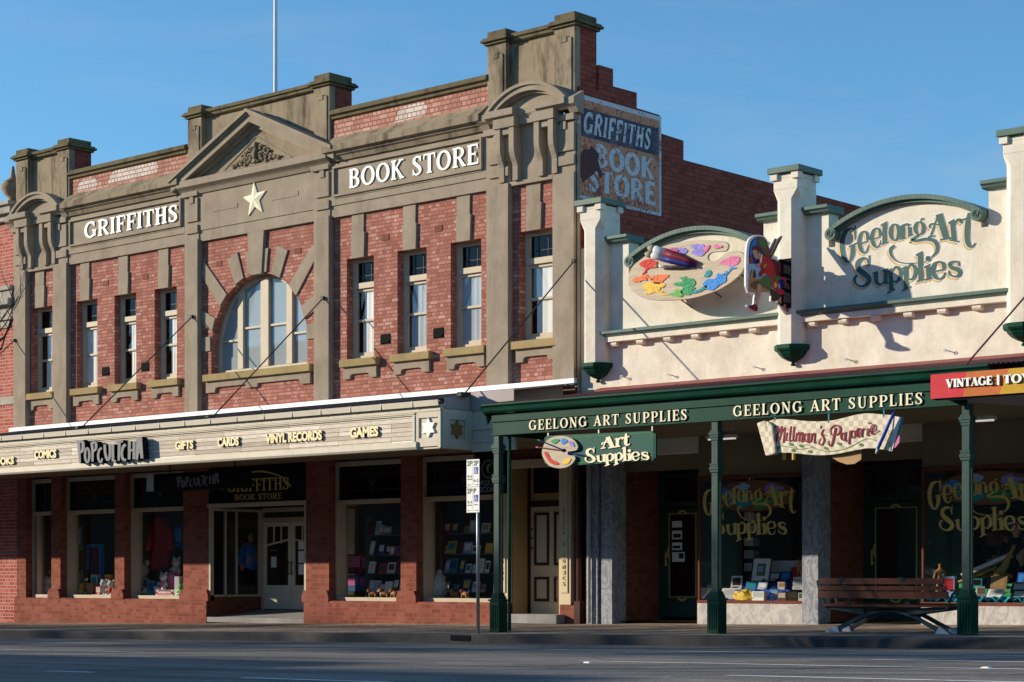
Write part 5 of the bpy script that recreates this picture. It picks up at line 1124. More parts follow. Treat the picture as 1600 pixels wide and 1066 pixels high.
f = MB(); f.box(xa + .20, xa + .37, y1 + .004, y1 + .008, 1.53, 1.60); f.new(); f.box(xa + .19, xa + .36, y1 + .004, y1 + .008, 1.33, 1.38); f.new(); f.box(xa + .33, xa + .44, y1 + .004, y1 + .008, 1.14, 1.24); f.build('notice_print', 'charcoal', d1)
art_door(E2[0], E2[1], 1.0)
# gilded window lettering
def window_sign(x0, z0, wid, y):
    mp = lambda x, yy: (lambda q: Vector((x0 + q[0] * wid, y, z0 + q[1] * wid * 1.02)))(unit(x, yy))
    l = MB(); strokes(l, GEE + SUP, lambda x, yy: mp(x, yy) + Vector((0, .0, 0)), (0, .002, 0), step=.00005); o = l.build('window_lettering', 'dim gold', ab_)
    l = MB(); cx, cz = x0 + .55 * wid, z0 + .30 * wid
    l.prism([(cx + .44 * wid * math.cos(a), y + .010, cz + .135 * wid * math.sin(a)) for a in [k * .209 for k in range(30)]], (0, .002, 0)); l.build('window_palette', 'brown', o)
    rnd = random.Random(3)
    for nm, (ox, oz, r) in dict(blue=(-.30, .03, .1), teal=(-.12, -.05, .13), green=(.08, -.06, .12), lime=(.25, .0, .09), violet=(.2, .06, .10), lightblue=(-.1, .08, .08)).items():
        l = MB(); l.prism([(cx + wid * (ox + r * (1 + .25 * math.sin(3 * a + ox * 9)) * math.cos(a)), y + .006, cz + wid * (oz + r * .36 * (1 + .3 * math.cos(4 * a)) * math.sin(a))) for a in [k * .2995 for k in range(21)]], (0, .002, 0)); l.build('window_paint_blob', nm, o)
window_sign(-20.66, 1.60, 1.98, .008); window_sign(-16.20, 1.60, 1.98, .008)
# lights over the windows
def lamp_obj(name, lab, x0, x1, y, z, grp):
    r_ = root(name, lab, 'light', ((x0 + x1) / 2, y, z), grp); l = MB(); l.box(x0, x1, y - .06, y + .06, z, z + .05); l.build('housing', 'white paint', r_); l = MB(); l.box(x0 + .03, x1 - .03, y - .035, y + .035, z - .025, z - .001); l.build('tube', 'tube light', r_)
lamp_obj('ceiling_light', 'fluorescent fitting under the verandah above the left art window', -20.15, -19.55, -.5, 3.17, 'fluorescent lights under the verandah')
lamp_obj('ceiling_light', 'fluorescent fitting under the verandah above the right art window', -15.3, -14.7, -.5, 3.22, 'fluorescent lights under the verandah')

# ------------------------------------------------------------------ green verandah with posts
vr = root('verandah', 'dark green timber verandah with gold lettering and square posts before the art shop', 'verandah', (-18, -3.6, 0))
VX0, VX1, VD = -22.36, -13.52, 3.6
r = MB(); corr(r, -22.42, RX1 - .6, .08, 4.20, VD + .06, 3.70, .076, .011); r.poly([(-22.9, -.08, 4.2), (-22.42, -.08, 4.2), (-22.42, -VD - .06, 3.70)]); r.yz([(RY, 4.26), (-.05, 4.26), (-.30, 4.19), (-.30, 4.175), (-.03, 4.22), (RY, 4.2)], -22.9, RX1); r.build('roof', 'red iron', vr)
r = MB()
r.yz([(-VD, 3.54), (-VD - .07, 3.54), (-VD - .10, 3.57), (-VD - .12, 3.63), (-VD - .16, 3.66), (-VD - .16, 3.69), (-VD - .14, 3.69), (-VD - .10, 3.655), (-VD, 3.6)], VX0 - .1, VX1 + .45)
r.box(VX0, VX1 + .4, -VD - .0, -VD + .08, 3.42, 3.54); r.box(VX0 + .02, VX1, -VD + .0, -VD + .10, 3.17, 3.40); r.box(VX0 + .02, VX1, -VD - .025, -VD + .1, 3.39, 3.43); r.box(VX0, VX1, -VD - .02, -VD, 3.165, 3.19)
r.box(VX0, VX0 + .10, -VD + .10, -.1, 3.17, 3.54); r.yz([(-VD - .16, 3.69), (-VD + .2, 3.69), (-VD + .1, 3.45), (-VD + .02, 3.35), (-VD - .02, 3.5), (-VD - .12, 3.62)], VX0 - .14, VX0 - .10)
r.build('fascia', 'dark green', vr, bevel=.004)
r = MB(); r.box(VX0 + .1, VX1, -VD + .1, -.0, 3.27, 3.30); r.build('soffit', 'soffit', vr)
for xa, ya2, xb, yb2 in ((827, 672, 1075, 656), (1146, 649.5, 1443, 631)):
    a, b = W(xa, ya2, VD), W(xb, yb2, VD); z = 3.205
    l = MB(); sign_word(l, 'GEELONG ART SUPPLIES', (a.x, -VD - .012, z + .01), (b.x, -VD - .012, z + .01), .165, .006, .17, .07, .055, .17); o = l.build('gilt_lettering', 'cream letter', vr)
    l = MB(); sign_word(l, 'GEELONG ART SUPPLIES', (a.x + .006, -VD - .004, z - .004), (b.x + .006, -VD - .004, z - .004), .165, .003, .2, .09, .07, .17); l.build('letter_shade', 'black', o)
pb = MB()
def post_mesh(part):
    p = MB()
    if part == 'shaft': p.box(-.058, .058, -.058, .058, .60, 3.2)
    if part == 'base':
        h = .108; p.box(-h, h, -h, h, 0, .50); p.box(-h - .02, h + .02, -h - .02, h + .02, .50, .53); p.box(-h + .01, h - .01, -h + .01, h - .01, .53, .56); 
        q = [(-.12, .56), (.12, .56), (.085, .63), (-.085, .63)]; p.box(-.088, .088, -.088, .088, .56, .59); p.box(-.075, .075, -.075, .075, .59, .63)
        for k in (-.065, -.022, .022, .065): p.box(k - .011, k + .011, -h - .010, -h, .06, .44); p.box(h, h + .010, k - .011, k + .011, .06, .44)
    if part == 'capital':
        for z0, z1, h in ((2.42, 2.46, .076), (2.46, 2.50, .086), (2.50, 2.53, .072), (2.53, 2.555, .08), (2.90, 2.94, .07), (2.94, 2.98, .08), (2.98, 3.02, .092), (3.02, 3.05, .076)):
            if z0 == 2.90: p.new()
            p.box(-h, h, -h, h, z0, z1)
    return p
post0 = None
POSTS = [W(779, YH, VD - .06).x, W(1120, YH, VD - .06).x, W(1512, YH, VD - .06).x]
for x in POSTS:
    zb = gz(x, VD); sc = (3.18 - zb) / 3.2
    p = post_mesh('shaft'); p.v = [(a + x, b - VD + .06, zb + c * sc) for a, b, c in p.v]; ps = p.build('post', 'post green', vr, bevel=.006)
    p = post_mesh('base'); p.v = [(a + x, b - VD + .06, zb + c * sc) for a, b, c in p.v]; p.build('post_base', 'dark green', ps, bevel=.006)
    p = post_mesh('capital'); p.v = [(a + x, b - VD + .06, zb + c * sc) for a, b, c in p.v]; p.build('capital', 'post green', ps, bevel=.004)
    p = MB(); p.box(x + .0585, x + .061, -VD + .055, -VD + .065, zb + .7, zb + 2.3); p.build('gilt_line', 'gold', ps)
p = MB(); p.tube([(POSTS[0] + .03, -VD + .30, gz(-22, 3.4)), (POSTS[0] + .03, -VD + .30, 3.2)], .03, 8); p.build('downpipe', 'dark green', vr)
# ------------------------------------------------------------------ next awning on the right with its painted sign
na = root('next_awning', 'grey awning corner of the next shop at the right edge', 'awning', (-12, -3.9, 3.2))
r = MB(); r.prism([(-13.80, -3.82, 3.24), (RX1, -3.82, 3.24), (RX1, -.3, 3.24), (-12.9, -.3, 3.24)], (0, 0, .06)); r.prism([(-13.80, -3.82, 3.3), (RX1, -3.82, 3.3), (RX1, -.3, 3.9), (-12.9, -.3, 3.9)], (0, 0, .03)); r.build('awning_sheet', 'grey sheet', na)
r = MB(); A = W(1602, 365, .3); F = W(1500, 581, 3.7); A.x = F.x + .05; A.z = 6.0; r.tube([(F.x + .05, -.28, 5.9), F], .014, 6); r.tube([F, F + Vector((-.25, -.05, -.03)), F + Vector((-.27, -.05, -.12))], .01, 6); r.build('stay_rod', 'bench timber', na)
vs = root('vintage_sign', 'long red, orange and yellow sign board with white raised lettering at the right edge', 'sign', (-12.5, -3.9, 3.3))
a, b = W(1454, 585, 3.9), W(1454, 623, 3.9); zt, zb = 3.585, 3.25
k1t, k1b, k2t, k2b = W(1510, 0, 3.9).x, W(1505, 0, 3.9).x, W(1577, 0, 3.9).x, W(1561, 0, 3.9).x; xe = -10.6
for nm, q in (('signred', (a.x, a.x, k1b, k1t)), ('signorange', (k1t, k1b, k2b, k2t)), ('signyellow', (k2t, k2b, xe, xe))):
    r = MB(); r.xz([(q[0], zt), (q[1], zb), (q[2], zb), (q[3], zt)], -3.9, -3.86); r.build('painted_panel', nm, vs)
r = MB(); r.box(a.x, xe, -3.859, -3.83, zb - .02, zt); r.build('backing_board', 'charcoal', vs)
p0, p1 = W(1480, 608, 3.9), W(1553, 602, 3.9)
r = MB(); sign_word(r, 'VINTAGE', (p0.x, -3.93, 3.385), (p1.x, -3.93, 3.385), .115, .012, .26, .12, .10, .04); r.new(); sign_word(r, '|', (W(1556, 0, 3.9).x, -3.93, 3.385), (W(1566, 0, 3.9).x, -3.93, 3.385), .115, .012, .26, .12, .10, .04)
t0 = W(1569, 0, 3.9).x; r.new(); sign_word(r, 'TOY', (t0, -3.93, 3.385), (t0 + .40, -3.93, 3.385), .115, .012, .26, .12, .10, .04)
o = r.build('raised_lettering', 'white letter', vs)
r = MB(); sign_word(r, 'VINTAGE', (p0.x + .003, -3.917, 3.380), (p1.x + .003, -3.917, 3.380), .115, .014, .28, .13, .10, .03); r.new(); sign_word(r, 'TOY', (t0 + .003, -3.917, 3.38), (t0 + .403, -3.917, 3.38), .115, .014, .28, .13, .1, .04); r.build('letter_side', 'charcoal', o)
# ------------------------------------------------------------------ big artist's palette standing off the wall
PD = .56
ps_ = root('palette_sign', 'huge wooden artist palette with paint dabs and brushes fixed to the cream wall', 'sign', tuple(W(1070, 430, PD)))
def pm(x, y, d=PD): return W(960 + x / 6.664, 350 + y / 6.664, d)
PAL = [(140, 600), (150, 520), (200, 430), (280, 365), (370, 300), (480, 245), (600, 205), (760, 180), (900, 172), (1050, 173), (1150, 185), (1185, 215), (1180, 255), (1150, 285), (1060, 292), (1000, 305), (972, 345), (990, 380), (1040, 385), (1090, 360), (1150, 310), (1220, 285), (1300, 285), (1350, 320), (1365, 390), (1340, 480), (1290, 545), (1200, 620), (1080, 690), (940, 740), (780, 780), (600, 795), (420, 795), (300, 770), (210, 720), (155, 660)]
PALs = [(a, b) for a, b in catmull(PAL, 4, True)]
m = MB(); m.prism([pm(*q) for q in PALs], (0, .05, 0)); m.build('board', 'palette wood', ps_, bevel=.008)
def blob(nm, pts, t=.012, grp=ps_, mf=pm, name='paint_dab', rough=1):
    P = catmull(pts, 4, True); rnd = random.Random(len(pts) * 7 + int(pts[0][0])); cx = sum(p[0] for p in P) / len(P); cy = sum(p[1] for p in P) / len(P)
    P = [(x + rnd.uniform(-3, 3) * rough, y + rnd.uniform(-3, 3) * rough) for x, y in P]
    mb = MB(); mb.prism([mf(*q) + Vector((0, -t, 0)) for q in P], (0, t, 0))
    if rough:
        for k in range(26):                                   # ridges of thick paint
            i = rnd.randrange(len(P)); f = rnd.uniform(.2, .85); x, y = cx + (P[i][0] - cx) * f, cy + (P[i][1] - cy) * f
            q = mf(x, y); mb.ball((q.x, q.y - t, q.z), (.03, .005, .016), 6, 4)
    return mb.build(name, nm, grp)
blob('red', [(262, 420), (300, 385), (380, 362), (420, 385), (455, 400), (440, 430), (470, 445), (430, 460), (370, 465), (335, 490), (310, 525), (295, 520), (325, 470), (275, 440)])
blob('orange', [(190, 590), (215, 560), (280, 545), (305, 515), (330, 535), (380, 555), (470, 530), (560, 530), (565, 550), (520, 585), (490, 620), (430, 625), (400, 600), (420, 565), (330, 570), (270, 600), (200, 608)])
blob('yellow', [(320, 620), (400, 605), (520, 620), (530, 645), (490, 665), (465, 700), (520, 720), (560, 740), (500, 740), (430, 715), (350, 735), (320, 725), (350, 690), (290, 665)])
blob('green', [(680, 565), (740, 548), (760, 560), (820, 570), (850, 620), (820, 650), (845, 670), (800, 705), (790, 740), (740, 740), (690, 710), (720, 660), (630, 640), (625, 620), (700, 600), (740, 590)])
blob('lime', [(600, 720), (650, 680), (700, 690), (720, 740), (690, 760), (640, 755), (560, 740)])
blob('teal', [(800, 710), (860, 695), (930, 670), (950, 640), (970, 660), (930, 690), (880, 712), (800, 730)])
blob('blue', [(925, 625), (980, 575), (1060, 570), (1070, 525), (1110, 520), (1140, 540), (1190, 500), (1215, 450), (1280, 455), (1220, 480), (1170, 540), (1160, 600), (1090, 645), (1030, 690), (970, 685), (940, 650)])
blob('teal', [(935, 545), (960, 490), (1000, 482), (1015, 515), (990, 545), (950, 552)])
blob('pink', [(1090, 405), (1160, 370), (1240, 335), (1290, 340), (1310, 385), (1280, 420), (1210, 440), (1150, 425)])
blob('violet', [(795, 230), (840, 212), (920, 215), (945, 240), (960, 275), (930, 320), (890, 340), (800, 300), (850, 275), (880, 255), (810, 250)])
blob('pink', [(930, 280), (960, 230), (1000, 220), (985, 260), (945, 300)])
blob('pink', [(1035, 235), (1060, 215), (1125, 235), (1090, 252), (1045, 252)])
blob('purple', [(560, 280), (600, 250), (660, 250), (690, 290), (620, 300)])
blob('violet', [(660, 290), (700, 245), (765, 275), (740, 310), (680, 315)])
def brush_(x0, y0, x1, y1, col, w0, w1):
    A, B = pm(x0, y0, PD + .10), pm(x1, y1, PD + .05); v = B - A
    mb = MB(); mb.tube([A + v * .36, A + v * .55, A + v * .8, B], [w0 * .95, w0 * 1.12, w1, w1 * .6], 10); b = mb.build('brush', col, ps_, smooth=True)
    mb = MB(); mb.tube([A + v * .15, A + v * .2, A + v * .37], [w0 * 1.0, w0 * 1.05, w0 * .95], 10); mb.build('ferrule', 'silver', b, smooth=True)
    mb = MB(); mb.tube([A, A + v * .05, A + v * .16], [w0 * .35, w0 * .9, w0], 10); mb.build('bristles', 'brush', b, smooth=True)
brush_(350, 245, 850, 405, 'maroon', .075, .05); brush_(320, 310, 845, 440, 'navy', .062, .045); brush_(410, 440, 800, 455, 'charcoal', .025, .016)
m = MB()
for x, y in ((800, 870), (1105, 760), (1380, 575), (1280, 570)): q = pm(x, y, 0); m.new().tube([(q.x, .02, q.z), (q.x, -PD + .04, q.z + .18)], .012, 6)
for x, y in ((420, 600), (800, 400), (1150, 480)): q = pm(x, y, .3); m.new().box(q.x - .02, q.x + .02, -PD + .05, .03, q.z - .02, q.z + .02)
m.build('bracket', 'dark iron', ps_)

# ------------------------------------------------------------------ cut-out girl on a bracket square to the wall
GU = -18.70
gs = root('cutout_girl_sign', 'painted cut-out of a striding girl in red with art things, on a black pier bracket', 'sign', (GU, -.9, 5.6))
def gm(x, y, t=0.0): return WX(1160 + x / 7.61, 360 + y / 7.61, GU) + Vector((t, 0, 0))
LAY = [0.02]
def gpoly(name, col, pts, t, parent=gs, sm=True, thick=.006, n=3):
    P = catmull(pts, n, True) if sm else pts
    mb = MB(); mb.prism([gm(x, y, t) for x, y in P], (-thick, 0, 0)); return mb.build(name, col, parent)
SIL = [[(36, 395), (40, 240), (66, 120), (128, 64), (200, 55), (262, 82), (303, 158), (330, 250), (470, 420), (480, 560), (520, 590), (490, 620), (480, 740), (445, 780), (375, 855), (330, 845), (310, 755), (60, 745), (36, 480)],
       [(165, 735), (215, 740), (200, 800), (165, 900), (165, 978), (100, 965), (45, 905), (60, 885), (125, 880), (135, 800)], [(395, 815), (440, 770), (495, 850), (515, 870), (555, 990), (540, 1015), (495, 975)], [(270, 330), (378, 98), (396, 112), (452, 68), (462, 90), (340, 345)]]
for k, q in enumerate(SIL): gpoly('board', 'white paint', q, .012 - .003 * k, gs, True, .035 - .004 * k)
mb = MB(); 
gpoly('painted_canvas', 'navy', [(72, 385), (72, 240), (98, 130), (150, 82), (205, 76), (250, 100), (290, 170), (315, 260), (320, 400), (100, 395)], .020)
gpoly('painted_canvas', 'blue', [(80, 300), (85, 200), (110, 130), (150, 95), (155, 180), (160, 250), (110, 280)], .024, thick=.004)
gpoly('painted_canvas', 'brown', [(150, 92), (215, 78), (262, 108), (295, 190), (312, 300), (250, 300), (215, 230), (165, 170)], .024, thick=.004)
gpoly('painted_canvas', 'leafgreen', [(185, 120), (240, 95), (280, 140), (275, 200), (220, 205), (190, 170)], .028, thick=.004)
gpoly('painted_canvas', 'brown', [(75, 300), (100, 310), (110, 390), (78, 392)], .024, thick=.004)
gpoly('painted_landscape', 'lightblue', [(60, 405), (180, 405), (260, 500), (305, 580), (70, 580)], .023, sm=False)
gpoly('painted_landscape', 'tan', [(66, 572), (305, 572), (306, 736), (64, 736)], .0235, sm=False)
gpoly('painted_landscape', 'brown', [(80, 640), (150, 600), (240, 640), (200, 700), (100, 690)], .026, thick=.003)
for x in (96, 130): gpoly('painted_tree', 'olive', [(x - 17, 560), (x - 15, 510), (x, 465), (x + 15, 510), (x + 17, 562)], .027, thick=.003)
gpoly('painted_tree', 'yellow', [(86, 555), (90, 510), (98, 485), (104, 520), (102, 560)], .030, thick=.003)
for a, b in (((285, 335), (384, 104)), ((312, 345), (452, 74))):
    d = Vector((b[1] - a[1], a[0] - b[0])).normalized() * 10; gpoly('painted_brush', 'brown', [(a[0] + d.x, a[1] + d.y), (b[0] + d.x, b[1] + d.y), (b[0] - d.x, b[1] - d.y), (a[0] - d.x, a[1] - d.y)], .030, sm=False)
gpoly('painted_bag', 'maroon', [(300, 342), (390, 362), (452, 428), (466, 555), (380, 548), (350, 440)], .028)
gpoly('painted_figure', 'skin', [(105, 245), (140, 222), (192, 258), (194, 320), (178, 345), (150, 343), (122, 322), (112, 285)], .032)
gpoly('painted_hair', 'hair', [(98, 240), (105, 200), (140, 182), (170, 195), (184, 235), (172, 285), (160, 250), (125, 232)], .036)
gpoly('painted_jumper', 'red', [(200, 295), (262, 315), (335, 375), (370, 490), (372, 552), (300, 540), (240, 505), (190, 430), (178, 370), (188, 330)], .034)
gpoly('painted_collar', 'white paint', [(190, 345), (205, 285), (214, 300), (200, 390), (188, 380)], .038, thick=.004)
gpoly('painted_sleeve', 'dress', [(240, 395), (266, 420), (240, 490), (212, 542), (185, 552), (180, 515), (210, 470)], .038)
gpoly('painted_sleeve', 'tan', [(228, 418), (255, 398), (262, 420), (232, 462)], .042, thick=.004)
gpoly('painted_satchel', 'signred', [(300, 530), (380, 545), (480, 570), (492, 620), (478, 735), (440, 772), (380, 720), (330, 640)], .036)
gpoly('painted_satchel', 'navy', [(410, 600), (470, 590), (475, 680), (430, 700)], .040, thick=.004); gpoly('painted_satchel', 'yellow', [(350, 640), (372, 620), (392, 660), (370, 690)], .040, thick=.004); gpoly('painted_satchel', 'leafgreen', [(330, 540), (420, 560), (430, 590), (380, 610)], .040, thick=.004); gpoly('painted_satchel', 'lightblue', [(400, 650), (415, 630), (425, 690), (412, 700)], .042, thick=.004)
gpoly('painted_skirt', 'leafgreen', [(262, 538), (320, 580), (330, 630), (318, 705), (240, 670), (168, 622), (210, 580)], .037)
gpoly('painted_skirt', 'olive', [(318, 690), (380, 735), (440, 780), (405, 825), (365, 845), (338, 835), (325, 770)], .035)
gpoly('painted_leg', 'skin', [(166, 638), (212, 662), (200, 760), (170, 860), (162, 895), (132, 888), (150, 770)], .033)
gpoly('painted_leg', 'skin', [(398, 822), (438, 785), (490, 860), (520, 950), (500, 965), (460, 900)], .032)
gpoly('painted_shoe', 'maroon', [(62, 892), (90, 898), (128, 880), (160, 915), (156, 965), (110, 950), (70, 922)], .037)
gpoly('painted_shoe', 'maroon', [(482, 858), (502, 866), (525, 920), (541, 968), (528, 985), (500, 930)], .037)
gpoly('painted_belt', 'skin', [(140, 408), (182, 395), (186, 420), (150, 428)], .040, thick=.004)
mb = MB(); zt, zb = gm(540, 365).z, gm(540, 915).z
mb.box(GU - .035, GU + .035, -.45, -.38, zb, zt); mb.box(GU - .10, GU + .10, -.275, -.25, zb - .02, zt + .03)
for f in (.06, .36, .68, .95):
    z_ = zb + (zt - zb) * f; mb.box(GU - .03, GU + .03, -.50, -.27, z_ - .02, z_ + .02); mb.tube([(GU - .09, -.40, z_), (GU + .09, -.40, z_)], .018, 6)
mb.build('bracket', 'black', gs)

# ------------------------------------------------------------------ hanging board "Art Supplies"
AD_ = 3.60
hs2 = root('hanging_palette_sign', 'green hanging board with cream lettering and a small palette on its left end', 'sign', tuple(W(935, 700, AD_)))
def am(x, y, d=AD_): return W(740 + x / 3.478, 560 + y / 3.478, d)          # traced from the photograph
BRD = [(385, 432), (400, 420), (970, 394), (975, 405), (990, 410), (990, 540), (978, 545), (975, 555), (408, 590), (400, 575), (385, 570)]
m = MB(); m.prism([am(*q) for q in BRD], (0, .04, 0)); m.build('board', 'sign green', hs2, bevel=.004)
m = MB(); ins = [(400, 440), (960, 404), (978, 420), (978, 532), (965, 545), (415, 578), (400, 560)]
for i in range(len(ins)): m.tube([am(*ins[i], AD_ + .004), am(*ins[(i + 1) % len(ins)], AD_ + .004)], .004, 4)
m.build('gilt_line', 'lime', hs2)
ART = GEE[-(8 + 4 + 2 + 1):]
def fit(strk, box, trg, shear=0.0):
    xs = []; ys = []
    for st in strk:
        for a in (st[1] if st[0] == 'ring' else st): xs.append(a[0]); ys.append(a[1] - 0)
    return min(xs), max(xs), min(ys), max(ys)
A_ = [st for st in GEE if (st[0] != 'ring' and st[0][0] >= 1020 and st[0][1] < 400 and not (st[0][0] < 1110 and st[0][1] > 345 and False))]
A_ = [[(1132, 95, 66), (1210, 330, 62)], [(1118, 125, 16), (1050, 318, 16)], [(1132, 205, 14), (1080, 200, 16), (1042, 215, 20), (1042, 245, 14)], [(1020, 324, 18), (1095, 320, 18)], [(1145, 332, 20), (1262, 326, 20)],
      [(1290, 150, 48), (1290, 325, 48)], [(1250, 160, 16), (1295, 150, 20)], [(1310, 185, 18), (1340, 150, 26), (1375, 155, 34), (1370, 185, 18)], [(1250, 330, 18), (1335, 326, 18)], [(1432, 70, 24), (1428, 190, 50), (1426, 270, 48), (1440, 315, 36), (1475, 318, 20), (1492, 295, 10)], [(1385, 150, 18), (1485, 142, 20)]]
def amap_art(x, y): f = (x - 1015) / 480; g = (y - 60) / 270; q0, q1 = (692, 418 + 70 * 1), (848, 405 + 60); return am(690 + 160 * f, 424 - 20 * f + 68 * g, AD_ + .012)
def amap_sup(x, y): f = (x - 275) / 1090; g = (y + .115 * (x - 275) - 505) / 320; return am(602 + 356 * f, 482 - 20 * f + 84 * g, AD_ + .012)
m = MB(); strokes(m, A_, lambda x, y: amap_art(x, y), (0, .006, 0), grow=3); m.new(); strokes(m, SUP + [ring(1028, 548, 14, 15, 26, 26)], lambda x, y: amap_sup(x, y) + Vector((0, -.0, 0)), (0, .006, 0), grow=1.5); lt = m.build('lettering', 'cream letter', hs2)
m = MB(); strokes(m, A_, lambda x, y: amap_art(x, y) + Vector((0, .008, 0)), (0, .003, 0), grow=10, off=(6, 8), step=.00003); m.new(); strokes(m, SUP, lambda x, y: amap_sup(x, y) + Vector((0, .008, 0)), (0, .003, 0), grow=9, off=(8, 8), step=.00003); m.build('letter_outline', 'black', lt)
SP = [(375, 535), (372, 500), (390, 455), (430, 428), (490, 422), (540, 440), (566, 475), (560, 498), (535, 505), (512, 508), (516, 525), (545, 530), (552, 548), (530, 578), (495, 595), (450, 597), (405, 580)]
def am2(x, y): return am(x, y, AD_ + .05)
m = MB(); m.prism([am2(*q) for q in catmull(SP, 4, True)], (0, .03, 0)); sp = m.build('palette', 'tan', hs2, bevel=.004); sp.data.materials[0] = MATS['palette wood']
for nm, q in dict(green=[(420, 450), (450, 438), (468, 445), (440, 466)], blue=[(475, 445), (490, 434), (512, 450), (485, 468)], violet=[(515, 450), (540, 455), (550, 480), (530, 475)], red=[(385, 515), (400, 510), (420, 545), (450, 560), (465, 575), (440, 580), (410, 560)], yellow=[(485, 560), (510, 545), (530, 548), (515, 572), (490, 575)]).items():
    o = blob(nm, q, .01, hs2, am2, 'paint_dab', .0)
m = MB(); m.prism([am(490 + 14 * math.cos(a), 501 + 10 * math.sin(a), AD_ + .052) for a in [k * .5236 for k in range(12)]], (0, .0015, 0)); m.build('thumb_hole', 'black', hs2)
for (a, b), col in ((((362, 448), (488, 500)), 'navy'), (((352, 484), (478, 500)), 'brown'), (((512, 512), (605, 530)), 'navy')):
    A, B = am(*a, AD_ + .075), am(*b, AD_ + .062); m = MB(); m.tube([A, A + (B - A) * .3, B], [.008, .011, .012], 6); o = m.build('brush', col, hs2)
    if a[0] < 400: m = MB(); m.tube([A - (B - A) * .12, A], [.006, .014], 6); m.build('bristles', 'green' if col == 'navy' else 'pink', o)
m = MB()
for x, y in ((403, 425), (678, 408), (969, 394)): q = am(x, y); m.new().box(q.x - .012, q.x + .012, -AD_ + .005, -AD_ + .03, q.z - .02, 3.18)
m.build('hanger', 'steel', hs2)

# ------------------------------------------------------------------ paper banner "Millman's Paperie"
MD = 3.62
ms = root('paper_banner_sign', 'checked paper scroll sign with red script and a blue pen, hung under the verandah', 'sign', tuple(W(1295, 690, MD)))
def bm_(x, y, d=MD): return W(1160 + x / 5.714, 620 + y / 5.714, d)
BT = [(240, 215), (310, 200), (420, 202), (540, 215), (660, 220), (780, 215), (900, 190), (1020, 160), (1130, 148), (1240, 158), (1350, 165)]
BB = [(1320, 485), (1240, 470), (1130, 460), (1000, 480), (860, 508), (740, 522), (620, 520), (500, 508), (400, 500), (300, 505)]
m = MB(); m.prism([bm_(*q) for q in catmull(BT, 3) + catmull(BB, 3)], (0, .025, 0)); m.build('paper_sheet', 'checked paper', ms, bevel=.003)
m = MB(); m.prism([bm_(*q, MD - .08) for q in [(780, 500), (900, 490), (1060, 470), (1060, 560), (1000, 600), (930, 605), (860, 580), (800, 545)]], (0, .02, 0)); m.build('rear_sheet', 'tan', ms)
m = MB(); m.prism([bm_(*q, MD - .03) for q in [(1370, 190), (1445, 185), (1350, 470), (1330, 470)]], (0, .004, 0)); m.build('paper_edge', 'teal', ms)
m = MB(); m.prism([bm_(*q, MD - .02) for q in [(1380, 345), (1405, 350), (1400, 410), (1365, 455), (1340, 455)]], (0, .004, 0)); m.build('paper_edge', 'pink', ms)
m = MB(); m.prism([bm_(*q, MD - .012) for q in [(1340, 170), (1420, 185), (1335, 490), (1290, 480)]], (0, .006, 0)); m.build('paper_edge', 'pearl', ms)
m = MB(); m.prism([bm_(*q, MD + .03) for q in [(125, 235), (200, 210), (300, 515), (205, 530)]], (0, .06, 0)); m.prism([bm_(*q, MD + .055) for q in [(205, 215), (235, 225), (265, 250), (300, 500), (262, 520)]], (0, .05, 0)); m.build('scroll_roll', 'checked paper', ms, bevel=.02)
P0, P1 = bm_(1360, 125, MD + .06), bm_(1190, 510, MD + .06); v = P1 - P0
m = MB(); m.tube([P0, P0 + v * .06, P0 + v * .1, P0 + v * .55, P0 + v * .88], [.008, .012, .022, .026, .022], 10); pn = m.build('pen', 'parkblue', ms, smooth=True)
m = MB(); m.tube([P0 + v * .88, P0 + v * .95, P1], [.022, .018, .006], 10); m.build('pen_tip', 'silver', pn, smooth=True)
SC = [[(285, 350, 8), (264, 343, 9), (266, 301, 10), (296, 262, 13), (319, 271, 14), (318, 305, 15), (294, 421, 16)], [(322, 330, 7), (352, 262, 13), (332, 391, 16)], [(345, 335, 7), (379, 275, 13), (364, 403, 15), (380, 386, 7)],
      [(398, 318, 14), (388, 385, 13), (404, 386, 8)], [(405, 288, 14), (407, 292, 14)], [(432, 262, 15), (420, 390, 15), (436, 386, 8)], [(462, 265, 15), (450, 390, 15), (466, 388, 8)],
      [(484, 320, 15), (474, 402, 15)], [(480, 352, 6), (508, 318, 13), (503, 400, 15)], [(507, 352, 6), (536, 318, 13), (529, 400, 15), (546, 393, 8)], ring(566, 365, 17, 36, 14, 8), [(592, 322, 13), (586, 405, 13), (602, 400, 6)],
      [(618, 325, 15), (610, 407, 15)], [(615, 355, 6), (645, 325, 13), (641, 410, 14), (656, 404, 6)], [(701, 258, 13), (695, 290, 6)], [(726, 288, 10), (706, 331, 14), (729, 380, 15), (707, 432, 11), (681, 412, 9), (698, 369, 7)], [(712, 343, 7), (732, 340, 8), (751, 352, 7)],
      [(792, 345, 8), (786, 290, 11), (830, 255, 16), (872, 275, 18), (866, 322, 17), (830, 345, 10)], [(832, 275, 17), (808, 390, 17), (788, 440, 13), (766, 420, 10), (772, 392, 8)], ring(896, 355, 17, 34, 14, 8), [(922, 312, 13), (916, 392, 13), (932, 386, 6)],
      [(962, 300, 15), (950, 425, 15)], ring(985, 335, 20, 34, 14, 8), [(1020, 342, 8), (1052, 312, 11), (1042, 280, 11), (1020, 310, 15), (1028, 360, 13), (1058, 342, 8)], [(1070, 285, 15), (1062, 362, 15)], [(1068, 312, 6), (1078, 288, 9), (1090, 284, 14)],
      [(1122, 280, 14), (1114, 345, 14), (1129, 338, 6)], [(1130, 228, 22), (1133, 240, 20)], [(1146, 318, 8), (1186, 282, 11), (1172, 246, 11), (1148, 285, 15), (1160, 336, 14), (1196, 312, 8), (1216, 298, 12)]]
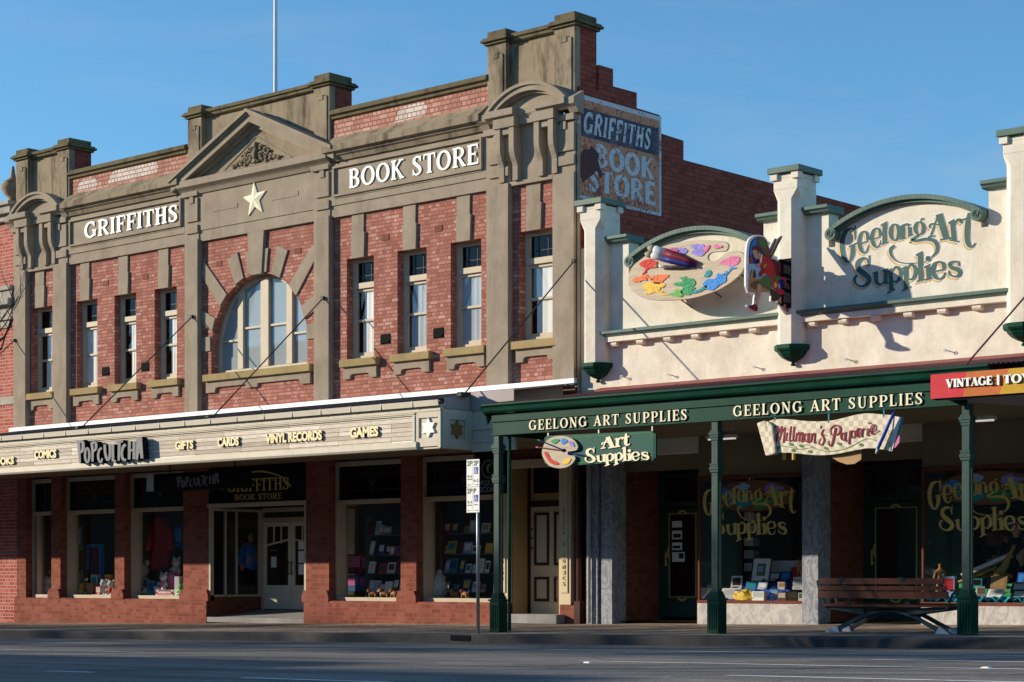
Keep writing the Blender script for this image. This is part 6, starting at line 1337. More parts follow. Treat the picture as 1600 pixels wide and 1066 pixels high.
m = MB(); strokes(m, SC, lambda x, y: bm_(x, y, MD + .006), (0, .005, 0), grow=-1.1); m.build('script_lettering', 'wall lettering red', ms)
VN = [[(300, 460, 5), (350, 440, 5), (430, 452, 5), (500, 470, 6), (580, 460, 5), (630, 452, 4)], [(520, 435, 4), (580, 430, 5), (660, 465, 6), (760, 490, 6), (880, 475, 6), (980, 440, 6), (1060, 395, 5), (1130, 375, 5), (1195, 392, 5)], [(430, 415, 4), (460, 440, 5), (500, 470, 4)], [(860, 420, 4), (890, 445, 5), (930, 455, 4)], [(740, 455, 4), (780, 485, 4)]]
m = MB(); strokes(m, VN, lambda x, y: bm_(x, y, MD + .004), (0, .004, 0))
for x, y in ((315, 455), (435, 425), (525, 440), (455, 480), (605, 490), (745, 460), (865, 420), (1060, 430)): m.prism([bm_(x + 20 * math.cos(a) + 4 * math.sin(a), y + 14 * math.sin(a), MD + .006) for a in [k * .6283 for k in range(10)]], (0, .004, 0))
m.build('painted_vine', 'leafgreen', ms)
m = MB()
for x, y in ((290, 205), (770, 215), (1262, 160)): q = bm_(x, y); m.new().box(q.x - .01, q.x + .01, -MD + .0, -MD + .02, q.z - .03, 3.2)
m.build('hanger', 'teal', ms)
for (x, y), lb in (((372, 540), 'left'), ((460, 540), 'right')):
    q = bm_(x, y, 3.0); m = MB(); m.tube([q + Vector((0, 0, .10)), q + Vector((0, 0, -.04))], .03, 8); m.tube([q + Vector((0, 0, .1)), (q.x, q.y, 3.27)], .008, 6)
    tag(m.build('brass_spotlight', 'gold'), lb + ' one of two small brass lamp cans just under the paper banner', 'lamp', 'brass spotlights under the banner')

# ------------------------------------------------------------------ parking sign on its pole
kd = 3.95
kx = W(745, YH, kd).x; kz = gz(kx, kd)
pk = root('parking_sign', 'white two-panel parking sign on a thin grey pole at the kerb', 'parking sign', (kx, -kd, kz))
zt, zm_, zb = W(740, 718, kd).z, W(740, 761, kd).z, W(740, 801, kd).z; xl, xr = W(729.5, YH, kd).x, W(749.5, YH, kd).x
m = MB(); m.tube([(kx, -kd + .03, kz - .05), (kx, -kd + .03, zt - .02)], .03, 10); m.build('pole', 'steel', pk, smooth=True)
for k, (z0, z1) in enumerate(((zm_ + .003, zt), (zb, zm_ - .003))):
    m = MB(); m.box(xl, xr, -kd - .008, -kd - .002, z0, z1); pl_ = m.build('sign_panel', 'white paint', pk, bevel=.002)
    xm = (xl + xr) / 2; y = -kd - .011; h = z1 - z0
    m = MB(); m.box(xm - .001, xm + .001, y, y + .002, z0 + .02, z1 - .02)
    sans_word(m, '2P', (xl + .015, y, z1 - .105), (xm - .012, y, z1 - .105), .085, .002, .02); sans_word(m, '2P' if k == 0 else 'P', (xm + .02, y, z1 - .105), (xr - .02 if k == 0 else xm + .075, y, z1 - .105), .085, .002, .02)
    sans_word(m, '9-5', (xl + .02, y, z0 + .15), (xm - .02, y, z0 + .15), .045, .002, .01); sans_word(m, 'MON-FRI', (xl + .02, y, z0 + .115), (xm - .02, y, z0 + .115), .018, .002, 0)
    if k == 0: sans_word(m, '9-5', (xm + .02, y, z0 + .075), (xr - .02, y, z0 + .075), .045, .002, .01)
    else: sans_word(m, 'ONLY', (xm + .03, y, z0 + .12), (xr - .03, y, z0 + .12), .02, .002, 0)
    for s_, a, b in ((-1, xl + .02, xm - .02), (1, xm + .02, xr - .02)):
        m.box(a + .012, b - .012, y, y + .002, z0 + .031, z0 + .037); e_ = a if s_ < 0 else b; m.xz([(e_, z0 + .034), (e_ - s_ * .02, z0 + .048), (e_ - s_ * .02, z0 + .02)], y, y + .002)
    m.build('sign_lettering', 'parkgreen', pl_)
    m = MB(); m.box(xm + .03, xr - .03, y, y + .002, z1 - .245, z1 - .13); o = m.build('blue_square', 'parkblue', pl_)
    cx, cz = (xm + xr) / 2, z1 - .19
    m = MB(); strokes(m, [[(cx - .008, cz + .022, .01), (cx - .006, cz - .005, .009), (cx + .02, cz - .008, .008), (cx + .028, cz - .035, .008)], [(cx - .008, cz + .01, .007), (cx + .012, cz + .008, .007)], arcs(cx - .002, cz - .02, .022, .022, 120, 340, .007, .007)], lambda a, b: Vector((a, y - .003, b)), (0, .002, 0), n=3)
    m.prism([(cx - .008 + .009 * math.cos(a), y - .003, cz + .038 + .009 * math.sin(a)) for a in [q * .785 for q in range(8)]], (0, .002, 0)); m.build('wheelchair_symbol', 'white letter', pl_)
# ------------------------------------------------------------------ bench
bx0, bx1 = W(1283, YH, 3.45).x, W(1492, YH, 3.3).x; bxm = (bx0 + bx1) / 2; bd = 3.3; bz = gz(bxm, bd)
bn = root('park_bench', 'curved-back bench of red-brown slats on arched dark iron legs, facing the shops', 'bench', (bxm, -bd, bz))
L = bx1 - bx0; hl_ = L / 2
def bar(mb, x0, x1, y, z, w, h, bow=0.05, n=12, ty=0.0):      # a slat that bows towards the street in the middle
    for k in range(n):
        q0, q1 = -1 + 2 * k / n, -1 + 2 * (k + 1) / n; P = []
        for q in (q0, q1):
            x = bxm + q * (x1 - x0) / 2; yy = y - bow * (1 - q * q); P.append([(x, yy - w / 2 + ty, z + h / 2), (x, yy + w / 2 + ty, z + h / 2), (x, yy + w / 2, z - h / 2), (x, yy - w / 2, z - h / 2)])
        for a in range(4): c = (a + 1) % 4; mb.poly([P[0][a], P[0][c], P[1][c], P[1][a]])
        if k == 0: mb.poly(P[0])
        if k == n - 1: mb.poly(P[1])
yb_ = -bd - .24
for k, (z, h, sh) in enumerate(((.745, .085, .96), (.645, .06, .99), (.55, .10, 1.0))):
    m = MB(); bar(m, bxm - hl_ * sh, bxm + hl_ * sh, yb_ + (.745 - z) * .25, bz + z, .035, h, .10); m.build('back_slat', 'bench timber', bn, bevel=.004)
for k in range(5): m = MB(); bar(m, bxm - hl_ * .97, bxm + hl_ * .97, -bd - .10 + k * .095, bz + .395 + .004 * k, .082, .035, .07 - .012 * k); m.build('seat_slat', 'bench timber', bn, bevel=.004)
m = MB()
for q in (-.56, .38):
    m.new(); x = bxm + q * hl_; y = yb_ - .10 * (1 - q * q) - .03; m.prism([(x - .035, y - .02, bz + .80), (x + .035, y - .02, bz + .80), (x + .035, y + .20, bz + .36), (x - .035, y + .20, bz + .36)], (0, .035, 0))
m.new().prism([(bxm - hl_ - .03, yb_, bz + .75), (bxm - hl_ + .04, yb_ - .01, bz + .77), (bxm - hl_ + .05, yb_ + .08, bz + .52), (bxm - hl_ - .02, yb_ + .08, bz + .50)], (0, .04, 0))
m.new().prism([(bxm + hl_ * .86, yb_ - .02, bz + .76), (bxm + hl_ * .92, yb_ - .02, bz + .75), (bxm + hl_ * 1.0, yb_ + .08, bz + .5), (bxm + hl_ * .93, yb_ + .08, bz + .5)], (0, .04, 0))
m.build('back_upright', 'bench iron', bn, bevel=.004)
m = MB(); P = catmull([(-.83, .03, .07), (-.62, .13, .06), (-.38, .25, .055), (-.15, .315, .05), (0, .325, .05), (.15, .315, .05), (.38, .25, .055), (.62, .13, .06), (.83, .03, .07)], 4)
for yy in (-bd - .06, -bd + .26):
    m.new()
    for i in range(len(P) - 1):
        (a, b, w), (c, d_, w2) = P[i], P[i + 1]; m.prism([(bxm + a * hl_, yy, bz + b - w / 2), (bxm + c * hl_, yy, bz + d_ - w2 / 2), (bxm + c * hl_, yy, bz + d_ + w2 / 2), (bxm + a * hl_, yy, bz + b + w / 2)], (0, .05, 0))
m.build('arched_leg', 'bench iron', bn)
for s_ in (-1, 1):
    for yy in (-bd - .035, -bd + .285):
        m = MB(); x = bxm + s_ * hl_ * .86; m.prism([(x - .12, yy - .05, bz), (x + .12, yy - .05, bz), (x + .03 - s_ * .05, yy - .03, bz + .085), (x - .03 - s_ * .05, yy - .03, bz + .085)], (0, .09, 0)); m.build('foot', 'steel', bn)
m = MB()
for s_ in (-1, 1):
    for yy in (-bd - .10, -bd + .24): m.new().prism([(bxm + s_ * hl_ * .35, yy, bz + .26), (bxm + s_ * hl_ * .35, yy, bz + .36), (bxm + s_ * hl_ * .92, yy, bz + .385), (bxm + s_ * hl_ * .95, yy, bz + .345)], (0, .045, 0))
m.new().box(bxm - hl_ * .36, bxm + hl_ * .36, -bd - .06, -bd - .02, bz + .33, bz + .375); m.new().box(bxm - hl_ * .36, bxm + hl_ * .36, -bd + .2, -bd + .24, bz + .33, bz + .375)
m.build('seat_bearer', 'bench iron', bn)
m = MB()
for s_ in (-1, 1):
    m.new(); x = bxm + s_ * hl_ * 1.02; m.tube([(x - s_ * .08, -bd - .12, bz + .36), (x, -bd - .1, bz + .56), (x, -bd + .0, bz + .60)], .02, 6); m.new().tube([(x - s_ * .05, -bd + .25, bz + .40), (x, -bd + .25, bz + .585)], .02, 6)
m.build('arm_bracket', 'bench iron', bn)
for s_ in (-1, 1):
    m = MB(); x = bxm + s_ * hl_ * 1.02; m.xy([(x + .05 * math.cos(a) * (1.1), -bd + .08 + .24 * math.sin(a)) for a in [k * .3927 for k in range(16)]], bz + .60, bz + .625); m.build('armrest', 'bench timber', bn, bevel=.005)
# ------------------------------------------------------------------ goods in the shop windows
def at(px, y, z):                           # point at depth y behind the shop front, on a surface z high
    p = W(px, YH, -y); return (p.x, y, z)
BED, ABED = .362, .387
def book(lab, px, y, z, w, h, t, col, col2, lean=.22, rz=0.0, grp='books on show in the windows', cat='book', name='book'):
    o = thing(name, lab, cat, at(px, y, z), rz, grp, (-lean, 0)); m = MB(); m.box(-w / 2, w / 2, 0, t, 0, h); m.build('cover', col, o, bevel=.003)
    m = MB(); m.box(-w * .36, w * .36, -.002, 0, h * .30, h * .86); m.box(-w * .36, w * .2, -.002, 0, h * .1, h * .2); m.build('cover_print', col2, o); return o
def plush(lab, px, y, z, s, col, col2, rz=0.0, name='plush_toy', sit=True, grp='soft toys in the windows'):
    o = thing(name, lab, 'soft toy', at(px, y, z), rz, grp)
    m = MB(); m.ball((0, 0, .34 * s), (.26 * s, .22 * s, .34 * s)); m.ball((0, -.04 * s, .80 * s), (.27 * s, .25 * s, .25 * s)); m.ball((0, -.24 * s, .74 * s), (.11 * s, .10 * s, .09 * s), 8, 6)
    for sx in (-1, 1):
        m.ball((sx * .2 * s, 0, 1.03 * s), (.08 * s, .05 * s, .10 * s), 8, 6); m.tube([(sx * .2 * s, -.05 * s, .5 * s), (sx * .33 * s, -.2 * s, .32 * s)], [.09 * s, .075 * s], 8); m.tube([(sx * .14 * s, -.08 * s, .09 * s), (sx * .2 * s, -.36 * s, .09 * s)], [.10 * s, .09 * s], 8)
    m.build('body', col, o, smooth=True)
    m = MB(); m.ball((0, -.20 * s, .36 * s), (.17 * s, .06 * s, .22 * s), 8, 6); m.build('belly', col2, o, smooth=True)
    m = MB()
    for sx in (-1, 1): m.ball((sx * .1 * s, -.27 * s, .86 * s), .028 * s, 6, 5)
    m.ball((0, -.34 * s, .77 * s), .035 * s, 6, 5); m.build('eyes_and_nose', 'black', o); return o
def dog(lab, px, y, z, s, rz):
    o = thing('plush_dog', lab, 'soft toy', at(px, y, z), rz, 'small dog toys along the sills')
    m = MB(); m.ball((0, 0, .42 * s), (.42 * s, .2 * s, .2 * s), 10, 7)
    for sx in (-1, 1):
        for sy in (-1, 1): m.tube([(sx * .27 * s, sy * .11 * s, .4 * s), (sx * .3 * s, sy * .12 * s, 0)], [.09 * s, .08 * s], 7)
    m.tube([(.38 * s, 0, .5 * s), (.52 * s, 0, .72 * s)], [.05 * s, .03 * s], 6); m.build('body', 'puppy', o, smooth=True)
    m = MB(); m.ball((-.42 * s, 0, .66 * s), (.22 * s, .2 * s, .2 * s), 10, 7); m.ball((-.60 * s, 0, .6 * s), (.1 * s, .09 * s, .08 * s), 8, 6)
    for sy in (-1, 1): m.ball((-.38 * s, sy * .2 * s, .64 * s), (.08 * s, .04 * s, .15 * s), 8, 6)
    m.build('head', 'puppy', o, smooth=True)
    m = MB(); m.ball((-.3 * s, 0, .36 * s), (.16 * s, .18 * s, .15 * s), 8, 6); m.ball((-.66 * s, 0, .6 * s), (.06 * s, .07 * s, .06 * s), 7, 5); m.build('white_patch', 'plush', o, smooth=True); return o
def boxed(lab, px, y, z, w, d, h, col, col2, rz=0.0, name='gift_box'):
    o = thing(name, lab, 'box', at(px, y, z), rz, 'boxed goods in the windows'); m = MB(); m.box(-w / 2, w / 2, -d / 2, d / 2, 0, h); m.build('carton', col, o, bevel=.004)
    m = MB(); m.box(-w * .38, w * .38, -d / 2 - .002, -d / 2, h * .35, h * .9); m.box(w / 2, w / 2 + .002, -d * .36, d * .36, h * .3, h * .85); m.build('carton_print', col2, o); return o
def skin_body(name, lab, cat, loc, verts, edges, radii, mat, rz=0, parent=None, sub=2):
    me = bpy.data.meshes.new(name); me.from_pydata(verts, edges, []); o = bpy.data.objects.new(name, me); COL.objects.link(o); me.materials.append(MATS[mat])
    sk = o.modifiers.new('skin', 'SKIN'); sk.use_smooth_shade = True
    for i, r_ in enumerate(radii): me.skin_vertices[0].data[i].radius = (r_, r_)
    me.skin_vertices[0].data[0].use_root = True
    sb = o.modifiers.new('sub', 'SUBSURF'); sb.levels = sub; sb.render_levels = sub
    if parent: o.parent = parent
    else: o.location = loc; o.rotation_euler[2] = rz; tag(o, lab, cat)
    return o
def mannequin(lab, loc, rz, shirt, trouser, cap=None, hair=None, skin='skin', name='mannequin', h=1.75, arm=0.0):
    o = thing(name, lab, 'mannequin', loc, rz); s = h / 1.75
    V = [(0, 0, .95), (0, 0, 1.2), (0, 0, 1.42), (0, -.01, 1.50), (.17, 0, 1.41), (-.17, 0, 1.41), (.24, .02, 1.14), (-.24, .02, 1.14), (.25, -.10 - arm, .92 + arm), (-.25, -.10, .92), (.09, 0, .88), (-.09, 0, .88), (.10, .0, .48), (-.10, 0, .48), (.11, .02, .06), (-.11, .02, .06), (.12, -.12, .03), (-.12, -.12, .03), (.26, -.16 - arm, .86 + arm), (-.26, -.15, .85)]
    E = [(0, 1), (1, 2), (2, 3), (2, 4), (2, 5), (4, 6), (5, 7), (6, 8), (7, 9), (0, 10), (0, 11), (10, 12), (11, 13), (12, 14), (13, 15), (14, 16), (15, 17), (8, 18), (9, 19)]
    Rr = [.14, .125, .13, .055, .06, .06, .047, .047, .034, .034, .09, .09, .06, .06, .04, .04, .035, .035, .032, .032]
    b = skin_body('body', '', '', (0, 0, 0), [(a * s, c * s, e * s) for a, c, e in V], E, [r_ * s for r_ in Rr], skin, parent=o)
    m = MB(); m.lathe([(.001, .86), (.185, .86), (.175, 1.0), (.165, 1.2), (.19, 1.36), (.15, 1.45), (.07, 1.49), (.001, 1.49)], (0, 0, 0), 16); m.v = [(a, c * .68, e) for a, c, e in m.v]
    for sx in (-1, 1): m.tube([(sx * .15, 0, 1.40), (sx * .245, .02, 1.14), (sx * .25, -.07, .98)], [.085, .07, .06], 10)
    m.v = [(a * s, c * s, e * s) for a, c, e in m.v]; m.build('shirt', shirt, o, smooth=True)
    m = MB()
    for sx in (-1, 1): m.tube([(sx * .085, 0, .9), (sx * .1, 0, .5), (sx * .11, .02, .10)], [.115, .085, .07], 10)
    m.v = [(a * s, c * s, e * s) for a, c, e in m.v]; m.build('trousers', trouser, o, smooth=True)
    m = MB(); m.ball((0, -.02, 1.63), (.078, .098, .118), 14, 10); m.ball((0, -.118, 1.62), (.014, .02, .022), 6, 5); m.tube([(0, -.01, 1.48), (0, -.015, 1.56)], .05, 8)
    for sx in (-1, 1): m.ball((sx * .078, 0, 1.62), (.012, .025, .034), 6, 5)
    m.v = [(a * s, c * s, e * s) for a, c, e in m.v]; hd = m.build('head', skin, o, smooth=True)
    m = MB()
    for sx in (-1, 1): m.ball((sx * .032, -.108, 1.645), (.012, .008, .008), 6, 5)
    m.ball((0, -.106, 1.575), (.024, .008, .006), 6, 5); m.v = [(a * s, c * s, e * s) for a, c, e in m.v]; m.build('face_features', 'charcoal', hd)
    if cap:
        m = MB(); m.lathe([(.09, 0), (.105, .02), (.098, .075), (.06, .11), (.001, .12)], (0, -.01, 1.665), 14); m.xy([(.09 * math.cos(a), -.09 + .10 * math.sin(a)) for a in [math.pi + k * .3142 for k in range(11)]], 1.675, 1.69); m.v = [(a * s, c * s, e * s) for a, c, e in m.v]; m.build('cap', cap, o, smooth=False)
    if hair: m = MB(); m.ball((0, .01, 1.665), (.092, .105, .11), 12, 8); m.ball((0, .07, 1.56), (.08, .05, .10), 10, 7); m.v = [(a * s, c * s, e * s) for a, c, e in m.v]; m.build('hair', hair, o, smooth=True)
    return o
# window 1
o = thing('plush_animal', 'big tan plush animal head lying in the leftmost shop window', 'soft toy', at(63, .62, BED), .35)
m = MB(); m.ball((0, 0, .38), (.30, .22, .2)); m.ball((-.2, -.12, .34), (.14, .12, .11), 10, 7)
for sx in (-1, 1): m.ball((sx * .2 + .03, .02, .56), (.07, .05, .07), 8, 6)
m.build('body', 'tan', o, smooth=True); m = MB()
for x in (.14, .22): m.tube([(x, -.05, .3), (x + .02, -.08, 0)], [.07, .08], 8)
m.ball((-.26, -.2, .32), (.06, .05, .05), 8, 6); m.build('white_legs', 'plush', o, smooth=True); m = MB(); m.ball((-.08, -.2, .42), .02, 6, 5); m.ball((-.26, -.21, .41), .02, 6, 5); m.build('eyes', 'black', o)
plush('white soft toy beside the tan plush animal in the leftmost shop window', 76, .62, BED, .42, 'plush', 'plush', .3)
book('small white notice card standing at the left of the leftmost shop window', 46, .5, BED, .1, .17, .004, 'white paint', 'charcoal', .05, 0, None, 'card', 'notice_card')
# window 2
o = thing('display_cabinet', 'blue framed display cabinet with a dark red panel in the second shop window', 'cabinet', at(146, 1.0, BED), .1); m = MB()
for b in ((-.26, -.20, 0, 1.25), (.20, .26, 0, 1.25), (-.2, .2, 0, .30), (-.2, .2, 1.17, 1.25)): m.box(b[0], b[1], 0, .12, b[2], b[3])
m.build('frame', 'blue', o, bevel=.005); m = MB(); m.box(-.2, .2, .06, .08, .30, 1.17); m.build('panel', 'maroon', o)
plush('small yellow toy in the second shop window, left of the brown box', 128, .56, BED, .28, 'yellow', 'yellow', .2)
boxed('brown carton below the blue cabinet in the second shop window', 143, .62, BED, .24, .15, .30, 'cardboard', 'tan', .2)
plush('black doll behind the brown carton in the second shop window', 140, .85, BED + .25, .3, 'charcoal', 'charcoal', .2, 'doll'); tag(o)
plush('grey soft toy at the right end of the second shop window', 163, .6, BED, .36, 'silver', 'plush', .35); plush('white and red soft toy in the right corner of the second shop window', 174, .6, BED, .34, 'plush', 'red', .3)
plush('dark soft toy in the left corner of the second shop window', 114, .7, BED, .5, 'charcoal', 'olive', .5); plush('grey owl-like soft toy standing behind the yellow toy', 122, .85, BED, .55, 'silver', 'charcoal', .4)
boxed('small teal box beside the yellow toy in the second shop window', 134, .52, BED, .10, .08, .09, 'teal', 'lightblue', .3)
# window 3
o = thing('red_dress', 'long dark red robe hanging in the third shop window', 'robe', at(252, 1.1, BED + .62))
m = MB(); m.lathe([(.001, .0), (.34, .0), (.33, .1), (.27, .6), (.21, 1.0), (.24, 1.2), (.10, 1.32), (.001, 1.33)], (0, 0, 0), 18); m.v = [(a * (1 + .06 * math.sin(9 * math.atan2(b, a))), b * .5, c) for a, b, c in m.v]; m.build('skirt', 'dress', o, smooth=True)
m = MB(); [m.tube([(sx * .2, 0, 1.2), (sx * .33, .0, .8), (sx * .36, -.03, .45)], [.09, .085, .12], 10) for sx in (-1, 1)]; m.build('sleeve', 'dress', o, smooth=True)
boxed('teal box with a pale front in the third shop window', 238, .56, BED, .20, .15, .36, 'teal', 'bluebox', .2); plush('pink and white soft toy propped on the books in the third shop window', 256, .62, BED + .14, .38, 'plush', 'pink', .2)
for k, (c, cc) in enumerate((('pearl', 'pink'), ('signred', 'white paint'), ('white paint', 'purple'))):
    boxed('%s flat box in the pile under the pink toy in the third shop window' % ('bottom white', 'middle red', 'top white')[k], 262, .56, BED + .05 * k, .52 - .03 * k, .25, .048, c, cc, .15 + .08 * k)
boxed('tall white box at the right of the third shop window', 279, .58, BED, .14, .12, .46, 'white paint', 'silver', .2); plush('small green toy in the right corner of the third shop window', 283.5, .52, BED, .26, 'lime', 'lime', .3)
plush('pale doll standing at the left of the third shop window', 220, .62, BED, .75, 'silver', 'pink', .6, 'doll'); plush('grey soft toy lying left of the teal box in the third shop window', 229, .56, BED, .34, 'charcoal', 'plush', .5)
plush('white bust-like figure behind the tall white box in the third shop window', 276, .95, BED + .45, .42, 'plush', 'plush', .1, 'figurine')
for px, y, w, h, c, cc, lb in ((66, .5, .12, .18, 'lightblue', 'white paint', 'small light blue box before the white soft toy in the leftmost shop window'), (156, .52, .16, .22, 'signred', 'pearl', 'small red box right of the brown carton in the second shop window'), (150, .75, .2, .5, 'silver', 'teal', 'tall grey box before the blue cabinet in the second shop window'), (170, .8, .16, .5, 'yellow', 'red', 'tall yellow box at the right of the second shop window'),
        (246, .52, .14, .24, 'blue', 'pearl', 'blue box between the teal box and the pile in the third shop window'), (270, .8, .2, .55, 'purple', 'pink', 'purple box behind the pile in the third shop window'), (212, .6, .18, .3, 'pearl', 'signred', 'cream box in the left corner of the third shop window'), (120, .5, .12, .14, 'pink', 'white paint', 'small pink box left of the yellow toy in the second shop window')):
    boxed(lb, px, y, BED, w, w * .7, h, c, cc, .2)
for px, z, w, h, c, cc, lb in ((118, BED + 1.1, .5, .6, 'teal', 'lightblue', 'teal poster high at the left of the second shop window'), (276, BED + 1.1, .4, .55, 'bluebox', 'blue', 'blue poster high at the right of the third shop window'), (70, BED + 1.0, .4, .6, 'silver', 'olive', 'grey poster at the back of the leftmost shop window')):
    book(lb, px, 1.2, z, w, h, .01, c, cc, .0, .1, None, 'poster', 'poster')
# figure in the return window of the entry
q = WX(392, 900, -34.75); mannequin('standing mannequin in a blue jacket behind the glass left of the double doors', (q.x, q.y, .10), 1.2, 'bluejacket', 'blackcloth', None, 'blackcloth')
# windows 4 and 5: shelves of books
rnd = random.Random(11); CC = ['pearl', 'charcoal', 'teal', 'bluebox', 'tan', 'silver', 'maroon', 'white paint', 'red', 'lightblue', 'white paint', 'yellow', 'pearl']
def shelf_unit(lab, px0, px1, wn):
    a, b = at(px0, .95, 0)[0], at(px1, .95, 0)[0]; o = root('book_shelf', lab, 'shelf', ((a + b) / 2, .95, BED), 'book shelves in the windows')
    m = MB()
    for z in (.86, 1.25, 1.66): m.box(a, b, .82, 1.10, z, z + .02)
    m.build('shelf', 'shelf', o); m = MB(); m.box(a, a + .02, .84, 1.1, BED, 2.1); m.box(b - .02, b, .84, 1.1, BED, 2.1); m.build('side', 'shelf', o)
    for r_, z in enumerate((.50, .88, 1.27, 1.68)):
        x = a + .14; k = 0
        while x < b - .12:
            w = rnd.uniform(.10, .25); h = rnd.uniform(.15, .31); col, c2 = rnd.choice(CC), rnd.choice(CC); ox = thing('book', '%s book, number %s from the left, %s row, %s shop window' % (col.replace('white paint', 'white').replace('pearl', 'cream').replace('bluebox', 'dark blue').replace('lightblue', 'light blue').replace('silver', 'grey').replace('charcoal', 'black'), ['one', 'two', 'three', 'four', 'five', 'six', 'seven', 'eight'][k], ('lowest', 'second', 'third', 'top')[r_], wn), 'book', (x, .86, z), rnd.uniform(-.15, .2), 'books on show in the windows', (-.25, 0))
            m = MB(); m.box(-w / 2, w / 2, 0, .02, 0, h); m.build('cover', col, ox); m = MB(); m.box(-w * .36, w * .36, -.003, 0, h * .3, h * .85); m.build('cover_print', c2, ox); x += w + rnd.choice((.01, .02, .05, .16)); k += 1
shelf_unit('black shelves of books in the shop window right of the entry', 577, 640, 'fourth'); shelf_unit('black shelves of books in the shop window behind the parking sign', 694, 778, 'fifth')
boxed('tall pink and red box standing at the left of the fourth shop window', 556, .85, BED + .5, .42, .12, .42, 'maroon', 'pink', .1); boxed('purple box below the pink box in the fourth shop window', 553, .75, BED + .14, .46, .2, .34, 'bluebox', 'purple', .1)
boxed('small blue box in the left corner of the fourth shop window', 531, .5, BED, .12, .1, .18, 'parkblue', 'white paint', .1, 'small_box')
for px, n_ in ((583, 'leftmost'), (601, 'middle'), (616, 'rightmost')): dog('brown and white toy dog, %s of three in the window right of the entry' % n_, px, .53, BED, .24, rnd.uniform(-.4, .5))
for px, n_ in ((710, 'left'), (727, 'right')): dog('brown and white toy dog, %s of two in the window behind the parking sign' % n_, px, .53, BED, .24, rnd.uniform(-.3, .5))
o = thing('wrapped_parcel', 'crumpled clear plastic parcel in the left of the window behind the parking sign', 'parcel', at(687, .58, BED), .2)
m = MB(); m.ball((0, 0, .25), (.17, .14, .26), 14, 10); m.v = [(a + rnd.uniform(-.03, .03), b + rnd.uniform(-.03, .03), c + rnd.uniform(-.02, .02)) for a, b, c in m.v]; m.build('wrapping', 'silver', o); m = MB(); m.ball((0, 0, .52), (.06, .06, .07), 8, 6); m.build('knot', 'silver', o)
# art shop, left window
def frame_pic(lab, px, y, z, w, h, lean, rz):
    o = thing('framed_picture', lab, 'picture', at(px, y, z), rz, None, (-lean, 0)); m = MB()
    for b in ((-w / 2, -w / 2 + .02, 0, h), (w / 2 - .02, w / 2, 0, h), (-w / 2 + .02, w / 2 - .02, 0, .02), (-w / 2 + .02, w / 2 - .02, h - .02, h)): m.box(b[0], b[1], -.01, .015, b[2], b[3])
    m.build('frame', 'charcoal', o); m = MB(); m.box(-w / 2 + .02, w / 2 - .02, 0, .01, .02, h - .02); m.build('mount', 'white paint', o); m = MB(); m.box(-w * .22, w * .22, -.003, 0, h * .25, h * .75); m.build('print', 'leafgreen', o); m = MB(); m.box(-w * .16, w * .1, -.005, -.003, h * .4, h * .66); m.build('print_highlight', 'lightblue', o)
frame_pic('white framed green picture leaning in the left art shop window', 1187, .75, ABED + .32, .36, .46, .35, .25)
o = thing('display_step', 'low blue cloth covered step in the left art shop window', 'display step', at(1188, .78, ABED)); m = MB(); m.box(-.75, .75, -.2, .55, 0, .19); m.build('cloth', 'parkblue', o, bevel=.02); m = MB(); m.box(-.6, .6, .1, .5, .19, .33); m.build('riser', 'navy', o, bevel=.02)
o = thing('grey_board', 'wide grey drawing board behind the framed picture in the left art shop window', 'board', at(1224, 1.1, ABED + .33), .05, None, (-.25, 0)); m = MB(); m.box(-.45, .45, 0, .02, 0, .38); m.build('sheet', 'silver', o); m = MB(); m.box(.12, .34, -.006, 0, .02, .26); m.build('print', 'signred', o)
book('white pad with a red pencil on its cover in the left art shop window', 1138, .42, ABED + .03, .34, .26, .02, 'white paint', 'silver', .8, .3, None, 'pad', 'sketch_pad')
o = thing('gold_cloth', 'crumpled shiny gold cloth bundle at the front of the left art shop window', 'cloth', at(1165, .33, ABED)); m = MB(); m.ball((0, 0, .06), (.24, .13, .12), 18, 10); m.v = [(a + rnd.uniform(-.025, .025), b + rnd.uniform(-.02, .02), max(0, c + rnd.uniform(-.025, .025))) for a, b, c in m.v]; m.build('cloth', 'goldcloth', o)
m = MB(); m.ball((.02, 0, .17), (.07, .05, .035), 10, 6); m.build('knot', 'goldcloth', o)
boxed('white boxed paper set at the middle front of the left art shop window', 1187, .33, ABED, .24, .14, .16, 'white paint', 'silver', .1); book('blue picture book at the front of the left art shop window', 1207, .36, ABED, .17, .25, .015, 'blue', 'lightblue', .6, .35)
boxed('half white, half brown box at the front of the left art shop window', 1223, .34, ABED, .16, .12, .15, 'brown', 'pearl', .3); boxed('black box of pastels at the right front of the left art shop window', 1240, .34, ABED, .17, .12, .16, 'charcoal', 'olive', .3); boxed('pale green tub in the right corner of the left art shop window', 1252, .32, ABED, .08, .08, .14, 'pearl', 'leafgreen', .3)
book('blue paint book on the step in the left art shop window', 1172, .66, ABED + .19, .2, .16, .02, 'blue', 'teal', .5, .2); book('white and blue book on the step, right of the blue paint book', 1190, .66, ABED + .19, .18, .15, .02, 'lightblue', 'white paint', .5, .2)
boxed('cream box on the step in the left art shop window', 1222, .64, ABED + .19, .13, .08, .13, 'pearl', 'tan', .2); book('open black book with white text behind the blue step', 1205, .8, ABED + .33, .34, .2, .02, 'black', 'silver', .6, .3); book('dark blue book at the right behind the step', 1226, .8, ABED + .33, .2, .2, .02, 'navy', 'blue', .5, .3)
book('white book with a dark photo at the right of the left art shop window', 1246, .7, ABED + .19, .18, .24, .02, 'white paint', 'silver', .4, .4); book('white book with a green photo at the left of the left art shop window', 1150, .72, ABED + .19, .2, .26, .02, 'white paint', 'olive', .4, .4)
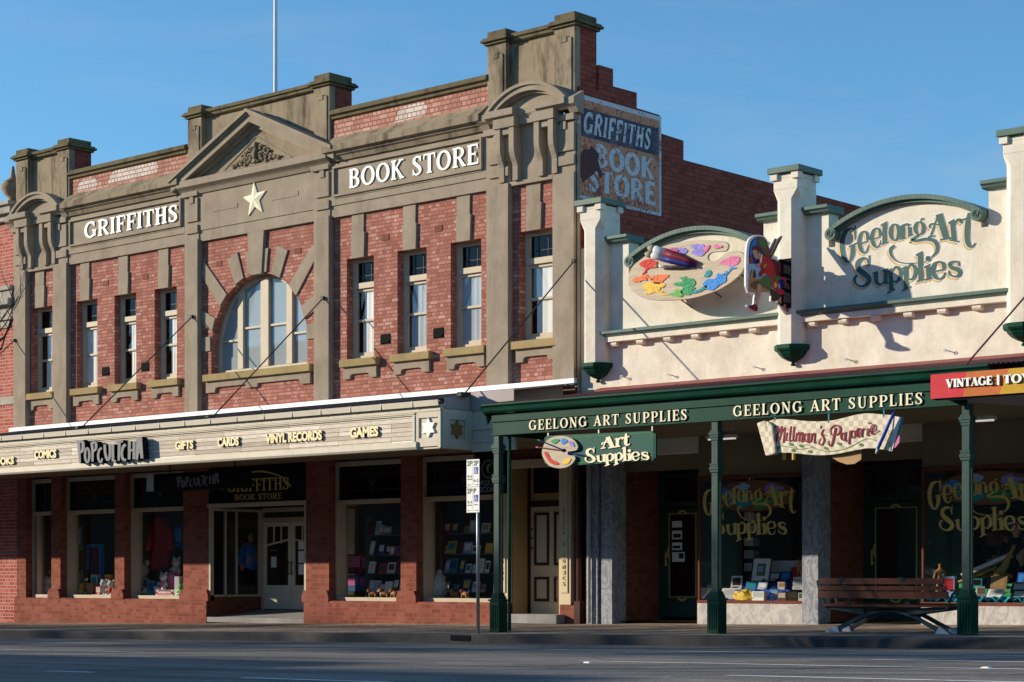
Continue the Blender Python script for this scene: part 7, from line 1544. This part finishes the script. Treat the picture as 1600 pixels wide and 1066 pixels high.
o = thing('card_rack', 'dark revolving rack of small cards at the back of the left art shop window', 'rack', at(1166, 1.6, .15)); m = MB(); m.tube([(0, 0, 0), (0, 0, 1.95)], .02, 8); m.lathe([(.001, 0), (.25, 0), (.25, .03), (.001, .03)], (0, 0, 0), 14); m.build('stand', 'dark iron', o)
for z in (.75, .98, 1.21, 1.44, 1.67):
    m = MB()
    for k in range(6): a = k * math.pi / 3 + .3; c, s_ = math.cos(a), math.sin(a); m.prism([(c * .22 - s_ * .09, s_ * .22 + c * .09, z), (c * .22 + s_ * .09, s_ * .22 - c * .09, z), (c * .22 + s_ * .09, s_ * .22 - c * .09, z + .15), (c * .22 - s_ * .09, s_ * .22 + c * .09, z + .15)], (c * .01, s_ * .01, 0))
    m.build('card_row', 'pearl' if z in (.75, 1.21) else 'silver', o)
def lay_figure(lab, loc, s, rz):
    V = [(0, 0, .50), (0, 0, .62), (0, 0, .78), (0, 0, .86), (0, -.01, .96), (.11, 0, .76), (-.11, 0, .76), (.15, .01, .58), (-.16, -.02, .58), (.14, -.05, .42), (-.13, -.10, .46), (.06, 0, .46), (-.06, 0, .46), (.07, -.02, .25), (-.07, .01, .25), (.07, 0, .03), (-.07, .02, .03)]
    E = [(0, 1), (1, 2), (2, 3), (3, 4), (2, 5), (2, 6), (5, 7), (6, 8), (7, 9), (8, 10), (0, 11), (0, 12), (11, 13), (12, 14), (13, 15), (14, 16)]
    o = thing('wooden_lay_figure', lab, 'lay figure', loc, rz); skin_body('body', '', '', None, [(a * s, b * s, c * s + .03) for a, b, c in V], E, [r_ * s for r_ in (.07, .055, .075, .03, .055, .035, .035, .028, .028, .022, .022, .045, .045, .035, .035, .026, .026)], 'wood', parent=o)
    m = MB(); m.lathe([(.001, 0), (.12 * s, 0), (.12 * s, .03), (.001, .03)], (0, 0, 0), 14); m.build('base', 'wood', o)
lay_figure('small jointed wooden figure at the right end of the left art shop window', at(1249, .9, ABED + .33), .38, .3)
lay_figure('tall jointed wooden figure standing at the left of the right art shop window', at(1469, .55, ABED), .62, .3)
# art shop, right window
o = thing('satin_cloth', 'rumpled bright blue satin along the front of the right art shop window', 'cloth', at(1540, .30, ABED)); m = MB(); nx, ny = 60, 8
for i in range(nx + 1):
    for j in range(ny + 1): m.v.append((-1.15 + 2.4 * i / nx, -.2 + .45 * j / ny, max(.004, .05 + .03 * math.sin(i * 1.7 + j) + .02 * math.sin(i * .6 + 2.3 * j) + rnd.uniform(-.012, .012)) + .03 * j / ny))
for i in range(nx):
    for j in range(ny): a = i * (ny + 1) + j; m.face([a, a + ny + 1, a + ny + 2, a + 1])
m.build('cloth', 'satin', o); m = MB(); m.box(-1.1, 1.2, -.15, .2, -.0, .004); m.build('lining', 'satin', o)
o = thing('green_step', 'green cloth covered step behind the blue satin in the right art shop window', 'display step', at(1545, .75, ABED)); m = MB(); m.box(-.9, .95, -.15, .4, 0, .22); m.build('cloth', 'green', o, bevel=.03); m = MB(); m.box(-.6, .8, .1, .4, .22, .3); m.build('riser', 'green', o, bevel=.02)
boxed('tall light blue and red box left of the post in the right art shop window', 1484, .5, ABED + .06, .2, .12, .36, 'lightblue', 'signred', .2); boxed('teal paint box on the green step, right of the post', 1527, .62, ABED + .22, .2, .12, .16, 'teal', 'black', .2)
book('kraft paper sketch book leaning at the middle of the right art shop window', 1559, .55, ABED + .16, .26, .30, .03, 'cardboard', 'tan', .5, .3, None, 'sketch book', 'sketch_book'); book('white spiral pad lying on the blue satin', 1553, .28, ABED + .09, .26, .16, .02, 'white paint', 'silver', .7, .1, None, 'pad', 'sketch_pad'); book('white book leaning on the satin beside the post', 1533, .34, ABED + .08, .14, .2, .02, 'white paint', 'tan', .5, .6)
book('black drawing book with white print at the right of the right art shop window', 1592, .45, ABED + .16, .3, .2, .02, 'charcoal', 'silver', .6, .1); book('dark wide book on the satin at the right edge', 1594, .27, ABED + .08, .34, .14, .02, 'charcoal', 'silver', .6, .05); book('blue pad at the far right of the right art shop window', 1597, .6, ABED + .25, .2, .24, .02, 'parkblue', 'blue', .3, .05)
boxed('white carton of tubes at the left front of the right art shop window', 1462, .4, ABED + .05, .16, .1, .1, 'white paint', 'silver', .2)
o = thing('wooden_easel', 'wooden table easel lying open with a white board in the right art shop window', 'easel', at(1548, .95, ABED + .3), .1); m = MB()
m.tube([(-.55, 0, .02), (.1, .02, .26)], .03, 6); m.tube([(-.5, .1, .0), (.2, .12, .22)], .028, 6); m.tube([(.05, 0, .2), (.36, .02, .12)], .03, 6); m.build('leg', 'wood', o); m = MB(); m.prism([(-.5, -.06, .16), (.3, -.06, .48), (.33, -.06, .43), (-.45, -.06, .1)], (0, .22, 0)); m.build('white_board', 'pearl', o)
o = thing('giant_brush', 'oversized wooden paddle brush leaning on the easel in the right art shop window', 'brush', at(1573, .9, ABED + .42)); m = MB(); m.tube([(-.16, 0, .0), (-.04, 0, .16), (.10, 0, .42), (.13, 0, .50)], [.09, .06, .028, .035], 10); m.build('handle', 'wood', o, smooth=True); m = MB(); m.ball((-.2, 0, -.04), (.09, .03, .07), 8, 6); m.build('paddle', 'tan', o, smooth=True)
q = at(1588, 1.5, .05); mannequin('dressed figure in a purple cap and black shirt inside the right art shop window', (q[0], q[1], -.02), .2, 'blackcloth', 'blackcloth', 'purple', None, 'skin', 'mannequin', 1.72)
def stock(lab, px0, px1, y, z0):
    a, b = at(px0, y, 0)[0], at(px1, y, 0)[0]; o = root('stock_shelf', lab, 'shelf', ((a + b) / 2, y, z0), 'stock shelves inside the art shop'); m = MB()
    for k in range(6): m.box(a, b, y, y + .3, z0 + k * .34, z0 + k * .34 + .02)
    m.box(a, a + .03, y, y + .3, z0, z0 + 2); m.box(b - .03, b, y, y + .3, z0, z0 + 2); m.build('frame', 'shelf', o)
    for k in range(6):
        m = MB(); x = a + .06
        while x < b - .1: w = rnd.uniform(.05, .14); m.box(x, x + w, y + .03, y + .25, z0 + k * .34 + .02, z0 + k * .34 + .02 + rnd.uniform(.1, .24)); x += w + .012
        m.build('stock_row', ('silver', 'lightblue', 'pearl', 'tan', 'silver', 'charcoal')[k], o)
stock('grey shelves of small bottles deep inside the right art shop window', 1445, 1475, 2.4, .3); stock('tall shelves of art stock behind the figure in the purple cap', 1535, 1600, 2.9, .3); stock('dim shelves of stock deep inside the left art shop window', 1112, 1150, 3.0, .3)
